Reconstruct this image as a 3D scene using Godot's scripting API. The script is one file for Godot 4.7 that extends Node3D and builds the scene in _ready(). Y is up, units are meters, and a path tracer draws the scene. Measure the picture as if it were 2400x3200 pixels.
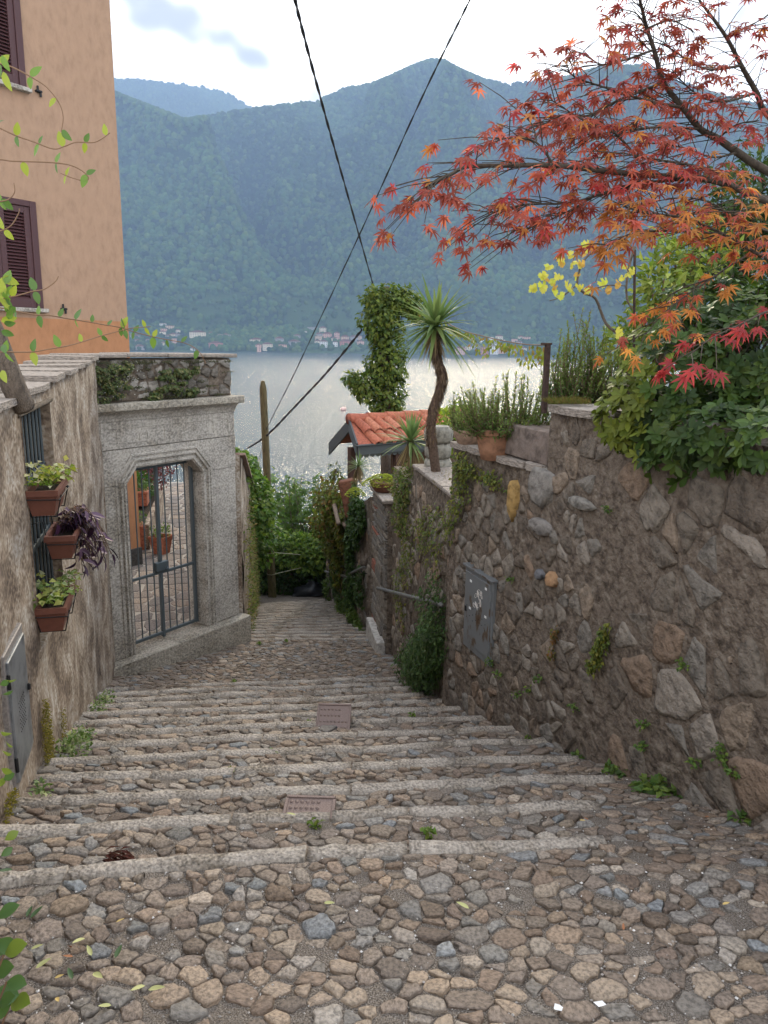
extends Node3D
# A stepped cobbled lane that drops to a lake, between a stone gateway and a garden wall.
# The eye stands at y = EYE over the head of the lane; "drop" is metres below the eye, "d" metres ahead of it.

const EYE := 1.65
var rng := RandomNumberGenerator.new()
var mats := {}
var tex := {}
var used := {}


class MB:
	var v := PackedVector3Array()
	var c := PackedColorArray()
	var ix := PackedInt32Array()

	func p(at: Vector3, col := Color.WHITE) -> int:
		v.append(at)
		c.append(col)
		return v.size() - 1

	func t(a: int, b: int, d: int) -> void:
		ix.append(a)
		ix.append(b)
		ix.append(d)

	func q(a: int, b: int, d: int, e: int) -> void:
		t(a, b, d)
		t(a, d, e)

	func away(a: int, b: int, d: int, cen: Vector3) -> void:
		if (v[d] - v[a]).cross(v[b] - v[a]).dot(v[a] + v[b] + v[d] - cen * 3.0) < 0.0:
			t(a, d, b)
		else:
			t(a, b, d)

	func away4(a: int, b: int, d: int, e: int, cen: Vector3) -> void:
		away(a, b, d, cen)
		away(a, d, e, cen)

	func face(pts: Array, col := Color.WHITE) -> void:
		var i := v.size()
		for q_ in pts:
			p(q_, col)
		for k in range(1, pts.size() - 1):
			t(i, i + k, i + k + 1)

	func box(xf: Transform3D, s: Vector3, b := 0.0, col := Color.WHITE) -> void:
		var h := s * 0.5
		b = minf(b, minf(h.x, minf(h.y, h.z)) * 0.9)
		var i := v.size()
		for sx in [-1, 1]:
			for sy in [-1, 1]:
				for sz in [-1, 1]:
					p(xf * Vector3(h.x * sx, (h.y - b) * sy, (h.z - b) * sz), col)
					p(xf * Vector3((h.x - b) * sx, h.y * sy, (h.z - b) * sz), col)
					p(xf * Vector3((h.x - b) * sx, (h.y - b) * sy, h.z * sz), col)
		var o := xf.origin
		var k := func(x: int, y: int, z: int, w: int) -> int: return i + (x * 4 + y * 2 + z) * 3 + w
		for e in 2:
			away4(k.call(e, 0, 0, 0), k.call(e, 1, 0, 0), k.call(e, 1, 1, 0), k.call(e, 0, 1, 0), o)
			away4(k.call(0, e, 0, 1), k.call(1, e, 0, 1), k.call(1, e, 1, 1), k.call(0, e, 1, 1), o)
			away4(k.call(0, 0, e, 2), k.call(1, 0, e, 2), k.call(1, 1, e, 2), k.call(0, 1, e, 2), o)
		if b > 0.0:
			for e in 2:
				for f in 2:
					away4(k.call(e, f, 0, 0), k.call(e, f, 1, 0), k.call(e, f, 1, 1), k.call(e, f, 0, 1), o)
					away4(k.call(e, 0, f, 0), k.call(e, 1, f, 0), k.call(e, 1, f, 2), k.call(e, 0, f, 2), o)
					away4(k.call(0, e, f, 1), k.call(1, e, f, 1), k.call(1, e, f, 2), k.call(0, e, f, 2), o)
					for g in 2:
						away(k.call(e, f, g, 0), k.call(e, f, g, 1), k.call(e, f, g, 2), o)

	func tube(pts: Array, rad: Variant, sides := 6, col := Color.WHITE, cap := true) -> void:
		var i := v.size()
		var n := pts.size()
		var side := Vector3.ZERO
		for k in n:
			var dir: Vector3 = (pts[mini(k + 1, n - 1)] - pts[maxi(k - 1, 0)]).normalized()
			if k == 0:
				side = dir.cross(Vector3.UP if absf(dir.y) < 0.9 else Vector3.RIGHT).normalized()
			side = (side - dir * side.dot(dir)).normalized()
			var up := side.cross(dir)
			var r: float = rad[k] if rad is Array else rad
			for s in sides:
				var a := TAU * s / sides
				p(pts[k] + (side * cos(a) + up * sin(a)) * r, col)
		for k in n - 1:
			for s in sides:
				var s2 := (s + 1) % sides
				q(i + k * sides + s, i + k * sides + s2, i + (k + 1) * sides + s2, i + (k + 1) * sides + s)
		if cap:
			for e in [0, n - 1]:
				var m := p(pts[e], col)
				for s in sides:
					if e == 0:
						t(m, i + (s + 1) % sides, i + s)
					else:
						t(m, i + e * sides + s, i + e * sides + (s + 1) % sides)

	func lathe(xf: Transform3D, prof: Array, seg := 20, col := Color.WHITE) -> void:
		var i := v.size()
		for pr in prof:
			for s in seg:
				var a := TAU * s / seg
				p(xf * Vector3(cos(a) * pr[0], pr[1], sin(a) * pr[0]), col)
		for k in prof.size() - 1:
			for s in seg:
				var s2 := (s + 1) % seg
				q(i + k * seg + s, i + (k + 1) * seg + s, i + (k + 1) * seg + s2, i + k * seg + s2)

	# polygon in the plane of xf (x, y), thick along -z from z = 0
	func slab(xf: Transform3D, poly: PackedVector2Array, thick: float, col := Color.WHITE) -> void:
		var tri := Geometry2D.triangulate_polygon(poly)
		var n := poly.size()
		for side in 2:
			var i := v.size()
			for pt in poly:
				p(xf * Vector3(pt.x, pt.y, -thick * side), col)
			var cen := xf * Vector3(poly[0].x, poly[0].y, -thick * (1 - side))
			var nrm := xf.basis.z * (1.0 if side == 0 else -1.0)
			for k in range(0, tri.size(), 3):
				var a := i + tri[k]
				var b := i + tri[k + 1]
				var d := i + tri[k + 2]
				if (v[d] - v[a]).cross(v[b] - v[a]).dot(nrm) < 0.0:
					t(a, d, b)
				else:
					t(a, b, d)
		var cw := Geometry2D.is_polygon_clockwise(poly)
		for k in n:
			var a2 := poly[k]
			var b2 := poly[(k + 1) % n]
			var i := v.size()
			p(xf * Vector3(a2.x, a2.y, 0), col)
			p(xf * Vector3(b2.x, b2.y, 0), col)
			p(xf * Vector3(b2.x, b2.y, -thick), col)
			p(xf * Vector3(a2.x, a2.y, -thick), col)
			if cw:
				q(i + 3, i + 2, i + 1, i)
			else:
				q(i, i + 1, i + 2, i + 3)

	# a leaf: x along its length, y across, z its upper side
	func leaf(xf: Transform3D, ln: float, w: float, col: Color, fold := 0.15, droop := 0.1) -> void:
		var b := p(xf.origin, col)
		var l := p(xf * Vector3(ln * 0.42, -w * 0.5, w * fold), col)
		var r := p(xf * Vector3(ln * 0.42, w * 0.5, w * fold), col)
		var e := p(xf * Vector3(ln, 0, -ln * droop), col)
		var m := p(xf * Vector3(ln * 0.45, 0, 0), col)
		t(b, l, m)
		t(l, e, m)
		t(b, m, r)
		t(m, e, r)

	func leaf_full(xf: Transform3D, ln: float, w: float, col: Color, fold := 0.12, droop := 0.12, blunt := 0.5) -> void:
		var rows := 7
		var i := v.size()
		for k in rows:
			var f := float(k) / (rows - 1)
			var hw := w * 0.5 * pow(sin(PI * pow(f, 0.75 if blunt < 0.6 else 1.25)), 0.8) if k > 0 and k < rows - 1 else 0.001
			var z := -ln * droop * f * f
			p(xf * Vector3(ln * f, -hw, z + hw * fold * 2.0), col)
			p(xf * Vector3(ln * f, 0, z), col)
			p(xf * Vector3(ln * f, hw, z + hw * fold * 2.0), col)
		for k in rows - 1:
			var a := i + k * 3
			q(a, a + 3, a + 4, a + 1)
			q(a + 1, a + 4, a + 5, a + 2)

	func maple(xf: Transform3D, s: float, col: Color, droop := 0.3) -> void:
		var m := p(xf.origin, col)
		var ang := [-128.0, -82.0, -40.0, 0.0, 40.0, 82.0, 128.0]
		var lng := [0.42, 0.74, 0.93, 1.0, 0.93, 0.74, 0.42]
		for k in 7:
			var a: float = deg_to_rad(ang[k])
			var l: float = lng[k] * s
			var at := func(r: float, off: float) -> Vector3: return xf * Vector3(cos(a + off) * r, sin(a + off) * r, -droop * r * r / s + 0.04 * s * (1.0 if absf(off) > 0.01 else 0.0))
			var n0 := p(at.call(0.26 * s, -0.36), col)
			var b0 := p(at.call(0.52 * l, -0.19), col)
			var e := p(at.call(l, 0.0), col)
			var b1 := p(at.call(0.52 * l, 0.19), col)
			var n1 := p(at.call(0.26 * s, 0.36), col)
			var mid := p(at.call(0.5 * l, 0.0), col)
			t(m, n0, mid)
			t(n0, b0, mid)
			t(b0, e, mid)
			t(mid, e, b1)
			t(mid, b1, n1)
			t(m, mid, n1)

	func mesh(smooth := true, about := Vector3.ZERO) -> ArrayMesh:
		var a := []
		a.resize(Mesh.ARRAY_MAX)
		if smooth:
			var nr := PackedVector3Array()
			nr.resize(v.size())
			for k in range(0, ix.size(), 3):
				var f := (v[ix[k + 2]] - v[ix[k]]).cross(v[ix[k + 1]] - v[ix[k]])
				nr[ix[k]] += f
				nr[ix[k + 1]] += f
				nr[ix[k + 2]] += f
			for k in nr.size():
				nr[k] = nr[k].normalized() if nr[k].length_squared() > 1e-20 else Vector3.UP
			a[Mesh.ARRAY_NORMAL] = nr
		if about != Vector3.ZERO:
			for k in v.size():
				v[k] -= about
		a[Mesh.ARRAY_VERTEX] = v
		a[Mesh.ARRAY_COLOR] = c
		a[Mesh.ARRAY_INDEX] = ix
		var m := ArrayMesh.new()
		m.add_surface_from_arrays(Mesh.PRIMITIVE_TRIANGLES, a)
		return m

	func middle() -> Vector3:
		var s := Vector3.ZERO
		for q_ in v:
			s += q_
		return s / maxi(1, v.size())


func at(x: float, d: float, drop: float) -> Vector3:
	return Vector3(x, EYE - drop, -d)


func numbered(called: String) -> String:
	used[called] = used.get(called, -1) + 1
	return called if used[called] == 0 else "%s_%03d" % [called, used[called]]


func tag(o: Node3D, label: String, category: String, group := "") -> Node3D:
	o.set_meta("label", label)
	o.set_meta("category", category)
	if group:
		o.set_meta("group", group)
	return o


func thing(called: String, label: String, category: String, where := Vector3.ZERO, group := "") -> Node3D:
	var o := Node3D.new()
	o.name = numbered(called)
	add_child(o)
	o.position = where
	return tag(o, label, category, group)


# a mesh built in world coordinates, hung under parent (or the root)
func part(mb: MB, called: String, m: Material, parent: Node3D = null, smooth := true, recentre := false) -> MeshInstance3D:
	var o := MeshInstance3D.new()
	var mid := mb.middle() if recentre else Vector3.ZERO
	o.mesh = mb.mesh(smooth, mid)
	o.material_override = m
	if parent == null:
		o.name = numbered(called)
		add_child(o)
		o.position = mid
	else:
		o.name = called
		parent.add_child(o, true)
		o.global_position = mid
	return o


func inst(me: Mesh, called: String, m: Material, parent: Node3D, xf: Transform3D) -> MeshInstance3D:
	var o := MeshInstance3D.new()
	o.mesh = me
	o.material_override = m
	o.name = called
	parent.add_child(o, true)
	o.global_transform = xf
	return o


func structure(mb: MB, called: String, m: Material, smooth := true) -> MeshInstance3D:
	var o := part(mb, called, m, null, smooth)
	o.set_meta("kind", "structure")
	return o


func stuff(o: Node3D) -> Node3D:
	o.set_meta("kind", "stuff")
	return o


func rf(a: float, b: float) -> float:
	return rng.randf_range(a, b)


func lin(r: float, g: float, b: float) -> Color:
	return Color(r, g, b)


func vary(c: Color, k: float, hue := 0.0) -> Color:
	var f := 1.0 + rf(-k, k)
	var h := rf(-hue, hue)
	return Color(clampf(c.r * f * (1.0 + h), 0, 1), clampf(c.g * f, 0, 1), clampf(c.b * f * (1.0 - h), 0, 1))


func rdir() -> Vector3:
	var z := rf(-1, 1)
	var a := rf(0, TAU)
	var r := sqrt(1 - z * z)
	return Vector3(r * cos(a), z, r * sin(a))


# frame with x along dir and z near up_hint
func frame(o: Vector3, dir: Vector3, up_hint: Vector3) -> Transform3D:
	var x := dir.normalized()
	var z := up_hint - x * up_hint.dot(x)
	if z.length_squared() < 1e-6:
		z = x.cross(Vector3(0.3, 0.5, 0.8))
	z = z.normalized()
	return Transform3D(Basis(x, z.cross(x), z), o)


func curve(pts: Array, per := 5) -> Array:
	var out := []
	var n := pts.size()
	for k in n - 1:
		for j in per:
			out.append((pts[k] as Vector3).cubic_interpolate(pts[k + 1], pts[maxi(k - 1, 0)], pts[mini(k + 2, n - 1)], float(j) / per))
	out.append(pts[n - 1])
	return out


func taper(n: int, a: float, b: float) -> Array:
	var out := []
	for k in n:
		out.append(lerpf(a, b, float(k) / maxi(1, n - 1)))
	return out


# ---------- textures and materials ----------
func noise_tex(key: String, freq: float, oct: int, ramp: Array, kind := FastNoiseLite.TYPE_SIMPLEX_SMOOTH, size := 512, frac := FastNoiseLite.FRACTAL_FBM) -> void:
	var n := FastNoiseLite.new()
	n.seed = hash(key) % 1000
	n.noise_type = kind
	n.frequency = freq
	n.fractal_type = frac
	n.fractal_octaves = oct
	n.fractal_gain = 0.6
	var t := NoiseTexture2D.new()
	t.width = size
	t.height = size
	t.seamless = true
	t.seamless_blend_skirt = 0.2
	t.noise = n
	var g := Gradient.new()
	var offs := PackedFloat32Array()
	var cols := PackedColorArray()
	for r in ramp:
		offs.append(r[0])
		cols.append(r[1].linear_to_srgb())
	g.offsets = offs
	g.colors = cols
	t.color_ramp = g
	tex[key] = t


func height_tex(key: String, freq: float, oct: int, kind := FastNoiseLite.TYPE_SIMPLEX_SMOOTH, size := 512) -> void:
	var n := FastNoiseLite.new()
	n.seed = hash(key) % 1000
	n.noise_type = kind
	n.frequency = freq
	n.fractal_octaves = oct
	n.fractal_gain = 0.6
	var t := NoiseTexture2D.new()
	t.width = size
	t.height = size
	t.seamless = true
	t.noise = n
	tex[key] = t


func mat(key: String, col: Color, rough := 0.9, opt := {}) -> StandardMaterial3D:
	if mats.has(key):
		return mats[key]
	var m := StandardMaterial3D.new()
	m.resource_name = key
	m.albedo_color = col.linear_to_srgb()
	m.roughness = rough
	m.metallic_specular = opt.get("spec", 0.4)
	m.metallic = opt.get("metal", 0.0)
	if opt.has("tex"):
		m.albedo_texture = tex[opt.tex]
	if opt.has("bump"):
		m.heightmap_enabled = true
		m.heightmap_texture = tex[opt.bump]
		m.heightmap_scale = opt.get("cm", 0.5)
	if opt.has("tex") or opt.has("bump"):
		m.uv1_triplanar = true
		m.uv1_world_triplanar = true
		m.uv1_triplanar_sharpness = 4.0
		var s: Vector3 = opt.get("scale", Vector3.ONE)
		m.uv1_scale = s
	m.vertex_color_use_as_albedo = opt.get("vc", false)
	if opt.has("back"):
		m.backlight_enabled = true
		m.backlight = (opt.back as Color).linear_to_srgb()
	mats[key] = m
	return m



func _ready() -> void:
	rng.seed = 7
	camera_and_light()
	make_textures()
	far_shore()
	street()
	left_side()
	courtyard()
	right_side()
	lower_lane()
	garden()
	maple_tree()
	hanging_vine()
	small_things()


func camera_and_light() -> void:
	var cam := Camera3D.new()
	cam.name = "camera"
	cam.position = Vector3(0, EYE, 0)
	cam.rotation_degrees = Vector3(-12.2, 0, 0.75)
	cam.fov = 67.27
	cam.near = 0.05
	cam.far = 14000.0
	cam.current = true
	add_child(cam)

	var sun_to := Vector3(sin(deg_to_rad(7.0)) * cos(deg_to_rad(25.0)), sin(deg_to_rad(25.0)), -cos(deg_to_rad(7.0)) * cos(deg_to_rad(25.0)))
	var sun := DirectionalLight3D.new()
	sun.name = "sun"
	add_child(sun)
	sun.look_at_from_position(sun_to * 100.0, Vector3.ZERO)
	sun.light_color = Color(1.0, 0.93, 0.8)
	sun.light_energy = 0.5
	sun.light_angular_distance = 10.0
	sun.shadow_enabled = true

	# hazy bright afternoon sky, the sun veiled just over the ridge
	var w := 1024
	var h := 512
	var im := Image.create(w, h, false, Image.FORMAT_RGBF)
	var n := FastNoiseLite.new()
	n.seed = 11
	n.frequency = 1.6
	n.fractal_octaves = 5
	var n2 := FastNoiseLite.new()
	n2.seed = 4
	n2.frequency = 5.0
	n2.fractal_octaves = 5
	for j in h:
		var el := PI / 2 - PI * (j + 0.5) / h
		for i in w:
			if el < -0.03:
				im.set_pixel(i, j, Color(0.55, 0.58, 0.6))
				continue
			var az := TAU * (i + 0.5) / w
			var dir := Vector3(sin(az) * cos(el), sin(el), -cos(az) * cos(el))
			var up := clampf(sin(el), 0.0, 1.0)
			var c := Color(1.06, 1.02, 0.975).lerp(Color(0.74, 0.78, 0.86), pow(up, 0.7))
			var ang := rad_to_deg(dir.angle_to(sun_to))
			var q := dir / (up + 0.25)
			var cl := smoothstep(-0.15, 0.35, n.get_noise_3d(q.x, q.y, q.z))
			c = c.lerp(Color(1.16, 1.15, 1.13), cl * 0.75)
			# grey undersides of broken cloud, all round the sky
			var gr := smoothstep(0.16, 0.42, n.get_noise_3d(q.x + 9.0, q.y, q.z) + 0.35 * n2.get_noise_3d(q.x, q.y, q.z))
			if ang > 30.0:
				c = c.lerp(Color(0.62, 0.68, 0.78), gr * 0.6)
			# the one grey-blue cloud beside the peak
			var a := rad_to_deg(az if az < PI else az - TAU)
			var e := rad_to_deg(el)
			var f := 0.0
			for b in [[-14.0, 19.9, 4.4, 1.6], [-11.6, 18.9, 3.6, 1.5], [-9.4, 18.1, 2.4, 1.1], [-12.0, 17.4, 1.8, 0.9], [-16.6, 21.2, 4.2, 1.8]]:
				f = maxf(f, 1.0 - Vector2((a - b[0]) / b[2], (e - b[1]) / b[3]).length())
			f = smoothstep(0.05, 0.75, f + 0.9 * n2.get_noise_3d(dir.x * 3.0, dir.y * 3.0, dir.z * 3.0))
			c += Color(1.0, 0.95, 0.84) * (1.1 * exp(-ang / 9.0) + 0.5 * exp(-ang / 28.0))
			c = c.lerp(Color(0.35, 0.34, 0.335), f * 0.92)
			im.set_pixel(i, j, c)
	var pano := PanoramaSkyMaterial.new()
	pano.panorama = ImageTexture.create_from_image(im)
	var sky := Sky.new()
	sky.sky_material = pano
	var env := Environment.new()
	env.background_mode = Environment.BG_SKY
	env.sky = sky
	env.tonemap_mode = Environment.TONE_MAPPER_LINEAR
	env.tonemap_exposure = 2.65
	env.sdfgi_enabled = true
	env.ssao_enabled = true
	env.ssil_enabled = true
	env.fog_enabled = true
	env.fog_density = 0.00021
	env.fog_light_color = Color(0.69, 0.82, 1.0)
	var we := WorldEnvironment.new()
	we.name = "environment"
	we.environment = env
	add_child(we)


func make_textures() -> void:
	var w := func(k: float) -> Color: return Color(k, k, k)
	noise_tex("grain", 0.05, 6, [[0.0, w.call(0.45)], [0.4, w.call(0.72)], [0.6, w.call(0.86)], [1.0, w.call(1.0)]])
	noise_tex("mottle", 0.012, 7, [[0.15, w.call(0.42)], [0.45, w.call(0.74)], [0.6, w.call(0.88)], [0.9, w.call(1.0)]])
	# salt and pepper granite
	noise_tex("granite", 0.1, 4, [[0.22, w.call(0.34)], [0.42, w.call(0.6)], [0.54, w.call(0.76)], [0.76, w.call(1.0)]])
	noise_tex("soft", 0.02, 6, [[0.1, w.call(0.76)], [0.4, w.call(0.88)], [0.6, w.call(0.93)], [0.9, w.call(1.0)]])
	# old lime render, streaked by rain
	noise_tex("streak", 0.018, 6, [[0.16, lin(0.12, 0.086, 0.062)], [0.38, lin(0.24, 0.18, 0.13)], [0.5, lin(0.31, 0.245, 0.185)], [0.64, lin(0.38, 0.31, 0.245)], [0.74, lin(0.4, 0.36, 0.32)], [0.9, lin(0.5, 0.47, 0.43)]])
	# rubble wall smeared with dark mortar
	noise_tex("mortar", 0.02, 7, [[0.12, lin(0.08, 0.065, 0.053)], [0.36, lin(0.155, 0.127, 0.104)], [0.5, lin(0.185, 0.155, 0.128)], [0.66, lin(0.215, 0.185, 0.155)], [0.95, lin(0.3, 0.27, 0.235)]])
	# grit between the cobbles
	noise_tex("grit", 0.09, 5, [[0.2, lin(0.075, 0.066, 0.058)], [0.42, lin(0.155, 0.14, 0.125)], [0.58, lin(0.215, 0.198, 0.18)], [0.75, lin(0.3, 0.285, 0.265)], [0.95, lin(0.5, 0.48, 0.46)]])
	noise_tex("slate", 0.03, 6, [[0.15, w.call(0.4)], [0.45, w.call(0.72)], [0.65, w.call(0.92)], [0.9, w.call(1.0)]])
	noise_tex("rust", 0.012, 6, [[0.0, w.call(0.95)], [0.63, w.call(0.88)], [0.72, lin(0.6, 0.42, 0.3)], [0.9, lin(0.42, 0.22, 0.11)]])
	render_texture()
	height_tex("fine", 0.06, 5)
	height_tex("coarse", 0.018, 6)
	height_tex("pits", 0.12, 3)
	height_tex("wave", 0.03, 4, FastNoiseLite.TYPE_SIMPLEX_SMOOTH, 1024)
	var g := Vector3(3, 3, 3)
	mat("granite", lin(0.5, 0.47, 0.425), 0.85, {"tex": "stained", "bump": "fine", "cm": 0.5, "scale": Vector3(0.6, 0.6, 0.6)})
	mat("granite_old", lin(0.42, 0.385, 0.325), 0.88, {"tex": "stained", "bump": "fine", "cm": 1.0, "scale": Vector3(0.6, 0.6, 0.6)})
	mat("kerb", lin(0.42, 0.375, 0.325), 0.88, {"tex": "stained", "bump": "fine", "cm": 1.0, "scale": Vector3(1.1, 1.1, 1.1)})
	mat("streak", lin(1, 1, 1), 0.95, {"tex": "render", "bump": "coarse", "cm": 1.0, "scale": Vector3(0.55, 0.55, 0.55)})
	mat("mortar", lin(0.8, 0.755, 0.705), 0.95, {"tex": "mortar", "bump": "coarse", "cm": 2.0, "scale": Vector3(1.3, 1.3, 1.3)})
	mat("grit", lin(0.95, 0.875, 0.8), 0.93, {"tex": "grit", "bump": "fine", "cm": 0.9, "scale": Vector3(3.5, 3.5, 3.5)})
	mat("stone_vc", lin(1.15, 1.15, 1.15).clamp(), 0.82, {"tex": "slate", "bump": "coarse", "cm": 0.45, "scale": Vector3(4, 7, 4), "vc": true})
	mat("wallstone_vc", lin(1, 1, 1), 0.9, {"tex": "mottle", "bump": "coarse", "cm": 1.2, "scale": Vector3(2, 2, 2), "vc": true})
	mat("foliage", lin(1, 1, 1), 0.55, {"vc": true, "back": lin(0.75, 0.85, 0.5), "spec": 0.45})
	mat("foliage_matt", lin(1, 1, 1), 0.75, {"vc": true, "back": lin(0.7, 0.8, 0.45), "spec": 0.3})
	mat("forest", lin(1, 1, 1), 0.9, {"vc": true, "spec": 0.2})
	mat("bark", lin(0.2, 0.16, 0.125), 0.95, {"tex": "mottle", "bump": "fine", "cm": 0.8, "scale": Vector3(6, 2, 6)})
	mat("twig", lin(0.16, 0.10, 0.065), 0.85)
	mat("terracotta", lin(0.42, 0.15, 0.085), 0.8, {"tex": "mottle", "bump": "fine", "cm": 0.15, "scale": g})
	mat("soil", lin(0.05, 0.036, 0.025), 1.0, {"tex": "grain", "bump": "fine", "cm": 1.0, "scale": g})
	mat("iron", lin(0.085, 0.105, 0.115), 0.55, {"metal": 0.35})
	mat("black_iron", lin(0.02, 0.02, 0.022), 0.5, {"metal": 0.3})
	mat("house", lin(0.4, 0.26, 0.175), 0.95, {"tex": "soft", "bump": "pits", "cm": 0.15, "scale": Vector3(0.9, 0.4, 0.9)})
	mat("house_band", lin(0.43, 0.21, 0.105), 0.95, {"tex": "soft", "bump": "pits", "cm": 0.15, "scale": Vector3(0.9, 0.4, 0.9)})
	mat("shutter", lin(0.07, 0.03, 0.032), 0.45)
	mat("slate_slab", lin(0.37, 0.32, 0.275), 0.85, {"tex": "slate", "bump": "coarse", "cm": 0.8, "scale": Vector3(1.5, 5, 1.5)})


# stained lime render: blotches, grain and rain streaks that break off
func render_texture() -> void:
	var big := FastNoiseLite.new()
	big.seed = 31
	big.frequency = 0.006
	big.fractal_octaves = 5
	var run := FastNoiseLite.new()
	run.seed = 32
	run.frequency = 0.02
	run.fractal_octaves = 4
	var fine := FastNoiseLite.new()
	fine.seed = 33
	fine.frequency = 0.08
	fine.fractal_octaves = 4
	var n := 768
	var im := Image.create(n, n, false, Image.FORMAT_RGB8)
	var ramp_ := Gradient.new()
	ramp_.offsets = PackedFloat32Array([0.0, 0.3, 0.5, 0.68, 1.0])
	ramp_.colors = PackedColorArray([lin(0.06, 0.043, 0.033), lin(0.15, 0.11, 0.08), lin(0.26, 0.2, 0.145), lin(0.33, 0.28, 0.225), lin(0.48, 0.44, 0.39)])
	for j in n:
		for i in n:
			# wrapped so that the texture repeats without a seam
			var u := TAU * i / n
			var b := big.get_noise_3d(cos(u) * 122.0, sin(u) * 122.0, float(absi(j - n / 2)))
			var s := run.get_noise_3d(cos(u) * 122.0, sin(u) * 122.0, absi(j - n / 2) * 0.24)
			var f := fine.get_noise_3d(cos(u) * 122.0, sin(u) * 122.0, float(absi(j - n / 2)))
			var v := 0.44 + b * 0.62 + s * 0.42 * smoothstep(-0.1, 0.4, b + f * 0.6) + f * 0.42
			im.set_pixel(i, j, ramp_.sample(clampf(v, 0.0, 1.0)).linear_to_srgb())
	tex["render"] = ImageTexture.create_from_image(im)
	# granite: speckle with broad weather stains
	var g := Image.create(n, n, false, Image.FORMAT_RGB8)
	for j in n:
		for i in n:
			var u := TAU * i / n
			var b := big.get_noise_3d(cos(u) * 122.0, sin(u) * 122.0, 900.0 + absi(j - n / 2))
			var f := fine.get_noise_3d(cos(u) * 122.0, sin(u) * 122.0, 900.0 + absi(j - n / 2))
			var v := clampf(0.66 + b * 0.4 + f * 0.62, 0.14, 1.0)
			g.set_pixel(i, j, Color(v, v * (0.985 - 0.04 * smoothstep(0.0, 0.5, -b)), v * (0.96 - 0.1 * smoothstep(0.0, 0.5, -b))).linear_to_srgb())
	tex["stained"] = ImageTexture.create_from_image(g)


# ---------- the far shore ----------
const SKYLINE := [[-40.0, 0.25], [-30.0, 0.27], [-22.0, 0.278], [-18.06, 0.2737], [-16.65, 0.2664], [-15.21, 0.2598], [-13.74, 0.2524], [-11.3, 0.2614], [-9.14, 0.2696], [-7.59, 0.2741], [-4.77, 0.2812], [-3.2, 0.2957], [-1.31, 0.3015], [0.26, 0.3119], [1.81, 0.323], [2.74, 0.328], [3.68, 0.3269], [4.47, 0.3193], [5.9, 0.3089], [7.78, 0.2997], [9.0, 0.301], [11.13, 0.3019], [14.07, 0.3127], [16.67, 0.3117], [18.45, 0.2948], [21.61, 0.271], [24.31, 0.257], [30.0, 0.25], [40.0, 0.24]]
const BACKLINE := [[-40.0, 0.26], [-25.0, 0.283], [-18.43, 0.2887], [-17.15, 0.2892], [-15.71, 0.2907], [-12.76, 0.2893], [-11.26, 0.2863], [-10.06, 0.2767], [-8.84, 0.2674], [-6.35, 0.2507], [0.0, 0.22], [40.0, 0.2]]
const LAKE := EYE - 19.0
const SHORE := 1850.0
var hill_noise := FastNoiseLite.new()


func along(table: Array, x: float) -> float:
	for k in table.size() - 1:
		if x <= table[k + 1][0]:
			var f: float = clampf((x - table[k][0]) / (table[k + 1][0] - table[k][0]), 0.0, 1.0)
			return lerpf(table[k][1], table[k + 1][1], f)
	return table[-1][1]


func hill_height(az: float, dd: float) -> float:
	var ridge := 3350.0 + 260.0 * sin(az * 0.21 + 1.0)
	var top := along(SKYLINE, az) * ridge
	var u := (dd - SHORE) / (ridge - SHORE)
	if u < 0.0:
		return LAKE - 2.0 + (dd - SHORE) * 0.2
	var near := minf(dd - SHORE, 260.0) * 0.28
	var f := clampf((dd - SHORE - 200.0) / (ridge - SHORE - 200.0), 0.0, 1.0)
	var y := LAKE + near + (top - LAKE - 72.8) * pow(f, 0.86)
	var env := sin(PI * clampf(f, 0.0, 1.0)) * smoothstep(0.02, 0.3, f)
	for s in [[-8.5, -19.5, 3.0, 230.0], [-5.2, -13.5, 1.7, -330.0], [-2.0, 2.6, 1.9, 240.0], [2.6, -0.8, 1.3, -230.0], [6.5, 4.2, 1.5, 240.0], [11.0, 7.0, 1.4, -220.0], [15.5, 13.0, 2.0, 240.0], [21.0, 18.0, 1.7, -200.0]]:
		var c: float = lerpf(s[0], s[1], f) + 1.2 * sin(f * 9.0 + s[0])
		y += s[3] * exp(-pow((az - c) / s[2], 2.0)) * env
	var x := sin(deg_to_rad(az)) * dd
	var z := cos(deg_to_rad(az)) * dd
	y += (hill_noise.get_noise_2d(x, z) * 120.0 - 25.0) * env
	y += hill_noise.get_noise_2d(x * 5.0, z * 5.0) * 16.0 * smoothstep(0.03, 0.2, f)
	y = minf(y, along(SKYLINE, az) * dd * (0.985 + 0.015 * f))
	if u > 1.0:
		y = LAKE + (top - LAKE) - (dd - ridge) * 0.7
	return y


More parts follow.
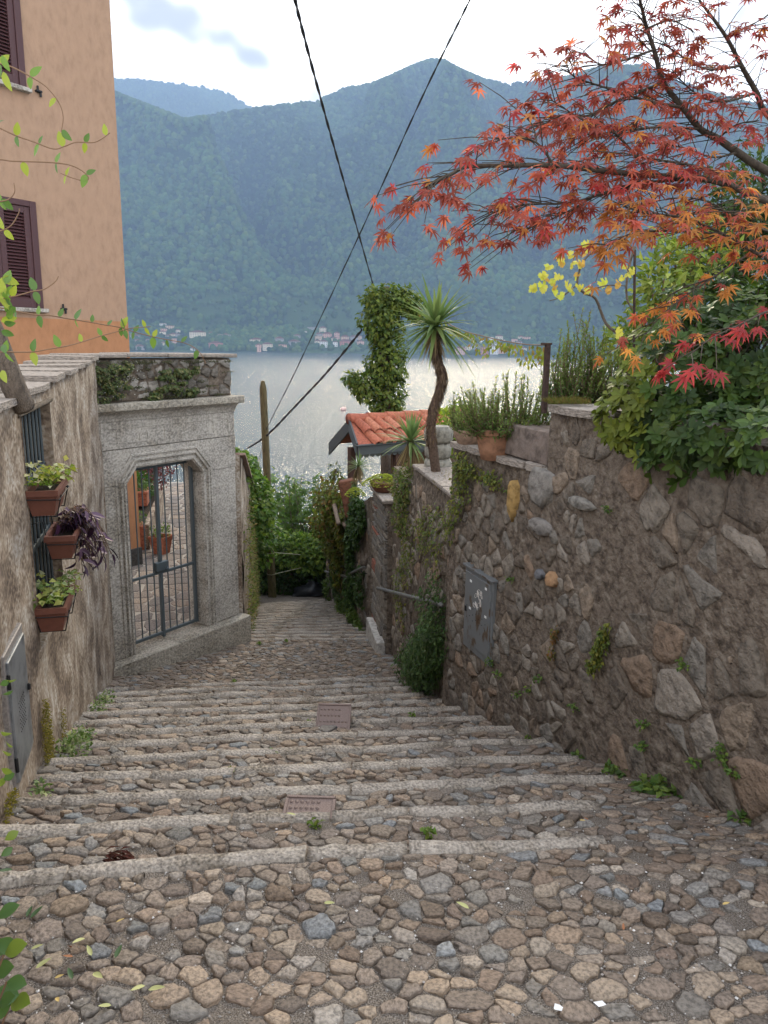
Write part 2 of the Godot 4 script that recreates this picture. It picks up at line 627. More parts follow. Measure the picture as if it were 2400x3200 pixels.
func far_shore() -> void:
	hill_noise.seed = 3
	hill_noise.frequency = 0.0016
	hill_noise.fractal_type = FastNoiseLite.FRACTAL_RIDGED
	hill_noise.fractal_octaves = 4
	var lake := MB.new()
	var i0 := lake.p(Vector3(-3400, LAKE, -25))
	lake.p(Vector3(3400, LAKE, -25))
	lake.p(Vector3(3400, LAKE, -3300))
	lake.p(Vector3(-3400, LAKE, -3300))
	lake.q(i0, i0 + 3, i0 + 2, i0 + 1)
	var wm := mat("water", lin(0.04, 0.06, 0.065), 0.2, {"bump": "wave", "cm": 40.0, "scale": Vector3(0.03, 1, 0.03), "spec": 0.5})
	structure(lake, "lake", wm)

	var hill := MB.new()
	var na := 190
	var nd := 84
	for k in nd:
		for a in na:
			var az := lerpf(-38.0, 38.0, float(a) / (na - 1))
			var dd := lerpf(SHORE - 30.0, 3750.0, pow(float(k) / (nd - 1), 1.15))
			var y := hill_height(az, dd)
			var g := hill_noise.get_noise_2d(az * 60.0, dd * 0.7)
			var col := lin(0.026, 0.05, 0.02)
			if dd < 2120.0 and g > 0.3:
				col = lin(0.05, 0.085, 0.03)
			hill.p(Vector3(sin(deg_to_rad(az)) * dd, y, -cos(deg_to_rad(az)) * dd), col)
	for k in nd - 1:
		for a in na - 1:
			var i := k * na + a
			hill.q(i, i + na, i + na + 1, i + 1)
	structure(hill, "hills", mats.forest)
	var back := MB.new()
	for k in 14:
		for a in 100:
			var az := lerpf(-38.0, 20.0, a / 99.0)
			var dd := lerpf(3300.0, 5600.0, k / 13.0)
			var y := along(BACKLINE, az) * 5600.0 * pow(k / 13.0, 0.8) + hill_noise.get_noise_2d(az * 90.0, dd) * 60.0 * sin(PI * k / 13.0)
			y += hill_noise.get_noise_1d(az * 400.0) * 14.0
			back.p(Vector3(sin(deg_to_rad(az)) * dd, y, -cos(deg_to_rad(az)) * dd), lin(0.035, 0.062, 0.026))
	for k in 13:
		for a in 99:
			var i := k * 100 + a
			back.q(i, i + 100, i + 101, i + 1)
	structure(back, "hills", mats.forest)

	# the wood that covers the slopes
	var crown := MB.new()
	var rr := RandomNumberGenerator.new()
	rr.seed = 5
	for ring in 4:
		var el: float = [-0.5, 0.05, 0.6, 1.1][ring]
		for s in 7:
			var a := TAU * (s + 0.5 * (ring % 2)) / 7.0
			var r := rr.randf_range(0.85, 1.15)
			crown.p(Vector3(cos(a) * cos(el), sin(el) * 0.95, sin(a) * cos(el)) * r)
	var top := crown.p(Vector3(0.1, 1.05, 0))
	for ring in 3:
		for s in 7:
			var s2 := (s + 1) % 7
			crown.q(ring * 7 + s, (ring + 1) * 7 + s, (ring + 1) * 7 + s2, ring * 7 + s2)
	for s in 7:
		crown.t(21 + s, top, 21 + (s + 1) % 7)
	var spots := []
	while spots.size() < 90000:
		var az := rf(-31.0, 31.0)
		var dd := sqrt(rf(pow(SHORE + 8.0, 2), pow(3640.0, 2)))
		var x := sin(deg_to_rad(az)) * dd
		var z := cos(deg_to_rad(az)) * dd
		var g := hill_noise.get_noise_2d(az * 60.0, dd * 0.7)
		var low := dd < 2120.0
		if low and g > 0.3:
			if rng.randf() < 0.7:
				continue
		spots.append([x, hill_height(az, dd), z, low])
	for k in 9000:
		var az := rf(-20.0, -5.0)
		var f := rf(0.45, 1.0)
		var dd := lerpf(3300.0, 5600.0, f)
		spots.append([sin(deg_to_rad(az)) * dd, along(BACKLINE, az) * 5600.0 * pow(f, 0.8) + hill_noise.get_noise_2d(az * 90.0, dd) * 60.0 * sin(PI * f) + hill_noise.get_noise_1d(az * 400.0) * 14.0, cos(deg_to_rad(az)) * dd, false])
	var mm := MultiMesh.new()
	mm.transform_format = MultiMesh.TRANSFORM_3D
	mm.use_colors = true
	mm.mesh = crown.mesh(true)
	mm.mesh.surface_set_material(0, mats.forest)
	mm.instance_count = spots.size()
	for k in spots.size():
		var s: Array = spots[k]
		var r := rf(5.5, 10.5) * (0.8 if s[3] else 1.0)
		var b := Basis(Vector3.UP, rf(0, TAU)).scaled(Vector3(r, r * rf(0.85, 1.35), r))
		mm.set_instance_transform(k, Transform3D(b, Vector3(s[0], s[1] + r * 0.35, -s[2])))
		var kind := rng.randf()
		var wood := hill_noise.get_noise_2d((s[0] + s[2]) * 0.8 + 300.0, (s[2] - s[0]) * 0.25)
		var col := vary(lin(0.034, 0.066, 0.02) * (1.0 + 0.75 * wood), 0.38, 0.12)
		if kind < 0.18 + 0.12 * wood:
			col = vary(lin(0.075, 0.12, 0.03), 0.3, 0.1)
		elif kind < 0.3:
			col = vary(lin(0.02, 0.04, 0.022), 0.3)
		mm.set_instance_color(k, col)
	var fo := MultiMeshInstance3D.new()
	fo.multimesh = mm
	fo.name = "forest"
	add_child(fo)
	tag(fo, "dense green wood covering the mountain slopes over the lake", "forest")
	stuff(fo)
	far_houses()


# [azimuth in degrees, distance, width, wall height, colour, label]
func far_houses() -> void:
	var walls := [lin(0.8, 0.78, 0.74), lin(0.78, 0.68, 0.52), lin(0.68, 0.42, 0.34), lin(0.64, 0.47, 0.34), lin(0.36, 0.35, 0.34), lin(0.55, 0.24, 0.2)]
	var words := ["white", "cream", "pink", "peach", "grey stone", "brick red"]
	var wm := []
	for k in 6:
		wm.append(mat("far_wall_%d" % k, walls[k], 0.95))
	var roof_m := mat("far_roof", lin(0.2, 0.09, 0.06), 0.95)
	var pane_m := mat("far_pane", lin(0.05, 0.055, 0.06), 0.4)
	var unit := MB.new()
	unit.box(Transform3D(Basis(), Vector3(0, 0.5, 0)), Vector3.ONE)
	var cube := unit.mesh(false)
	var rf_ := MB.new()
	rf_.slab(Transform3D(Basis(), Vector3(0, 0, 0.5)), PackedVector2Array([Vector2(-0.56, 0), Vector2(0.56, 0), Vector2(0.1, 1), Vector2(-0.1, 1)]), 1.0)
	var roof := rf_.mesh(false)
	for h in HOUSES:
		var az := deg_to_rad(h[0])
		var dd: float = h[1]
		var base := Vector3(sin(az) * dd, LAKE + (dd - SHORE) * 0.28 - 1.5, -cos(az) * dd)
		var o := thing("lakeside_house", h[5], "house", base, "houses along the far shore")
		var turn := Basis(Vector3.UP, -az + deg_to_rad(fmod(dd * 7.3, 40.0) - 20.0))
		var wdt: float = h[2]
		var hgt: float = h[3] + 1.5
		var dep := maxf(7.0, wdt * 0.7)
		inst(cube, "wall", wm[h[4]], o, Transform3D(turn.scaled_local(Vector3(wdt, hgt, dep)), base))
		var gable := fmod(dd, 2.0) < 1.4
		if gable:
			inst(roof, "roof", roof_m, o, Transform3D(turn.scaled_local(Vector3(wdt, minf(4.5, wdt * 0.24), dep * 1.08)), base + Vector3(0, hgt, 0)))
		else:
			inst(cube, "roof", roof_m, o, Transform3D(turn.scaled_local(Vector3(wdt * 1.05, 0.6, dep * 1.05)), base + Vector3(0, hgt, 0)))
		var cols := clampi(int(wdt / 4.2), 1, 7)
		var rows := clampi(int(h[3] / 3.6), 1, 4)
		for r in rows:
			for c in cols:
				var px := (c + 0.5) / cols - 0.5
				var wp := base + turn * Vector3(px * wdt, 1.5 + (r + 0.35) * h[3] / rows, dep * 0.5)
				inst(cube, "window", pane_m, o, Transform3D(turn.scaled_local(Vector3(1.5, 2.0, 0.3)), wp))



const HOUSES := [
	[-15.78, 2041.8, 16.0, 11.6, 0, "white house high up the far wooded slope"],
	[-15.3, 2023.5, 20.2, 11.5, 3, "peach house high up the far wooded slope"],
	[-15.73, 1979.9, 14.1, 15.5, 2, "pink house high up the far wooded slope"],
	[-14.85, 1978.7, 4.5, 9.9, 0, "slim white tower among the trees on the far slope"],
	[-15.1, 1952.3, 16.7, 9.7, 1, "cream house just above the waterline of the far shore"],
	[-13.45, 1964.9, 37.8, 12.6, 1, "long cream villa on the far lakeside slope"],
	[-11.59, 1963.4, 30.8, 8.4, 4, "grey house high up the far wooded slope"],
	[-12.24, 1882.9, 32.2, 10.2, 5, "red house at the waterline of the far shore"],
	[-16.85, 1903.2, 8.1, 10.8, 4, "grey house just above the waterline of the far shore"],
	[-15.8, 1900.3, 12.2, 4.9, 1, "cream house just above the waterline of the far shore"],
	[-17.42, 1862.9, 18.6, 6.6, 4, "grey house at the waterline of the far shore"],
	[-17.69, 1938.3, 22.1, 9.7, 4, "grey house just above the waterline of the far shore"],
	[-9.36, 1926.8, 33.0, 7.7, 1, "cream house just above the waterline of the far shore"],
	[-9.21, 1858, 11.9, 14.6, 2, "pink house at the waterline of the far shore"],
	[-8.59, 1867.2, 22.6, 13.8, 1, "cream house at the waterline of the far shore"],
	[-7.49, 1871.4, 18.7, 12.0, 2, "pink house at the waterline of the far shore"],
	[-7.73, 1917.1, 19.1, 13.7, 4, "grey house just above the waterline of the far shore"],
	[-6.65, 1914.1, 27.3, 8.2, 4, "grey house just above the waterline of the far shore"],
	[-13.79, 1863.1, 10.6, 3.7, 0, "white house at the waterline of the far shore"],
	[-8.53, 2184.7, 12.5, 5.6, 3, "peach house high up the far wooded slope"],
	[-6.15, 2066.8, 7.4, 3.5, 0, "white house high up the far wooded slope"],
	[-5.83, 2004.0, 5.7, 8.6, 0, "white house high up the far wooded slope"],
	[-5.39, 2037.9, 24.6, 9.9, 4, "grey house high up the far wooded slope"],
	[-4.59, 2024.5, 17.1, 12.2, 1, "cream house high up the far wooded slope"],
	[-4.27, 1967.2, 19.8, 12.7, 2, "pink house high up the far wooded slope"],
	[-3.59, 1971.2, 12.7, 14.3, 2, "pink house high up the far wooded slope"],
	[-4.54, 1898.8, 18.4, 13.0, 0, "white house just above the waterline of the far shore"],
	[-3.7, 1905.3, 10.7, 10.0, 0, "white house just above the waterline of the far shore"],
	[-2.99, 1947.0, 19.6, 11.8, 3, "peach house just above the waterline of the far shore"],
	[-2.93, 1906.4, 26.9, 12.3, 5, "red house just above the waterline of the far shore"],
	[-2.36, 1934.3, 15.6, 15.6, 4, "grey house just above the waterline of the far shore"],
	[-1.86, 1898.8, 16.1, 14.5, 2, "pink house just above the waterline of the far shore"],
	[6.1, 1979.5, 10.4, 7.2, 3, "peach house high up the far wooded slope"],
	[7.57, 1953.8, 11.0, 13.4, 0, "white house just above the waterline of the far shore"],
	[6.87, 1945.8, 15.7, 8.6, 0, "white house just above the waterline of the far shore"],
	[7.94, 1940.6, 15.6, 9.8, 4, "grey house just above the waterline of the far shore"],
	[8.5, 1948.3, 4.7, 8.6, 0, "slim white tower among the trees on the far slope"],
	[10.07, 1961.7, 17.4, 12.6, 2, "pink house high up the far wooded slope"],
	[5.41, 1858, 22.5, 13.1, 2, "pink house at the waterline of the far shore"],
	[5.98, 1865.2, 15.0, 15.0, 1, "cream house at the waterline of the far shore"],
	[6.55, 1872.5, 18.9, 15.1, 4, "grey house at the waterline of the far shore"],
	[7.12, 1860.6, 18.7, 15.0, 5, "red house at the waterline of the far shore"],
	[7.8, 1861.7, 18.8, 16.9, 0, "white house at the waterline of the far shore"],
	[8.31, 1868.9, 22.6, 13.2, 2, "pink house at the waterline of the far shore"],
	[9.16, 1863.9, 22.5, 11.3, 4, "grey house at the waterline of the far shore"],
	[9.83, 1871.3, 18.9, 11.3, 1, "cream house at the waterline of the far shore"],
	[9.58, 1919.1, 12.1, 12.5, 4, "grey house just above the waterline of the far shore"],
	[-11.5, 1958.9, 15.1, 9.6, 0, "white house just above the waterline of the far shore"],
	[-6.45, 1960.2, 15.1, 9.6, 4, "grey house high up the far wooded slope"],
	[-12.48, 1980.0, 16.1, 7.0, 4, "grey house high up the far wooded slope"],
	[-1.91, 1948.7, 9.6, 12.9, 3, "peach house just above the waterline of the far shore"],
	[-2.11, 1950.1, 11.0, 8.0, 0, "white house just above the waterline of the far shore"],
	[9.66, 1976.1, 13.7, 9.4, 1, "cream house high up the far wooded slope"],
	[-15.43, 1948.7, 13.7, 7.3, 0, "white house just above the waterline of the far shore"],
	[7.79, 1907.5, 10.8, 10.7, 0, "white house just above the waterline of the far shore"],
	[-14.77, 1980.6, 10.2, 12.7, 1, "cream house high up the far wooded slope"],
	[-4.86, 1967.1, 14.2, 12.5, 4, "grey house high up the far wooded slope"],
	[-15.81, 1960.8, 13.0, 13.3, 1, "cream house high up the far wooded slope"],
	[6.32, 1948.4, 9.5, 7.4, 0, "white house just above the waterline of the far shore"],
	[8.13, 1972.2, 16.2, 10.7, 1, "cream house high up the far wooded slope"],
	[-3.05, 1936.1, 11.4, 7.2, 3, "peach house just above the waterline of the far shore"],
	[-17.54, 1906.7, 12.3, 7.6, 4, "grey house just above the waterline of the far shore"],
	[-15.05, 1917.9, 10.3, 9.9, 2, "pink house just above the waterline of the far shore"],
	[-1.94, 1915.8, 10.4, 8.6, 1, "cream house just above the waterline of the far shore"],
	[7.67, 1893.0, 12.7, 10.0, 1, "cream house just above the waterline of the far shore"],
	[8.3, 1900.8, 10.7, 12.0, 4, "grey house just above the waterline of the far shore"],
	[-3.77, 1944.3, 13.7, 8.8, 1, "cream house just above the waterline of the far shore"],
	[-1.92, 1919.2, 12.5, 6.9, 2, "pink house just above the waterline of the far shore"],
	[-4.99, 1904.8, 13.0, 12.1, 1, "cream house just above the waterline of the far shore"],
	[-4.9, 1945.4, 14.8, 12.9, 3, "peach house just above the waterline of the far shore"],
	[-14.81, 1944.7, 9.4, 12.6, 4, "grey house just above the waterline of the far shore"],
	[9.23, 1939.4, 12.9, 13.3, 2, "pink house just above the waterline of the far shore"],
]



# ---------- the lane ----------
func ramp(d: float) -> float:
	if d < 2.18:
		return 1.65 - 0.1 * (2.18 - d)
	if d < 7.4:
		return 1.65 + 0.33 * (d - 2.18)
	if d < 8.9:
		return 3.3726 + 0.14 * (d - 7.4)
	return 3.5826 + 0.25 * (d - 8.9)


const STEPS_A := 12
const STEPS_B := 18


func nose_a(n: float, x: float) -> float:
	return 2.27 + 0.41 * n + (0.17 + 0.022 * n) * x


func nose_b(n: float, x: float) -> float:
	return 9.15 + 0.4 * n + (0.1 + 0.05 * n) * x


func step_n(x: float, d: float) -> float:
	return (d - 2.27 - 0.17 * x) / (0.41 + 0.022 * x)


func step_m(x: float, d: float) -> float:
	return (d - 9.15 - 0.1 * x) / maxf(0.12, 0.4 + 0.05 * x)


func step_share(n: float, x: float) -> float:
	return 1.0 - smoothstep(0.6, 1.2, x) * (1.0 - clampf(n / 6.0, 0.0, 1.0))


var ground_noise := FastNoiseLite.new()


func lane_y(x: float, d: float) -> float:
	var off := 0.0
	var n := step_n(x, d)
	var amp := 0.078 * step_share(maxf(0.0, n), x)
	if n >= -1.0 and n < 0.0:
		off = amp * 0.5 * (n + 1.0)
	elif n >= 0.0 and n < STEPS_A:
		off = amp * (n - floorf(n) - 0.5)
	elif n >= STEPS_A and n < STEPS_A + 1:
		off = -amp * 0.5 * (STEPS_A + 1 - n)
	else:
		var m := step_m(x, d)
		amp = 0.05
		if m >= -1.0 and m < 0.0:
			off = amp * 0.5 * (m + 1.0)
		elif m >= 0.0 and m < STEPS_B:
			off = amp * (m - floorf(m) - 0.5)
	return EYE - ramp(d) + off + ground_noise.get_noise_2d(x, d) * 0.018


func left_x(d: float) -> float:
	if d < 7.42:
		return -0.719 - 0.2739 * d
	if d < 8.93:
		return lerpf(-2.58, -1.56, (d - 7.42) / 1.51)
	return -1.70 - 0.148 * (d - 8.97)


func right_x(d: float) -> float:
	if d < 5.65:
		return 2.38 - 0.332 * d
	if d < 9.79:
		return lerpf(0.504, -0.16, (d - 5.65) / 4.14)
	return -0.16 - 0.1763 * (d - 9.79)


func clip_half(poly: PackedVector2Array, m: Vector2, n: Vector2) -> PackedVector2Array:
	var out := PackedVector2Array()
	var c := poly.size()
	for k in c:
		var a := poly[k]
		var b := poly[(k + 1) % c]
		var da := (a - m).dot(n)
		var db := (b - m).dot(n)
		if da <= 0.0:
			out.append(a)
		if (da < 0.0 and db > 0.0) or (da > 0.0 and db < 0.0):
			out.append(a + (b - a) * (da / (da - db)))
	return out


# cells of a Voronoi division, one for each site
func cells(sites: PackedVector2Array, size: Vector2, reach := PackedFloat32Array()) -> Array:
	var bins := {}
	for k in sites.size():
		var key := Vector2i(floori(sites[k].x / size.x), floori(sites[k].y / size.y))
		if not bins.has(key):
			bins[key] = []
		bins[key].append(k)
	var out := []
	for k in sites.size():
		var s := sites[k]
		var h := size * 1.15
		var poly := PackedVector2Array([s + Vector2(-h.x, -h.y), s + Vector2(h.x, -h.y), s + Vector2(h.x, h.y), s + Vector2(-h.x, h.y)])
		var key := Vector2i(floori(s.x / size.x), floori(s.y / size.y))
		for dx in range(-2, 3):
			for dy in range(-2, 3):
				for o in bins.get(key + Vector2i(dx, dy), []):
					if o != k:
						var e: Vector2 = sites[o]
						var share := 0.5
						if reach.size():
							share = clampf(0.5 + (reach[k] * reach[k] - reach[o] * reach[o]) / (2.0 * s.distance_squared_to(e)), 0.2, 0.8)
						poly = clip_half(poly, s.lerp(e, share), e - s)
		out.append(poly)
	return out


# a stone outline out of a cell: joint taken off, corners worn
func worn(cell: PackedVector2Array, joint: float, rough: float, squeeze := 0.0) -> PackedVector2Array:
	var r := Geometry2D.offset_polygon(cell, -joint, Geometry2D.JOIN_MITER)
	if r.is_empty() or r[0].size() < 3:
		return PackedVector2Array()
	var a: PackedVector2Array = r[0]
	var out := PackedVector2Array()
	for k in a.size():
		var p := a[k]
		var q := a[(k + 1) % a.size()]
		if p.distance_to(q) < rough * 1.2:
			out.append((p + q) * 0.5)
			continue
		var f := rf(0.07, 0.19)
		out.append(p.lerp(q, f) + Vector2(rf(-rough, rough), rf(-rough, rough)))
		if p.distance_to(q) > rough * 9.0:
			out.append(p.lerp(q, 0.5) + Vector2(rf(-rough, rough), rf(-rough, rough)) * 1.3)
		out.append(p.lerp(q, 1.0 - f) + Vector2(rf(-rough, rough), rf(-rough, rough)))
	return out


# a stone bedded in a surface; f maps (point, lift) to the world
func stone(mb: MB, poly: PackedVector2Array, f: Callable, lift: float, sink: float, col: Color, tilt := 0.0, edge := 0.2) -> void:
	var c := Vector2.ZERO
	for p in poly:
		c += p
	c /= poly.size()
	var size := 0.0
	for p in poly:
		size = maxf(size, p.distance_to(c))
	var dirn := Vector2.from_angle(rf(0, TAU)) * tilt / maxf(size, 0.01)
	var n := poly.size()
	var i := mb.v.size()
	for ring in 3:
		for p in poly:
			var k: float = [1.02, 1.0, 1.0 - edge][ring]
			var q := c + (p - c) * k
			var l: float = [-sink, lift * 0.45, lift][ring]
			if ring > 0:
				l += dirn.dot(q - c) * lift + (rf(-0.12, 0.12) * lift if ring == 2 else 0.0)
			mb.p(f.call(q, l), col)
	var m := mb.p(f.call(c, lift * rf(0.98, 1.12)), col)
	for k in n:
		var k2 := (k + 1) % n
		for ring in 2:
			mb.q(i + ring * n + k, i + (ring + 1) * n + k, i + (ring + 1) * n + k2, i + ring * n + k2)
		mb.t(i + 2 * n + k, m, i + 2 * n + k2)


func ccw(poly: PackedVector2Array) -> PackedVector2Array:
	if Geometry2D.is_polygon_clockwise(poly):
		poly.reverse()
	return poly


const COBBLE := [[0.165, 0.133, 0.108], [0.19, 0.16, 0.135], [0.225, 0.185, 0.15], [0.205, 0.195, 0.18], [0.25, 0.21, 0.17], [0.26, 0.213, 0.165], [0.2, 0.21, 0.215], [0.26, 0.24, 0.215], [0.33, 0.29, 0.245]]


func cobble_colour() -> Color:
	var k := rng.randf()
	var i := 0
	for e in [0.2, 0.42, 0.58, 0.7, 0.8, 0.86, 0.92, 0.975, 1.0]:
		if k < e:
			break
		i += 1
	var c: Array = COBBLE[mini(i, 8)]
	return vary(lin(c[0] * 1.06, c[1] * 1.0, c[2] * 0.94) * 1.22, 0.22, 0.05)


func in_cover(p: Vector2) -> bool:
	return (absf(p.x - COVER_A.x) < 0.115 and absf(p.y - COVER_A.y) < 0.095) or (absf(p.x - COVER_B.x) < 0.13 and absf(p.y - COVER_B.y) < 0.1)


const COVER_A := Vector2(-0.285, 2.735)
const COVER_B := Vector2(-0.31, 4.58)


func street() -> void:
	ground_noise.seed = 9
	ground_noise.frequency = 1.1
	var bed := MB.new()
	var rows := []
	var d := -2.5
	while d < 18.0:
		rows.append(d)
		d += 0.035 if d > 1.2 and d < 9.5 else 0.05 if d < 16.5 else 0.1
	var nx := 60
	for r in rows:
		var lx := left_x(r) - 0.25
		var rx := right_x(r) + 0.25
		if r > 14.0:
			lx = -4.6
		for k in nx:
			var x := lerpf(lx, rx, float(k) / (nx - 1))
			bed.p(Vector3(x, lane_y(x, r) + rf(-0.004, 0.004) + ground_noise.get_noise_2d(x * 7.0, r * 7.0 + 40.0) * 0.007, -r))
	for k in rows.size() - 1:
		for a in nx - 1:
			var i := k * nx + a
			bed.q(i, i + nx, i + nx + 1, i + 1)
	var lane := structure(bed, "street", mats.grit)
	lane.set_meta("label", "cobbled lane of shallow steps running down to the lake")

	# sites of the cobbles
	var sites := PackedVector2Array()
	var reach := PackedFloat32Array()
	var near := {}
	for k in 130000:
		var d_ := 0.95 + 8.4 * pow(rng.randf(), 1.25)
		var s := Vector2(rf(left_x(d_) + 0.035, right_x(d_) - 0.025), d_)
		var r := 0.019 + 0.032 * pow(rng.randf(), 1.8)
		if step_m(s.x, s.y) > -0.12 or in_cover(s):
			continue
		var n := step_n(s.x, s.y)
		if n > -1.0 and n < STEPS_A + 1:
			var fr := n - floorf(n)
			if (fr > 0.83 or (fr < 0.05 and n > 0.0)) and step_share(maxf(n, 0.0), s.x) > 0.3:
				continue
			r *= 0.9
		var key := Vector2i(floori(s.x / 0.06), floori(s.y / 0.06))
		var free := true
		for dx in range(-2, 3):
			for dy in range(-2, 3):
				for o in near.get(key + Vector2i(dx, dy), []):
					var e: Vector2 = (sites[o] - s) * Vector2(0.78, 1.15)
					if e.length() < (r + reach[o]) * 0.86:
						free = false
			if not free:
				break
		if free:
			if not near.has(key):
				near[key] = []
			near[key].append(sites.size())
			sites.append(s)
			reach.append(r)
	for m in STEPS_B - 1:
		for row in 4:
			var x := -3.2
			while x < 0.2:
				var q := nose_b(m + (row + 0.5) / 4.0 * 0.8, x)
				if x > left_x(q) + 0.05 and x < right_x(q) - 0.05 and q < 16.0:
					sites.append(Vector2(x + rf(-0.03, 0.03), q))
					reach.append(0.035)
				x += rf(0.08, 0.17)
	var polys := cells(sites, Vector2(0.085, 0.075), reach)
	var f_ := func(p: Vector2, l: float) -> Vector3: return Vector3(p.x, lane_y(p.x, p.y) + l, -p.y)
	var made := []
	for k in polys.size():
		var s := sites[k]
		if rng.randf() < 0.025 + 0.12 * maxf(0.0, ground_noise.get_noise_2d(s.x * 1.7, s.y * 1.7 + 80.0)):
			continue
		var cell: PackedVector2Array = polys[k]
		# keep off the kerb of the next step
		var n := step_n(s.x, s.y)
		if n > -1.0 and n < STEPS_A:
			var t := ceilf(n)
			var a := Vector2(s.x - 0.2, nose_a(t, s.x - 0.2) - 0.07)
			var b := Vector2(s.x + 0.2, nose_a(t, s.x + 0.2) - 0.07)
			if step_share(t, s.x) > 0.3:
				cell = clip_half(cell, a, Vector2(-(b - a).y, (b - a).x))
			if n > 0.0:
				t = floorf(n)
				a = Vector2(s.x - 0.2, nose_a(t, s.x - 0.2) + 0.005)
				b = Vector2(s.x + 0.2, nose_a(t, s.x + 0.2) + 0.005)
				cell = clip_half(cell, a, -Vector2(-(b - a).y, (b - a).x))
		else:
			var m := step_m(s.x, s.y)
			if m > -1.0:
				var t := ceilf(m)
				var a := Vector2(s.x - 0.2, nose_b(t, s.x - 0.2) - 0.07)
				var b := Vector2(s.x + 0.2, nose_b(t, s.x + 0.2) - 0.07)
				cell = clip_half(cell, a, Vector2(-(b - a).y, (b - a).x))
				if m > 0.0:
					t = floorf(m)
					a = Vector2(s.x - 0.2, nose_b(t, s.x - 0.2) + 0.005)
					b = Vector2(s.x + 0.2, nose_b(t, s.x + 0.2) + 0.005)
					cell = clip_half(cell, a, -Vector2(-(b - a).y, (b - a).x))
		if cell.size() < 3:
			continue
		# narrower one way than the other, each stone at its own angle
		var mid := Vector2.ZERO
		for p in cell:
			mid += p
		mid /= cell.size()
		var ax := Vector2.from_angle(PI / 2 + rng.randfn(0.0, 0.55))
		var thin := rf(0.66, 0.97)
		for j in cell.size():
			var rel: Vector2 = cell[j] - mid
			cell[j] = mid + rel + ax * rel.dot(ax) * (thin - 1.0)
		var poly := worn(cell, rf(0.0006, 0.004), 0.0036)
		if poly.size() < 4:
			continue
		poly = ccw(poly)
		var area := 0.0
		for j in poly.size():
			area += poly[j].cross(poly[(j + 1) % poly.size()]) * 0.5
		if absf(area) < 0.0003:
			continue
		made.append([s.y if s.y > 1.35 else 50.0, poly, s])
	made.sort_custom(func(p, q): return p[0] < q[0])
	var rest := MB.new()
	var cm := []
	for k in 14:
		var c := cobble_colour()
		cm.append(mat("cobble_%d" % k, c, rf(0.7, 0.88), {"tex": "slate", "bump": "coarse", "cm": 0.45, "scale": Vector3(rf(3, 5), 7, rf(3, 5)), "spec": 0.45}))
	for k in made.size():
		var lift := rf(0.004, 0.015)
		if k < 300:
			var mb := MB.new()
			stone(mb, made[k][1], f_, lift, 0.015, Color.WHITE, rf(0, 1.0), rf(0.07, 0.18))
			part(mb, "cobble", cm[rng.randi() % 14], lane, true, true)
		else:
			stone(rest, made[k][1], f_, lift, 0.015, cobble_colour(), rf(0, 1.0), rf(0.07, 0.18))
	stuff(part(rest, "cobbles", mats.stone_vc, lane))
	print("cobbles ", made.size())

	# loose grit in the joints
	var gv := MB.new()
	for k in 7000:
		var gd := 1.2 + pow(rng.randf(), 1.7) * 4.0
		var gx := rf(left_x(gd) + 0.03, right_x(gd) - 0.02)
		var c := Vector3(gx, lane_y(gx, gd) + 0.004, -gd)
		var r := rf(0.0016, 0.0052)
		var col := vary(lin(0.36, 0.33, 0.3) if rng.randf() < 0.75 else lin(0.6, 0.58, 0.55), 0.3)
		var i := gv.v.size()
		for e in [Vector3(r, 0, 0), Vector3(0, 0, r), Vector3(-r, 0, 0), Vector3(0, 0, -r), Vector3(0, r * 0.9, 0)]:
			gv.p(c + e * rf(0.7, 1.3), col)
		for j in 4:
			gv.t(i + j, i + 4, i + (j + 1) % 4)
	stuff(part(gv, "grit", mat("grit_grain", lin(1, 1, 1), 0.9, {"vc": true}), lane, false))

	# granite kerbs along the nose of each step
	for n in STEPS_A + 1:
		var x := -2.8
		while x < 1.5:
			var ln := rf(0.28, 0.75)
			var x2 := x + ln
			var mid := (x + x2) * 0.5
			var q := nose_a(n, mid)
			if (n < 4 or rng.randf() < 0.93) and x2 > left_x(q) + 0.08 and x < right_x(q) - 0.08 and step_share(n, x2 - 0.1) > 0.35:
				kerb(lane, maxf(x, left_x(q) - 0.02), minf(x2, right_x(q) + 0.02), func(u: float) -> float: return nose_a(n, u), rf(0.065, 0.082), 0.013)
			x = x2 + 0.008
	for m in STEPS_B:
		var x := -3.2
		while x < 0.2:
			var ln := rf(0.5, 0.9)
			var x2 := x + ln
			var q := nose_b(m, (x + x2) * 0.5)
			if q < 16.2 and x2 > left_x(q) + 0.1 and x < right_x(q) - 0.1:
				kerb(lane, maxf(x, left_x(q) - 0.02), minf(x2, right_x(q) + 0.02), func(u: float) -> float: return nose_b(m, u), 0.065, 0.012)
			x = x2 + 0.01


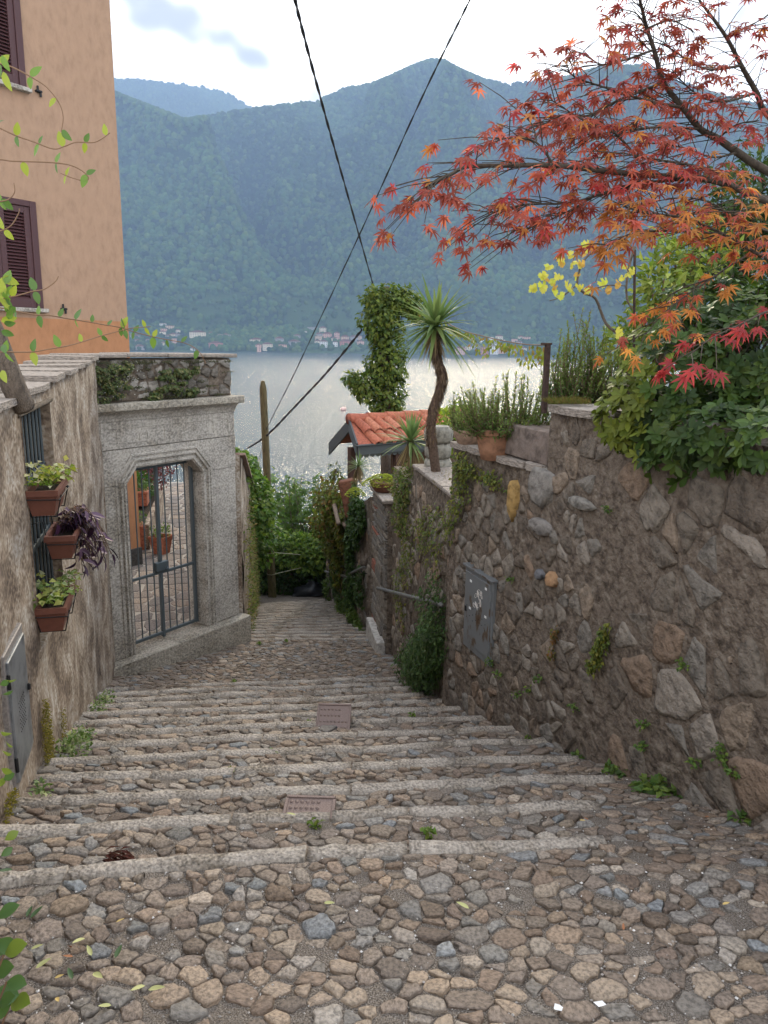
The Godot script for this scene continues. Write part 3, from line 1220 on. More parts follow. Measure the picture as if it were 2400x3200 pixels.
func kerb(lane: Node3D, x0: float, x1: float, f: Callable, wide: float, lift: float) -> void:
	var mb := MB.new()
	var seg := 8
	var wob := rf(0, 50)
	var prof := [[0.0, -0.07], [0.004, lift * 0.2], [0.009, lift], [0.03, lift * 1.1], [wide - 0.008, lift * 0.8], [wide, -0.02]]
	for k in seg + 1:
		var x := lerpf(x0, x1, float(k) / seg)
		var nz := ground_noise.get_noise_2d(x * 9.0 + wob, wob) * 0.009
		var dn: float = f.call(x)
		var y := lane_y(x, dn - 0.035)
		for pr in prof:
			mb.p(Vector3(x, y + pr[1] + (ground_noise.get_noise_2d(x * 14.0, wob + pr[0] * 90.0) * 0.009 if pr[1] > 0.0 else 0.0), -(dn + 0.008 - pr[0] + nz * (1.0 if pr[0] < 0.06 else -1.0))))
	var n := prof.size()
	for k in seg:
		for j in n - 1:
			var i := k * n + j
			mb.q(i, i + 1, i + n + 1, i + n)
	for e in [0, seg]:
		var i: int = e * n
		for j in range(1, n - 1):
			if e == 0:
				mb.t(i, i + j + 1, i + j)
			else:
				mb.t(i, i + j, i + j + 1)
	part(mb, "kerb_stone", mats.kerb, lane, true, true)



# ---------- left: rendered wall, gateway, house ----------
func lw(s: float, drop: float, off := 0.0) -> Vector3:
	return at(-1.53 - 0.2642 * s + 0.9645 * off, 2.96 + 0.9645 * s + 0.2642 * off, drop)


func gw(t: float, drop: float, off := 0.0) -> Vector3:
	return at(-2.8 + 0.5596 * t + 0.829 * off, 7.35 + 0.829 * t - 0.5596 * off, drop)


func hw(t: float, drop: float, off := 0.0) -> Vector3:
	return at(-3.63 - 0.53 * t + 0.848 * off, 11.1 - 0.848 * t - 0.53 * off, drop)


# frames: x along the wall, y up, z out of it, origin at drop 0
func lw_frame() -> Transform3D:
	return Transform3D(Basis(Vector3(-0.2642, 0, -0.9645), Vector3.UP, Vector3(0.9645, 0, -0.2642)), lw(0, 0))


func gw_frame() -> Transform3D:
	return Transform3D(Basis(Vector3(0.5596, 0, -0.829), Vector3.UP, Vector3(0.829, 0, 0.5596)), gw(0, 0))


func hw_frame() -> Transform3D:
	return Transform3D(Basis(Vector3(-0.53, 0, 0.848), Vector3.UP, Vector3(0.848, 0, 0.53)), hw(0, 0))


# a box in a wall frame: x0..x1 along, drop0..drop1 (top..bottom), z0..z1 out
func wbox(mb: MB, fr: Transform3D, x0: float, x1: float, top: float, bottom: float, z0: float, z1: float, b := 0.0, col := Color.WHITE) -> void:
	mb.box(fr * Transform3D(Basis(), Vector3((x0 + x1) * 0.5, -(top + bottom) * 0.5, (z0 + z1) * 0.5)), Vector3(absf(x1 - x0), absf(bottom - top), absf(z1 - z0)), b, col)


# uneven rendered face: grid over x0..x1 and top..bottom with a hole, plus sides and back
func rough_wall(mb: MB, fr: Transform3D, x0: float, x1: float, topf: Callable, botf: Callable, thick: float, hole := [], cell := 0.06, amp := 0.012, batter := 0.0) -> void:
	var nz := FastNoiseLite.new()
	nz.seed = 21
	nz.frequency = 1.4
	nz.fractal_octaves = 5
	var nx := maxi(2, int((x1 - x0) / cell))
	var hmax := 0.0
	for k in 9:
		var x := lerpf(x0, x1, k / 8.0)
		hmax = maxf(hmax, botf.call(x) - topf.call(x))
	var ny := maxi(2, int(hmax / cell))
	var i := mb.v.size()
	for k in nx + 1:
		var x := lerpf(x0, x1, float(k) / nx)
		var t: float = topf.call(x)
		var b: float = botf.call(x)
		for j in ny + 1:
			var dr := lerpf(t, b, float(j) / ny)
			var q := Vector2(x, dr)
			if hole.size():
				# draw grid lines onto the edges of the hole
				var cx := (x1 - x0) / nx * 0.5
				var cy := (b - t) / ny * 0.5
				for e in [hole[0], hole[1]]:
					if absf(x - e) <= cx:
						q.x = e
				for e in [hole[2], hole[3]]:
					if absf(dr - e) <= cy:
						q.y = e
			var w := fr * Vector3(q.x, -q.y, 0)
			var off := nz.get_noise_3d(w.x, w.y, w.z) * amp * 2.0 + batter * (dr - t)
			mb.p(fr * Vector3(q.x, -q.y, off))
	for k in nx:
		for j in ny:
			var a := i + k * (ny + 1) + j
			if hole.size():
				var m := fr.affine_inverse() * ((mb.v[a] + mb.v[a + 1] + mb.v[a + ny + 1] + mb.v[a + ny + 2]) * 0.25)
				if m.x > hole[0] and m.x < hole[1] and -m.y > hole[2] and -m.y < hole[3]:
					continue
			mb.q(a, a + ny + 1, a + ny + 2, a + 1)
	# top, ends and back
	var pts := []
	for k in nx + 1:
		pts.append(i + k * (ny + 1))
	var jn := mb.v.size()
	for k in nx + 1:
		var x := lerpf(x0, x1, float(k) / nx)
		mb.p(mb.v[pts[k]])
		mb.p(fr * Vector3(x, -topf.call(x), -thick))
		mb.p(fr * Vector3(x, -topf.call(x), -thick))
		mb.p(fr * Vector3(x, -botf.call(x), -thick))
	for k in nx:
		var a := jn + k * 4
		mb.q(a, a + 1, a + 5, a + 4)
		if hole.is_empty():
			mb.q(a + 2, a + 3, a + 7, a + 6)
	for e in [0, nx]:
		var x: float = x0 if e == 0 else x1
		mb.face([mb.v[i + e * (ny + 1)], mb.v[i + e * (ny + 1) + ny], fr * Vector3(x, -botf.call(x), -thick), fr * Vector3(x, -topf.call(x), -thick)])
	if hole.size():
		var h := hole
		for s in [[h[0], h[2], h[1], h[2]], [h[1], h[2], h[1], h[3]], [h[1], h[3], h[0], h[3]], [h[0], h[3], h[0], h[2]]]:
			mb.face([fr * Vector3(s[0], -s[1], 0.012), fr * Vector3(s[2], -s[3], 0.012), fr * Vector3(s[2], -s[3], -thick), fr * Vector3(s[0], -s[1], -thick)])
		var tt: float = topf.call((h[0] + h[1]) * 0.5)
		var bb: float = botf.call((h[0] + h[1]) * 0.5)
		for s in [[x0, h[0], tt, bb], [h[1], x1, tt, bb], [h[0], h[1], tt, h[2]], [h[0], h[1], h[3], bb]]:
			mb.face([fr * Vector3(s[0], -s[2], -thick), fr * Vector3(s[1], -s[2], -thick), fr * Vector3(s[1], -s[3], -thick), fr * Vector3(s[0], -s[3], -thick)])


func left_side() -> void:
	var fr := lw_frame()
	# the rendered wall with its barred opening
	var o := thing("rendered_wall", "tall wall of stained lime render with a barred opening and slab coping", "wall", lw(2, 3))
	var top_of := func(s: float) -> float: return 0.275 - 0.028 * clampf(s, -4.0, 4.5)
	var w := MB.new()
	rough_wall(w, fr, -5.5, 4.62, top_of, func(s: float) -> float: return ramp(2.96 + 0.9645 * s) + 0.25, 0.32, [0.63, 1.52, 0.34, 1.5], 0.055, 0.014)
	part(w, "wall", mats.streak, o)
	# closed store room behind the opening
	var room := MB.new()
	for e in [[0.3, 1.9, 0.1, 0.16, -1.5, -0.33], [0.3, 1.9, 1.7, 1.76, -1.5, -0.33], [0.3, 0.36, 0.16, 1.7, -1.5, -0.33], [1.84, 1.9, 0.16, 1.7, -1.5, -0.33], [0.36, 1.84, 0.16, 1.7, -1.5, -1.44]]:
		wbox(room, fr, e[0], e[1], e[2], e[3], e[4], e[5])
	part(room, "store_room", mats.streak, o, false)
	var lip := MB.new()
	wbox(lip, fr, 0.56, 1.6, 0.315, 0.345, -0.2, 0.02, 0.008)
	part(lip, "lintel", mat("wood_lintel", lin(0.2, 0.16, 0.12), 0.95, {"tex": "mottle", "bump": "fine", "cm": 0.5, "scale": Vector3(1, 6, 1)}), o)
	var sill := MB.new()
	wbox(sill, fr, 0.6, 1.55, 1.49, 1.53, -0.3, 0.015, 0.008)
	part(sill, "sill", mats.streak, o)
	# coping of thin riven slabs, each laid across the wall
	var s := -3.4
	while s < 4.6:
		var wd := rf(0.28, 0.8)
		var mb := MB.new()
		var y: float = top_of.call(s) - 0.03 + rf(-0.008, 0.008)
		var poly := PackedVector2Array()
		for q in [[s, 0.035], [s + wd * 0.5, 0.045], [s + wd - 0.012, 0.03], [s + wd - 0.012, -0.16], [s + wd - 0.012, -0.43], [s + wd * 0.5, -0.45], [s, -0.42], [s + 0.005, -0.18]]:
			poly.append(Vector2(q[0] + rf(-0.006, 0.006), q[1] + rf(-0.02, 0.02)))
		var lay := fr * Transform3D(Basis(Vector3(1, 0, 0), Vector3(0, 0, 1), Vector3(0, 1, 0)).rotated(Vector3.RIGHT, rf(-0.02, 0.02)), Vector3(0, -y, 0))
		mb.slab(lay, poly, rf(0.022, 0.04))
		part(mb, "coping_slab", mats.slate_slab, o, false, true)
		s += wd
	# bars of the opening
	for k in 8:
		var x := 0.69 + k * 0.11
		var mb := MB.new()
		mb.tube([fr * Vector3(x, -0.33, -0.04), fr * Vector3(x, -1.5, -0.04)], 0.008, 6)
		part(mb, "bar", mats.iron, o, true, true)
	for y in [0.7, 1.06, 1.4]:
		var mb := MB.new()
		wbox(mb, fr, 0.62, 1.53, y - 0.018, y + 0.018, -0.05, -0.035, 0.001)
		part(mb, "cross_bar", mats.iron, o, false, true)

	planter(fr, "brown plastic window box of yellow variegated ivy, topmost of three", 0.6, 0.69, 0.0)
	planter(fr, "brown plastic window box of dark purple trailing leaves", 0.9, 0.985, 0.025)
	planter(fr, "brown plastic window box of pale variegated ivy, lowest of three", 0.58, 1.265, 0.0)
	box_plants(fr)

	# grey meter cabinet let into the wall
	var cab := thing("meter_cabinet", "flush grey metal meter cabinet low in the stained render wall", "cabinet", lw(0, 1.75, 0.02))
	var mb := MB.new()
	wbox(mb, fr, -0.16, 0.235, 1.205, 1.8, -0.05, 0.012, 0.004)
	part(mb, "frame", mat("cab_frame", lin(0.32, 0.29, 0.27), 0.6, {"tex": "grain", "scale": Vector3(2, 2, 2), "metal": 0.3}), cab, false)
	mb = MB.new()
	wbox(mb, fr, -0.14, 0.205, 1.24, 1.765, 0.0, 0.022, 0.004)
	var door := part(mb, "door", mat("cab_door", lin(0.27, 0.285, 0.3), 0.42, {"tex": "mottle", "scale": Vector3(1.2, 1.2, 1.2), "metal": 0.55}), cab, false)
	var dot := MB.new()
	for i in 6:
		for j in 8:
			dot.tube([fr * Vector3(-0.02 + i * 0.022, -1.47 - j * 0.018, 0.02), fr * Vector3(-0.02 + i * 0.022, -1.47 - j * 0.018, 0.0235)], 0.0032, 6)
	part(dot, "vent_holes", mats.black_iron, door, false)
	mb = MB.new()
	wbox(mb, fr, 0.175, 0.19, 1.47, 1.5, 0.02, 0.034, 0.003)
	part(mb, "lock", mats.black_iron, door, false)
	for y in [1.32, 1.68]:
		mb = MB.new()
		mb.tube([fr * Vector3(-0.146, -y + 0.03, 0.02), fr * Vector3(-0.146, -y - 0.03, 0.02)], 0.007, 6)
		part(mb, "hinge", mats.black_iron, cab, true)

	gateway()
	house()


func planter(fr: Transform3D, label: String, s0: float, drop: float, off: float) -> void:
	var o := thing("window_box", label, "planter", lw(s0, drop + 0.13, off), "window boxes on the barred opening")
	var ln := 0.36
	var mb := MB.new()
	var ring := func(gr: float, y: float, inn := 0.0) -> Array:
		var a := 0.017 * gr
		return [fr * Vector3(s0 + a + inn, -y, off + a + inn), fr * Vector3(s0 + ln - a - inn, -y, off + a + inn), fr * Vector3(s0 + ln - a - inn, -y, off + 0.145 - a - inn), fr * Vector3(s0 + a + inn, -y, off + 0.145 - a - inn)]
	var rings := [ring.call(1.4, drop + 0.125), ring.call(0.25, drop + 0.03), ring.call(-0.25, drop + 0.028), ring.call(-0.25, drop), ring.call(0.0, drop, 0.012), ring.call(0.5, drop + 0.045, 0.012)]
	var cen := fr * Vector3(s0 + ln * 0.5, -drop - 0.06, off + 0.07)
	for k in rings.size() - 1:
		for e in 4:
			var i := mb.v.size()
			for q in [rings[k][e], rings[k][(e + 1) % 4], rings[k + 1][(e + 1) % 4], rings[k + 1][e]]:
				mb.p(q)
			if k < 3:
				mb.away4(i, i + 1, i + 2, i + 3, cen)
			else:
				mb.q(i, i + 1, i + 2, i + 3)
	mb.face(rings[0])
	part(mb, "box", mat("box_plastic", lin(0.155, 0.058, 0.038), 0.6, {"tex": "soft", "scale": Vector3(2, 2, 2)}), o, false)
	var so := MB.new()
	so.face([rings[5][0] + Vector3.UP * 0.02, rings[5][1] + Vector3.UP * 0.02, rings[5][2] + Vector3.UP * 0.02, rings[5][3] + Vector3.UP * 0.02])
	part(so, "soil", mats.soil, o, false)
	var br := MB.new()
	for e in [0.05, ln - 0.05]:
		br.tube([fr * Vector3(s0 + e, -drop + 0.06, -0.04), fr * Vector3(s0 + e, -drop + 0.07, off - 0.01), fr * Vector3(s0 + e, -drop - 0.135, off + 0.015), fr * Vector3(s0 + e, -drop - 0.135, off + 0.13), fr * Vector3(s0 + e, -drop - 0.03, off + 0.155)], 0.0035, 5)
	br.tube([fr * Vector3(s0 - 0.006, -drop - 0.04, off + 0.0), fr * Vector3(s0 - 0.006, -drop - 0.045, off + 0.152), fr * Vector3(s0 + ln, -drop - 0.045, off + 0.152), fr * Vector3(s0 + ln, -drop - 0.04, off)], 0.003, 5)
	part(br, "wire_bracket", mats.black_iron, o, true)


func box_plants(fr: Transform3D) -> void:
	# ivy in the top and bottom boxes
	for spec in [[0.6, 0.66, "yellow-green variegated ivy spilling out of the topmost window box", [lin(0.34, 0.36, 0.05), lin(0.45, 0.42, 0.12), lin(0.22, 0.3, 0.05), lin(0.52, 0.5, 0.3)]], [0.58, 1.24, "pale variegated ivy filling the lowest window box", [lin(0.3, 0.36, 0.16), lin(0.44, 0.47, 0.3), lin(0.2, 0.28, 0.08), lin(0.36, 0.38, 0.12)]]]:
		var s0: float = spec[0]
		var dr: float = spec[1]
		var o := thing("ivy", spec[2], "plant", fr * Vector3(s0 + 0.15, -dr, 0.07), "ivy in the window boxes")
		var moss := MB.new()
		for k in 260:
			var q := fr * Vector3(s0 + rf(0.02, 0.34), -dr - 0.012, rf(0.02, 0.13))
			moss.leaf(frame(q, Vector3(rf(-1, 1), rf(0.2, 1.4), rf(-1, 1)), Vector3.UP), rf(0.015, 0.03), 0.012, vary(lin(0.16, 0.24, 0.03), 0.4, 0.1))
		stuff(part(moss, "moss", mats.foliage, o, false))
		for k in 120:
			var f := rng.randf()
			var q := fr * Vector3(s0 + rf(-0.02, 0.4), -dr + rf(-0.01, 0.075) * (1.0 - absf(f - 0.5)), rf(-0.04, 0.16))
			if k > 95:
				q = fr * Vector3(s0 + 0.36 + rf(0, 0.2), -dr - rf(-0.02, 0.1) * f, 0.1 + rf(0, 0.06))
			var lf := MB.new()
			lf.leaf(frame(q, (fr.basis.z * rf(-0.5, 1.0) + fr.basis.x * rf(-1, 1) + Vector3.UP * rf(-0.5, 0.5)), Vector3.UP + rdir() * 0.7), rf(0.028, 0.046), rf(0.026, 0.04), vary(spec[3][rng.randi() % 4], 0.25, 0.05), 0.2, 0.15)
			part(lf, "leaf", mats.foliage_matt, o, false, true)
		var st := MB.new()
		for k in 6:
			var a := fr * Vector3(s0 + rf(0.05, 0.3), -dr - 0.01, rf(0.03, 0.12))
			st.tube([a, a + fr.basis.z * 0.05 + Vector3.UP * 0.05, a + fr.basis.z * 0.1 + Vector3.UP * 0.02], 0.0015, 4)
		part(st, "stem", mats.twig, o)
	# the purple trailing plant
	var o := thing("purple_vine", "dark purple sweet potato vine trailing from the middle window box", "plant", fr * Vector3(1.15, -0.97, 0.1))
	var sm := MB.new()
	var pm := [mat("purple_a", lin(0.045, 0.018, 0.042), 0.5), mat("purple_b", lin(0.075, 0.03, 0.065), 0.5), mat("purple_c", lin(0.1, 0.055, 0.09), 0.55)]
	var shapes := []
	for k in 4:
		var lf := MB.new()
		lf.leaf_full(Transform3D(), 0.088, 0.04, Color.WHITE, 0.15, 0.05 + k * 0.14)
		shapes.append(lf.mesh(false))
	for st in 34:
		var a := fr * Vector3(rf(1.06, 1.24), -0.96, rf(0.06, 0.15))
		var outw := fr.basis.z * rf(0.02, 0.2) + fr.basis.x * rf(0.0, 0.16)
		var fall := rf(0.02, 0.3)
		var b := a + outw * 0.5 + Vector3.UP * rf(0.01, 0.08)
		var c := a + outw + Vector3.DOWN * fall
		var pts := curve([a, b, c], 5)
		sm.tube(pts, 0.002, 4)
		for k in 10:
			var q: Vector3 = pts[1 + k]
			if rng.randf() < 0.85:
				var dir := (outw.normalized() * 0.6 + rdir() * 0.8 + Vector3.DOWN * 0.9)
				inst(shapes[rng.randi() % 4], "leaf", pm[rng.randi() % 3], o, frame(q, dir, fr.basis.z + Vector3.UP * 0.6 + rdir() * 0.4).scaled_local(Vector3.ONE * rf(0.6, 1.1)))
	part(sm, "stem", mats.twig, o)
	var red := MB.new()
	for k in 3:
		red.leaf(frame(fr * Vector3(1.36, -0.95 + k * 0.012, 0.12), Vector3(0.4, -1.0 + k * 0.5, 0.3), fr.basis.z), 0.045, 0.022, lin(0.55, 0.05, 0.03))
	part(red, "red_flower", mats.foliage, o, false)


# a moulding of width a..b beside an open line of points in a wall frame
func moulding(mb: MB, fr: Transform3D, line: Array, a: float, b: float, z0: float, z1: float) -> void:
	var n := line.size()
	var rows := []
	for k in n:
		var p: Vector2 = line[k]
		var d0: Vector2 = (line[k] - line[maxi(k - 1, 0)]).normalized() if k > 0 else (line[1] - line[0]).normalized()
		var d1: Vector2 = (line[mini(k + 1, n - 1)] - line[k]).normalized() if k < n - 1 else d0
		var n0 := Vector2(-d0.y, d0.x)
		var n1 := Vector2(-d1.y, d1.x)
		var m := (n0 + n1).normalized()
		m /= maxf(0.3, m.dot(n0))
		rows.append([p + m * a, p + m * (a + (b - a) * 0.25), p + m * (a + (b - a) * 0.75), p + m * b])
	for k in n - 1:
		var i := mb.v.size()
		for r in [rows[k], rows[k + 1]]:
			for j in 4:
				var z: float = z0 if j == 0 or j == 3 else z1
				mb.p(fr * Vector3(r[j].x, -r[j].y, z))
		for j in 3:
			mb.q(i + j, i + 4 + j, i + 5 + j, i + 1 + j)


func gateway() -> void:
	var fr := gw_frame()
	var o := thing("stone_gateway", "grey granite gateway with moulded surround, carved frieze and cornice", "gateway", gw(0.9, 3.6))
	var mb := MB.new()
	wbox(mb, fr, -0.06, 1.96, 3.225, 3.95, -0.4, 0.13, 0.02)
	part(mb, "threshold", mats.granite_old, o)
	for side in 2:
		var x0: float = [0.0, 1.36][side]
		var x1: float = [0.36, 1.89][side]
		mb = MB.new()
		wbox(mb, fr, x0, x1, 1.402, 3.225, -0.3, 0.0, 0.012)
		part(mb, "jamb", mats.granite, o)
	mb = MB.new()
	mb.slab(fr, PackedVector2Array([Vector2(0, -1.4), Vector2(0.36, -1.4), Vector2(0.49, -1.25), Vector2(1.23, -1.25), Vector2(1.36, -1.4), Vector2(1.89, -1.4), Vector2(1.89, -1.045), Vector2(0, -1.045)]), 0.3)
	part(mb, "lintel", mats.granite, o, false)
	# mouldings that follow the opening
	var line := [Vector2(0.36, 3.22), Vector2(0.36, 1.405), Vector2(0.492, 1.252), Vector2(1.228, 1.252), Vector2(1.36, 1.405), Vector2(1.36, 3.22)]
	for e in [[0.008, 0.05, 0.016], [0.07, 0.1, 0.028], [0.118, 0.15, 0.014]]:
		mb = MB.new()
		moulding(mb, fr, line, -e[1], -e[0], -0.001, e[2])
		part(mb, "moulding", mats.granite, o, false)
	mb = MB.new()
	wbox(mb, fr, 0.01, 1.88, 0.765, 1.04, -0.3, 0.006, 0.006)
	var fz := part(mb, "frieze", mats.granite, o)
	# worn carving: three panels with rounded corners
	var car := MB.new()
	var arc := func(cx: float, cy: float, r: float, a0: float, a1: float) -> Array:
		var out := []
		for k in 7:
			var a := deg_to_rad(lerpf(a0, a1, k / 6.0))
			out.append(Vector2(cx + cos(a) * r, cy + sin(a) * r))
		return out
	for l in [[Vector2(0.12, 0.83)] + arc.call(0.22, 0.88, 0.05, -90.0, 0.0) + [Vector2(0.27, 0.985)], [Vector2(0.4, 0.86), Vector2(0.4, 0.835)] + arc.call(1.5, 0.885, 0.05, -90.0, 0.0) + [Vector2(1.55, 0.98)], [Vector2(1.66, 0.835)] + arc.call(1.74, 0.875, 0.04, -90.0, 0.0) + [Vector2(1.78, 0.96)], [Vector2(0.4, 0.985), Vector2(0.62, 0.985)], [Vector2(0.86, 0.84), Vector2(0.865, 0.9), Vector2(0.86, 0.98)], [Vector2(0.54, 0.9), Vector2(0.545, 0.97)], [Vector2(0.64, 0.89), Vector2(0.64, 0.96)], [Vector2(1.06, 0.88), Vector2(1.06, 0.95)], [Vector2(1.3, 0.985), Vector2(1.52, 0.985)]]:
		moulding(car, fr, l, -0.006, 0.006, 0.004, 0.012)
	part(car, "carving", mats.granite, fz, false)
	mb = MB.new()
	mb.slab(fr * Transform3D(Basis(Vector3(0, 0, 1), Vector3(0, 1, 0), Vector3(-1, 0, 0)), Vector3(0.0, 0, 0)), PackedVector2Array([Vector2(-0.3, -0.763), Vector2(0.008, -0.763), Vector2(0.015, -0.735), Vector2(0.035, -0.7), Vector2(0.07, -0.672), Vector2(0.075, -0.662), Vector2(-0.3, -0.662)]), 1.89)
	part(mb, "cavetto", mats.granite, o, false)
	mb = MB.new()
	wbox(mb, fr, -0.05, 1.95, 0.58, 0.66, -0.3, 0.115, 0.008)
	part(mb, "cornice", mats.granite_old, o)

	# rubble parapet over the gateway
	var pr := thing("rubble_parapet", "mossy rubble parapet with flat slab coping above the stone gateway", "wall", gw(0.9, 0.58))
	mb = MB.new()
	wbox(mb, fr, -0.02, 1.88, 0.16, 0.58, -0.34, -0.03, 0.01)
	part(mb, "core", mats.mortar, pr, false)
	var sites := PackedVector2Array()
	for r in 4:
		var x := 0.02
		while x < 1.88:
			sites.append(Vector2(x + rf(-0.03, 0.03), -0.21 - r * 0.105 + rf(-0.03, 0.03)))
			x += rf(0.09, 0.2)
	var polys := cells(sites, Vector2(0.16, 0.13))
	var f := func(p: Vector2, l: float) -> Vector3: return fr * Vector3(p.x, p.y, -0.03 + l)
	var sm := [mat("par_a", lin(0.36, 0.33, 0.29), 0.9, {"tex": "mottle", "bump": "coarse", "cm": 1.0, "scale": Vector3(3, 3, 3)}), mat("par_b", lin(0.2, 0.18, 0.155), 0.92, {"tex": "mottle", "bump": "coarse", "cm": 1.2, "scale": Vector3(3, 3, 3)}), mat("par_c", lin(0.4, 0.37, 0.33), 0.9, {"tex": "mottle", "bump": "coarse", "cm": 1.0, "scale": Vector3(3, 3, 3)})]
	var rect := PackedVector2Array([Vector2(0, -0.57), Vector2(1.87, -0.57), Vector2(1.87, -0.165), Vector2(0, -0.165)])
	for k in polys.size():
		if rng.randf() < 0.2:
			continue
		var cl := Geometry2D.intersect_polygons(polys[k], rect)
		if cl.is_empty():
			continue
		var poly := worn(cl[0], rf(0.006, 0.022), 0.008)
		if poly.size() > 3:
			mb = MB.new()
			stone(mb, ccw(poly), f, rf(0.012, 0.032), 0.02, Color.WHITE, rf(0, 0.9), rf(0.06, 0.2))
			part(mb, "stone", sm[[0, 1, 1, 0, 2][rng.randi() % 5]], pr, true, true)
	var x := -0.12
	while x < 1.9:
		var wd := rf(0.3, 0.6)
		mb = MB.new()
		var y := 0.13 + rf(-0.008, 0.008)
		wbox(mb, fr, x, minf(x + wd - 0.01, 1.95), y - 0.02, y + 0.022, -0.42, 0.02 + rf(-0.01, 0.03), 0.008)
		part(mb, "coping_slab", mats.slate_slab, pr, true, true)
		x += wd

	# iron gate
	var gt := thing("iron_gate", "grey-green barred iron gate with lock box set in the stone gateway", "gate", gw(0.86, 3.2, -0.15))
	var z0 := -0.165
	var z1 := -0.135
	for e in [[0.365, 1.355, 1.27, 1.305], [0.365, 1.355, 3.15, 3.185], [0.365, 1.355, 2.455, 2.485]]:
		mb = MB.new()
		wbox(mb, fr, e[0], e[1], e[2], e[3], z0, z1, 0.003)
		part(mb, "rail", mats.iron, gt, false, true)
	for e in [0.37, 0.845, 1.33]:
		mb = MB.new()
		wbox(mb, fr, e - 0.018, e + 0.018, 1.27, 3.215 if e > 0.5 and e < 1.0 else 3.185, z0 - 0.004, z1 + 0.004, 0.003)
		part(mb, "stile", mats.iron, gt, false, true)
	for k in 9:
		var bx := lerpf(0.37, 1.33, (k + 1) / 10.0)
		if absf(bx - 0.845) < 0.04:
			continue
		mb = MB.new()
		mb.tube([fr * Vector3(bx, -1.29, -0.15), fr * Vector3(bx, -3.17, -0.15)], 0.0075, 6)
		part(mb, "bar", mats.iron, gt, true, true)
	mb = MB.new()
	wbox(mb, fr, 0.765, 0.935, 2.345, 2.45, -0.175, -0.11, 0.006)
	var lk := part(mb, "lock_box", mats.iron, gt, false)
	mb = MB.new()
	mb.tube([fr * Vector3(0.9, -2.415, -0.11), fr * Vector3(0.9, -2.415, -0.08), fr * Vector3(0.86, -2.42, -0.075)], 0.007, 6)
	part(mb, "handle", mats.iron, lk)


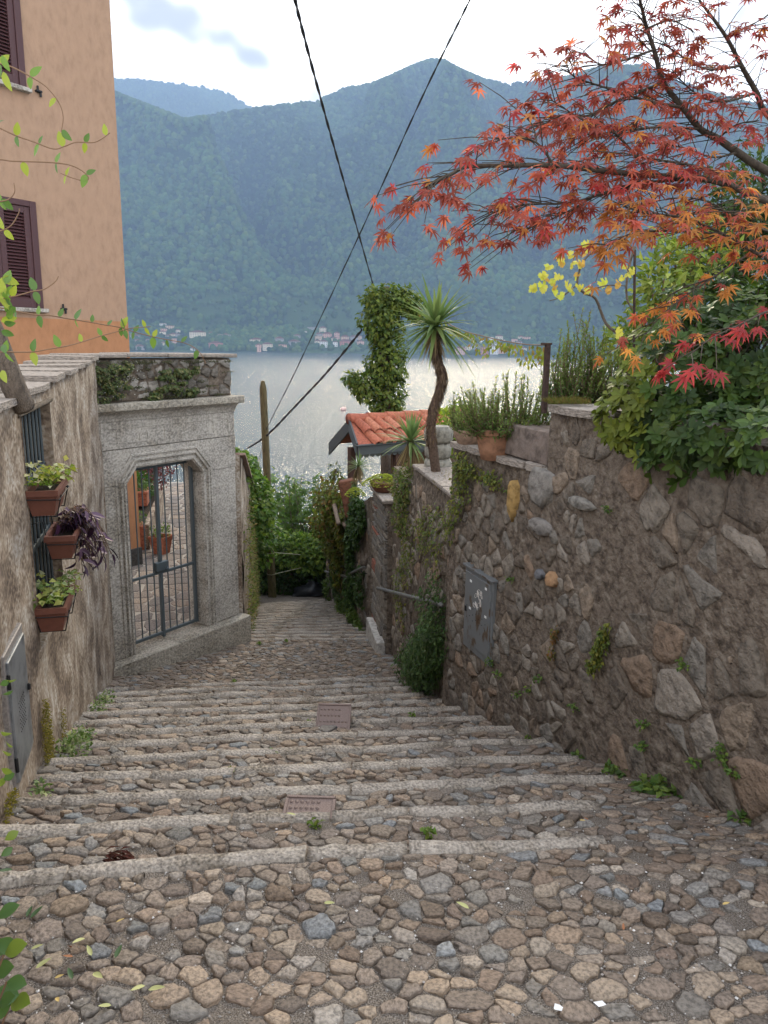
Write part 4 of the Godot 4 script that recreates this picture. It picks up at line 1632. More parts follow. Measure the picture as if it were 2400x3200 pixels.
func house() -> void:
	var fr := hw_frame()
	var o := thing("orange_house", "orange rendered house with brown louvred shutters rising behind the wall", "house", hw(2, 3.2))
	var mb := MB.new()
	# walls round the two window openings
	var wins := [[1.32, 2.3, -1.66, -0.4], [1.32, 2.3, -4.35, -2.93]]
	var xs := [0.0, 1.32, 2.3, 6.0]
	for seg in [[0.0, 1.32, -7.0, -0.28], [2.3, 6.0, -7.0, -0.28], [1.32, 2.3, -0.4, -0.28], [1.32, 2.3, -2.93, -1.66], [1.32, 2.3, -7.0, -4.35]]:
		wbox(mb, fr, seg[0], seg[1], seg[2], seg[3], -0.4, 0.0)
	mb.face([fr * Vector3(0, 7, -0.4), fr * Vector3(0, 0.28, -0.4), fr * Vector3(0, 0.28, -6), fr * Vector3(0, 7, -6)])
	mb.face([fr * Vector3(6, 7, -0.4), fr * Vector3(6, 0.28, -0.4), fr * Vector3(6, 0.28, -6), fr * Vector3(6, 7, -6)])
	mb.face([fr * Vector3(0, 7, -6), fr * Vector3(0, -3.3, -6), fr * Vector3(6, -3.3, -6), fr * Vector3(6, 7, -6)])
	part(mb, "wall", mats.house, o, false)
	mb = MB.new()
	wbox(mb, fr, -0.004, 6.0, -0.28, 2.98, -0.4, 0.006)
	mb.face([fr * Vector3(-0.004, 0.28, -0.4), fr * Vector3(-0.004, -2.98, -0.4), fr * Vector3(-0.004, -2.98, -6), fr * Vector3(-0.004, 0.28, -6)])
	part(mb, "lower_wall", mats.house_band, o, false).set_meta("label", "deeper orange lower storey")
	mb = MB.new()
	wbox(mb, fr, -0.02, 6.0, 2.98, 3.4, -6.0, 0.025, 0.008)
	part(mb, "plinth", mat("plinth", lin(0.07, 0.065, 0.06), 0.9, {"tex": "mottle", "bump": "coarse", "cm": 0.6, "scale": Vector3(2, 2, 2)}), o, false)
	mb = MB.new()
	wbox(mb, fr, -0.5, 6.4, -7.25, -7.0, -6.4, 0.5)
	part(mb, "roof", mat("roof_board", lin(0.2, 0.12, 0.08), 0.9), o, false)
	for w in wins:
		mb = MB.new()
		var top: float = w[2]
		var bot: float = w[3]
		# outer frame
		wbox(mb, fr, w[0] - 0.01, w[0] + 0.075, top, bot, -0.1, 0.03, 0.006)
		wbox(mb, fr, w[1] - 0.075, w[1] + 0.01, top, bot, -0.1, 0.03, 0.006)
		wbox(mb, fr, w[0] + 0.075, w[1] - 0.075, top, top + 0.07, -0.1, 0.03, 0.006)
		var win := part(mb, "window", mats.shutter, o, false)
		mb = MB.new()
		wbox(mb, fr, w[0] - 0.05, w[1] + 0.05, bot + 0.002, bot + 0.05, -0.1, 0.075, 0.006)
		part(mb, "sill", mats.granite, win, false)
		var mid: float = (w[0] + w[1]) * 0.5
		for leaf in [[w[0] + 0.077, mid - 0.002], [mid + 0.002, w[1] - 0.077]]:
			mb = MB.new()
			var a: float = leaf[0]
			var b: float = leaf[1]
			wbox(mb, fr, a, a + 0.075, top + 0.072, bot - 0.002, -0.045, 0.012, 0.004)
			wbox(mb, fr, b - 0.075, b, top + 0.072, bot - 0.002, -0.045, 0.012, 0.004)
			wbox(mb, fr, a + 0.075, b - 0.075, top + 0.072, top + 0.15, -0.045, 0.012, 0.004)
			wbox(mb, fr, a + 0.075, b - 0.075, bot - 0.11, bot - 0.002, -0.045, 0.012, 0.004)
			wbox(mb, fr, a + 0.075, b - 0.075, top + 0.15, bot - 0.11, -0.05, -0.046)
			var sh := part(mb, "shutter", mats.shutter, o, false)
			var y: float = top + 0.17
			while y < bot - 0.125:
				var sl := MB.new()
				sl.box(fr * Transform3D(Basis(Vector3.RIGHT, 0.75), Vector3((a + b) * 0.5, -y, -0.015)), Vector3(b - a - 0.152, 0.006, 0.05), 0.0015)
				part(sl, "slat", mats.shutter, sh, false, true)
				y += 0.0385
	for e in [[1.16, -2.94], [1.03, -0.41]]:
		mb = MB.new()
		wbox(mb, fr, e[0] - 0.012, e[0] + 0.012, e[1] - 0.06, e[1] + 0.02, 0.012, 0.03, 0.004)
		wbox(mb, fr, e[0] - 0.05, e[0] + 0.03, e[1] - 0.01, e[1] + 0.012, 0.0, 0.04, 0.004)
		wbox(mb, fr, e[0] - 0.045, e[0] - 0.02, e[1] - 0.01, e[1] + 0.06, 0.012, 0.03, 0.004)
		part(mb, "shutter_dog", mats.black_iron, o, false)


# ---------- courtyard behind the gate ----------
func courtyard() -> void:
	var y := EYE - 3.25
	var mb := MB.new()
	mb.face([Vector3(-9.5, y, -4.0), Vector3(-9.5, y, -13.0), Vector3(-2.6, y, -13.0), Vector3(-1.9, y, -9.3), Vector3(-2.9, y, -7.6), Vector3(-2.3, y, -4.5)])
	mb.face([Vector3(-9.5, y, -13.0), Vector3(-9.5, y + 0.106, -17.5), Vector3(-3.6, y + 0.106, -17.5), Vector3(-2.6, y, -13.0)])
	var co := structure(mb, "courtyard", mat("pale_joint", lin(0.5, 0.45, 0.38), 0.95, {"tex": "grain", "bump": "fine", "cm": 0.5, "scale": Vector3(3, 3, 3)}), false)
	var zone := PackedVector2Array([Vector2(-2.75, 7.75), Vector2(-2.0, 9.15), Vector2(-2.35, 11.5), Vector2(-2.75, 13.5), Vector2(-3.8, 17.4), Vector2(-6.2, 17.4), Vector2(-4.9, 13.5), Vector2(-3.75, 11.2), Vector2(-4.9, 9.0), Vector2(-3.5, 7.6)])
	var sites := PackedVector2Array()
	var d := 7.6
	while d < 17.4:
		var x := -6.0
		while x < -1.7:
			var s := Vector2(x + rf(-0.1, 0.1), d + rf(-0.1, 0.1))
			if Geometry2D.is_point_in_polygon(s, zone):
				sites.append(s)
			x += rf(0.22, 0.42)
		d += 0.3
	var polys := cells(sites, Vector2(0.36, 0.36))
	var lift := func(p: Vector2, l: float) -> Vector3: return Vector3(p.x, y + maxf(0.0, p.y - 13.0) * 0.0235 + l, -p.y)
	var fm := []
	for c in [lin(0.26, 0.215, 0.18), lin(0.3, 0.25, 0.21), lin(0.22, 0.19, 0.17), lin(0.35, 0.28, 0.22)]:
		fm.append(mat("flag_%d" % fm.size(), c, 0.85, {"tex": "slate", "bump": "coarse", "cm": 0.4, "scale": Vector3(2, 2, 2)}))
	for cell in polys:
		var inside := Geometry2D.intersect_polygons(cell, zone)
		if inside.is_empty():
			continue
		var poly := worn(inside[0], rf(0.012, 0.026), 0.012)
		if poly.size() > 3:
			mb = MB.new()
			stone(mb, ccw(poly), lift, 0.012, 0.01, Color.WHITE, 0.0, 0.06)
			part(mb, "flagstone", fm[rng.randi() % 4], co, true, true)
	# low bed wall, troughs and pots beside the house
	var bed := thing("planting_bed", "low plastered bed wall running along the courtyard paving", "planter", at(-4.0, 13.5, 3.25))
	mb = MB.new()
	var bf := Transform3D(Basis(Vector3(-0.2, 0, -0.98).normalized(), Vector3.UP, Vector3(0.98, 0, -0.2).normalized()), at(-3.78, 11.9, 3.25))
	mb.box(bf * Transform3D(Basis(), Vector3(1.7, 0.2, 0)), Vector3(3.4, 0.44, 0.09), 0.01)
	part(mb, "wall", mats.streak, bed, false)
	mb = MB.new()
	mb.box(bf * Transform3D(Basis(), Vector3(1.7, 0.17, -0.5)), Vector3(3.4, 0.4, 0.9))
	part(mb, "soil", mats.soil, bed, false)
	for e in [["terracotta_trough", "terracotta trough standing upon the courtyard bed wall", 1.7, 0.42, -0.25, 0.5, 0.26], ["terracotta_trough", "terracotta trough on the paving at the end of the bed wall", 0.15, 0.0, -0.16, 0.34, 0.4]]:
		var t := thing(e[0], e[1], "planter", bf * Vector3(e[2], e[3], e[4]), "terracotta troughs in the courtyard")
		mb = MB.new()
		mb.box(bf * Transform3D(Basis(), Vector3(e[2], e[3] + e[6] * 0.5, e[4])), Vector3(e[5], e[6], 0.28), 0.012)
		mb.box(bf * Transform3D(Basis(), Vector3(e[2], e[3] + e[6] - 0.02, e[4])), Vector3(e[5] + 0.03, 0.05, 0.31), 0.01)
		part(mb, "trough", mats.terracotta, t, false)
		mb = MB.new()
		for k in 220:
			var q := bf * Vector3(e[2] + rf(-0.5, 0.5) * e[5], e[3] + e[6] + rf(-0.01, 0.16), e[4] + rf(-0.16, 0.16))
			mb.leaf(frame(q, rdir() + Vector3.UP * 0.5, Vector3.UP), rf(0.04, 0.07), 0.03, vary(lin(0.08, 0.15, 0.03), 0.4, 0.1))
		stuff(part(mb, "foliage", mats.foliage, t, false))
	var pot := thing("square_pot", "small square terracotta pot of green leaves by the house plinth", "pot", at(-3.52, 11.75, 3.25))
	mb = MB.new()
	var pf := Transform3D(Basis(Vector3.UP, 0.5), at(-3.5, 11.72, 3.25))
	var pp := []
	for e in [[0.1, 0.0], [0.14, 0.25], [0.155, 0.25], [0.155, 0.29], [0.13, 0.29], [0.12, 0.24]]:
		pp.append([e[0] * 1.3, e[1]])
	mb.lathe(pf, pp, 4)
	part(mb, "pot", mats.terracotta, pot, false)
	mb = MB.new()
	for k in 160:
		mb.leaf(frame(pf * Vector3(rf(-0.15, 0.15), 0.28 + rf(0, 0.16), rf(-0.15, 0.15)), rdir() + Vector3.UP * 0.5, Vector3.UP), rf(0.04, 0.07), 0.03, vary(lin(0.12, 0.18, 0.03), 0.4, 0.1))
	stuff(part(mb, "foliage", mats.foliage, pot, false))
	var bush := thing("red_bush", "dark red barberry bush over the courtyard bed", "bush", bf * Vector3(3.2, 0.4, -0.3))
	mb = MB.new()
	for k in 1500:
		var r := rdir() * pow(rng.randf(), 0.4)
		var q := bf * Vector3(3.4 + r.x * 1.2, 0.85 + r.y * 0.5, -0.25 + r.z * 0.55)
		mb.leaf(frame(q, r + rdir() * 0.8, Vector3.UP + rdir()), rf(0.05, 0.09), 0.04, vary(lin(0.13, 0.03, 0.035), 0.5, 0.1))
	stuff(part(mb, "foliage", mats.foliage, bush, false))
	mb = MB.new()
	for k in 6:
		mb.tube([bf * Vector3(3.2 + rf(-0.2, 0.2), 0.35, -0.3), bf * Vector3(3.4 + rf(-0.8, 0.8), 0.9, -0.25 + rf(-0.3, 0.3))], [0.02, 0.008], 5)
	part(mb, "stem", mats.bark, bush)
	var gb := thing("green_bush", "green leafy plants growing in the courtyard bed", "bush", bf * Vector3(2.2, 0.4, -0.4))
	mb = MB.new()
	for k in 700:
		var r := rdir() * pow(rng.randf(), 0.4)
		mb.leaf(frame(bf * Vector3(2.2 + r.x * 0.8, 0.62 + r.y * 0.3, -0.4 + r.z * 0.4), r + rdir() * 0.6, Vector3.UP + rdir()), rf(0.07, 0.13), 0.06, vary(lin(0.06, 0.13, 0.03), 0.4, 0.1))
	stuff(part(mb, "foliage", mats.foliage, gb, false))



# ---------- right: the garden wall ----------
func rw_frame() -> Transform3D:
	return Transform3D(Basis(Vector3(0.315, 0, 0.949), Vector3.UP, Vector3(-0.949, 0, 0.315)), at(0.504, 5.65, 0))


func mw_frame() -> Transform3D:
	return Transform3D(Basis(Vector3(0.158, 0, 0.9874), Vector3.UP, Vector3(-0.9874, 0, 0.158)), at(-0.12, 9.79, 0))


func low_frame() -> Transform3D:
	return Transform3D(Basis(Vector3(0.1737, 0, 0.985), Vector3.UP, Vector3(-0.985, 0, 0.1737)), at(-1.22, 15.8, 0))


func ll_frame() -> Transform3D:
	return Transform3D(Basis(Vector3(-0.147, 0, -0.989), Vector3.UP, Vector3(0.989, 0, -0.147)), at(-1.70, 8.97, 0))


const RUBBLE := [[0.135, 0.115, 0.098], [0.155, 0.136, 0.117], [0.175, 0.165, 0.152], [0.215, 0.195, 0.172], [0.22, 0.18, 0.145], [0.235, 0.213, 0.19], [0.2, 0.15, 0.115]]


func rubble(o: Node3D, fr: Transform3D, x0: float, x1: float, topf: Callable, botf: Callable, size: Vector2, cover: float, most: int, tint := 1.0, batter := 0.0) -> void:
	var sites := PackedVector2Array()
	var hmax := 0.0
	var tmin := 99.0
	for k in 13:
		var x := lerpf(x0, x1, k / 12.0)
		tmin = minf(tmin, topf.call(x))
		hmax = maxf(hmax, botf.call(x))
	var y := tmin
	while y < hmax:
		var x := x0
		while x < x1:
			var s := Vector2(x + rf(-0.4, 0.4) * size.x, -(y + rf(-0.35, 0.35) * size.y))
			if -s.y > topf.call(s.x) + size.y * 0.2 and -s.y < botf.call(s.x):
				sites.append(s)
			x += rf(0.55, 1.5) * size.x
		y += rf(0.7, 1.25) * size.y
	var polys := cells(sites, size * 1.25)
	var f := func(p: Vector2, l: float) -> Vector3: return fr * Vector3(p.x, p.y, l + batter * (-p.y - topf.call(p.x)))
	var rest := MB.new()
	var count := 0
	for k in polys.size():
		if rng.randf() > cover:
			continue
		var poly := worn(polys[k], rf(0.004, 0.03) * size.y / 0.15, 0.045 * size.y)
		if poly.size() < 4:
			continue
		poly = ccw(poly)
		var bad := false
		for p in poly:
			if -p.y < topf.call(p.x) + 0.01 or p.x > x1 or p.x < x0:
				bad = true
		if bad:
			continue
		var c: Array = RUBBLE[[0, 0, 1, 1, 2, 2, 3, 3, 4, 5, 6][rng.randi() % 11]]
		var lift := rf(0.007, 0.019)
		if count < most:
			var key := "rubble_%d_%d" % [RUBBLE.find(c), int(tint * 100)]
			mat(key, lin(c[0], c[1] * 0.95, c[2] * 0.88) * 1.2 * tint, 0.92, {"tex": "mottle", "bump": "coarse", "cm": 1.6, "scale": Vector3(1.7, 1.7, 1.7)})
			var mb := MB.new()
			stone(mb, poly, f, lift, 0.03, Color.WHITE, rf(0, 0.8), rf(0.12, 0.4))
			part(mb, "stone", mats[key], o, true, true)
			count += 1
		else:
			stone(rest, poly, f, lift, 0.03, vary(lin(c[0], c[1], c[2]) * 1.15 * tint, 0.1), rf(0, 0.8), rf(0.12, 0.4))
	if rest.v.size():
		stuff(part(rest, "stones", mats.wallstone_vc, o))


func right_side() -> void:
	var fr := rw_frame()
	var o := thing("garden_wall", "dark rubble garden wall smeared with mortar, stepping down beside the lane", "wall", at(1.2, 3.6, 2.2))
	var top := func(s: float) -> float: return 0.69 if s < 1.36 else 0.31 + 0.02 * sin(s * 5.0)
	var bot := func(s: float) -> float: return ramp(maxf(-2.0, 5.65 - 0.949 * s)) + 0.3
	for seg in [[0.0, 1.36], [1.36, 8.0]]:
		var mb := MB.new()
		var t0: float = 0.69 if seg[0] == 0.0 else 0.33
		rough_wall(mb, fr, seg[0], seg[1], func(_s: float) -> float: return t0, bot, 0.4, [], 0.05, 0.007, 0.012)
		part(mb, "wall", mats.mortar, o)
	rubble(o, fr, 0.02, 2.0, top, func(s: float) -> float: return bot.call(s) - 0.28, Vector2(0.15, 0.09), 0.66, 210, 1.0, 0.012)
	rubble(o, fr, 2.0, 4.9, top, func(s: float) -> float: return bot.call(s) - 0.28, Vector2(0.25, 0.15), 0.72, 88, 1.0, 0.012)
	# coping stones
	for seg in [[0.0, 1.34, 0.69], [1.36, 4.4, 0.315]]:
		var x: float = seg[0]
		while x < seg[1] - 0.05:
			var x2 := minf(x + rf(0.25, 0.5), seg[1])
			var mb := MB.new()
			var y: float = seg[2] + rf(-0.012, 0.012)
			var poly := PackedVector2Array()
			for q in [[x, -0.4], [x, -0.15], [x + 0.01, 0.03], [(x + x2) / 2, 0.05], [x2 - 0.015, 0.03], [x2 - 0.01, -0.2], [x2 - 0.01, -0.4]]:
				poly.append(Vector2(q[0], q[1] + rf(-0.015, 0.015)))
			mb.slab(fr * Transform3D(Basis(Vector3(1, 0, 0), Vector3(0, 0, 1), Vector3(0, 1, 0)), Vector3(0, -y + 0.012, 0)), poly, 0.04)
			part(mb, "coping_stone", mats.slate_slab, o, false, true)
			x = x2
	var pier := MB.new()
	wbox(pier, fr, 0.74, 1.33, 0.47, 0.67, -0.38, -0.01, 0.012)
	part(pier, "pier", mat("pier", lin(0.21, 0.165, 0.14), 0.95, {"tex": "mottle", "bump": "coarse", "cm": 0.6, "scale": Vector3(1.5, 1.5, 1.5)}), o)
	# patch of orange stone and of old plaster that show in the wall
	for e in [[1.0, 0.93, 0.05, 0.13, lin(0.42, 0.27, 0.1)], [1.52, 1.29, 0.06, 0.045, lin(0.4, 0.24, 0.13)], [1.38, 1.3, 0.05, 0.03, lin(0.16, 0.16, 0.17)], [1.33, 0.78, 0.14, 0.12, lin(0.26, 0.24, 0.215)], [1.75, 0.8, 0.13, 0.04, lin(0.27, 0.25, 0.22)], [1.35, 1.02, 0.13, 0.05, lin(0.24, 0.22, 0.2)]]:
		var poly := PackedVector2Array()
		for k in 9:
			var a := TAU * k / 9.0
			var r := rf(0.8, 1.12)
			poly.append(Vector2(e[0] + cos(a) * e[2] * r, -e[1] + sin(a) * e[3] * r))
		var mb := MB.new()
		stone(mb, ccw(poly), func(p: Vector2, l: float) -> Vector3: return fr * Vector3(p.x, p.y, l + 0.02), 0.025, 0.05, Color.WHITE, 0.4, 0.25)
		part(mb, "stone", mat("odd_%.2f" % (e[0] + e[1] * 3.0), e[4], 0.9, {"tex": "mottle", "bump": "coarse", "cm": 0.8, "scale": Vector3(2, 2, 2)}), o, true, true)

	cabinet(fr)
	middle_wall()


func cabinet(fr: Transform3D) -> void:
	var o := thing("utility_cabinet", "rust-stained grey metal utility cabinet with scratched graffiti on the rubble wall", "cabinet", fr * Vector3(0.6, -2.1, 0.05))
	var cm := mat("cab_grey", lin(0.17, 0.18, 0.185), 0.55, {"tex": "rust", "scale": Vector3(0.9, 0.5, 0.9), "metal": 0.15})
	var mb := MB.new()
	wbox(mb, fr, 0.385, 0.825, 1.515, 2.115, -0.05, 0.04, 0.005)
	part(mb, "frame", cm, o, false)
	mb = MB.new()
	wbox(mb, fr, 0.375, 0.84, 1.5, 1.515, -0.05, 0.06, 0.003)
	part(mb, "hood", cm, o, false)
	mb = MB.new()
	wbox(mb, fr, 0.405, 0.8, 1.545, 2.06, 0.035, 0.05, 0.004)
	var door := part(mb, "door", cm, o, false)
	mb = MB.new()
	for i in 7:
		for j in 5:
			if (i + j) % 2 == 0:
				var q := Vector3(0.45 + i * 0.05, -1.79 - j * 0.022 + i * 0.0, 0.048)
				mb.tube([fr * q, fr * (q + Vector3(0, 0, 0.004))], 0.0042, 6)
	part(mb, "vent_holes", mats.black_iron, door, false)
	mb = MB.new()
	for e in [[0.74, 1.585], [0.5, 1.6], [0.75, 1.78], [0.5, 1.8]]:
		wbox(mb, fr, e[0] - 0.014, e[0] + 0.014, e[1] - 0.008, e[1] + 0.008, 0.05, 0.0515)
	part(mb, "sticker", mat("sticker", lin(0.75, 0.75, 0.73), 0.7), door, false)
	# scratched scrawl, as loops
	mb = MB.new()
	for l in [[0.66, 1.64, 0.035, 0.018, 1.0], [0.63, 1.665, 0.02, 0.03, 2.2], [0.6, 1.68, 0.022, 0.018, 0.4], [0.68, 1.655, 0.018, 0.02, 3.0], [0.67, 1.71, 0.016, 0.026, 1.4], [0.65, 1.735, 0.026, 0.022, 0.2], [0.61, 1.75, 0.02, 0.026, 2.6], [0.58, 1.755, 0.024, 0.014, 1.0]]:
		var pts := []
		for k in 11:
			var a := 0.62 * k
			pts.append(fr * Vector3(l[0] + cos(a + l[4]) * l[2] - k * 0.0012, -l[1] + sin(a * 1.25) * l[3], 0.051))
		mb.tube(pts, 0.0016, 4)
	part(mb, "graffiti", mat("scrawl", lin(0.6, 0.55, 0.5), 0.8), door)
	mb = MB.new()
	wbox(mb, fr, 0.425, 0.445, 1.8, 1.84, 0.05, 0.06, 0.003)
	part(mb, "lock", mats.black_iron, door, false)
	for y in [1.62, 1.98]:
		mb = MB.new()
		mb.tube([fr * Vector3(0.812, -y + 0.035, 0.045), fr * Vector3(0.812, -y - 0.035, 0.045)], 0.007, 6)
		part(mb, "hinge", cm, o)


func handrail(fr: Transform3D, label: String, a: Vector2, b: Vector2, posts: Array) -> void:
	var pa := fr * Vector3(a.x, -a.y, 0.09)
	var pb := fr * Vector3(b.x, -b.y, 0.09)
	var o := thing("handrail", label, "handrail", (pa + pb) * 0.5, "pipe handrails on the walls")
	var mb := MB.new()
	mb.tube([pa, pb], 0.019, 10)
	part(mb, "pipe", mat("pipe", lin(0.2, 0.2, 0.19), 0.6, {"metal": 0.4, "tex": "mottle", "scale": Vector3(4, 4, 4)}), o)
	for f in posts:
		var q := pa.lerp(pb, f)
		mb = MB.new()
		mb.tube(curve([q, q + Vector3.DOWN * 0.05, q + Vector3.DOWN * 0.075 - fr.basis.z * 0.03, q + Vector3.DOWN * 0.075 - fr.basis.z * 0.11], 3), 0.006, 6)
		part(mb, "bracket", mats.black_iron, o)


func middle_wall() -> void:
	var fr := mw_frame()
	var o := thing("lower_garden_wall", "grey rubble garden wall partly hung with green creeper, below the cabinet", "wall", at(0.3, 7.2, 3.3))
	var top := func(s: float) -> float: return 1.1 if s > 2.55 else 1.3
	var bot := func(s: float) -> float: return ramp(9.79 - 0.9874 * s) + 0.3
	var mb := MB.new()
	rough_wall(mb, fr, 2.55, 4.25, func(s: float) -> float: return 1.1 + (4.2 - s) * 0.03, bot, 0.35, [], 0.06, 0.01)
	part(mb, "wall", mats.mortar, o)
	mb = MB.new()
	rough_wall(mb, fr, 1.4, 2.55, func(_s: float) -> float: return 1.3, bot, 0.35, [], 0.06, 0.01)
	part(mb, "wall", mats.mortar, o)
	rubble(o, fr, 1.42, 4.2, top, func(s: float) -> float: return bot.call(s) - 0.3, Vector2(0.17, 0.1), 0.6, 200, 1.25)
	var x := 2.6
	while x < 4.2:
		var x2 := x + rf(0.22, 0.4)
		mb = MB.new()
		wbox(mb, fr, x, x2 - 0.01, 1.1 - rf(0.005, 0.02), 1.125, -0.33, 0.03, 0.008)
		part(mb, "coping_stone", mats.slate_slab, o, true, true)
		x = x2
	# pillar with thin courses and brick, slab on top
	var p := thing("stone_pillar", "slender pillar of thin stone courses and brick under a projecting slab", "pillar", fr * Vector3(0.9, -3.4, 0.1))
	mb = MB.new()
	wbox(mb, fr, 0.42, 1.4, 1.72, 3.9, -0.4, 0.06, 0.01)
	part(mb, "core", mats.mortar, p, false)
	var y := 1.78
	var k := 0
	while y < 3.4:
		var h := rf(0.025, 0.06) if y < 2.35 else rf(0.06, 0.14)
		var xx := 0.4
		while xx < 1.38:
			var w := rf(0.2, 0.5)
			var kind := "par_b"
			if k % 7 == 3 and xx < 0.6:
				kind = "brick"
				mat("brick", lin(0.3, 0.11, 0.07), 0.92, {"tex": "mottle", "bump": "fine", "cm": 0.4, "scale": Vector3(3, 3, 3)})
			elif rng.randf() < 0.4:
				kind = "rubble_3_100"
			mb = MB.new()
			wbox(mb, fr, xx, minf(xx + w, 1.405) - 0.008, y, y + h - 0.008, -0.05, 0.07 + rf(0, 0.03), 0.008)
			part(mb, "brick" if kind == "brick" else "stone", mats[kind], p, true, true)
			xx += w
		y += h
		k += 1
	mb = MB.new()
	wbox(mb, fr, 0.36, 1.45, 1.675, 1.72, -0.42, 0.13, 0.01)
	part(mb, "cap_slab", mats.slate_slab, p)
	mb = MB.new()
	wbox(mb, fr, 0.25, 0.36, 1.74, 1.775, -0.42, 0.1, 0.01)
	part(mb, "cap_slab", mats.slate_slab, p)
	# pale step block at the foot of the pillar
	mb = MB.new()
	wbox(mb, fr, 0.5, 1.38, 3.37, 3.85, 0.06, 0.17, 0.012)
	tag(part(mb, "step_block", mat("pale_stone", lin(0.52, 0.49, 0.45), 0.9, {"tex": "mottle", "bump": "coarse", "cm": 0.5, "scale": Vector3(2, 2, 2)})), "pale stone block lying against the foot of the slender pillar", "stone")

	handrail(fr, "grey pipe handrail on the rubble wall next to the rusty cabinet", Vector2(0.9, 2.86), Vector2(4.18, 1.95), [0.12, 0.86])
	var lf := low_frame()
	handrail(lf, "upper grey pipe handrail on the ivy-clad lower wall", Vector2(4.55, 3.42), Vector2(6.1, 2.86), [0.25, 0.85])
	handrail(lf, "farther grey pipe handrail on the ivy-clad lower wall", Vector2(0.7, 4.52), Vector2(4.45, 3.5), [0.1, 0.9])
	var pipe := MB.new()
	pipe.tube([Vector3(0.562, -0.359, -5.600), Vector3(0.610, -0.323, -5.450)], 0.022, 10)
	pipe.tube([Vector3(0.604, -0.327, -5.460), Vector3(0.617, -0.315, -5.420)], 0.026, 10)
	tag(part(pipe, "clay_pipe", mats.terracotta), "short orange clay pipe end poking out of the wall by the cabinet", "pipe")


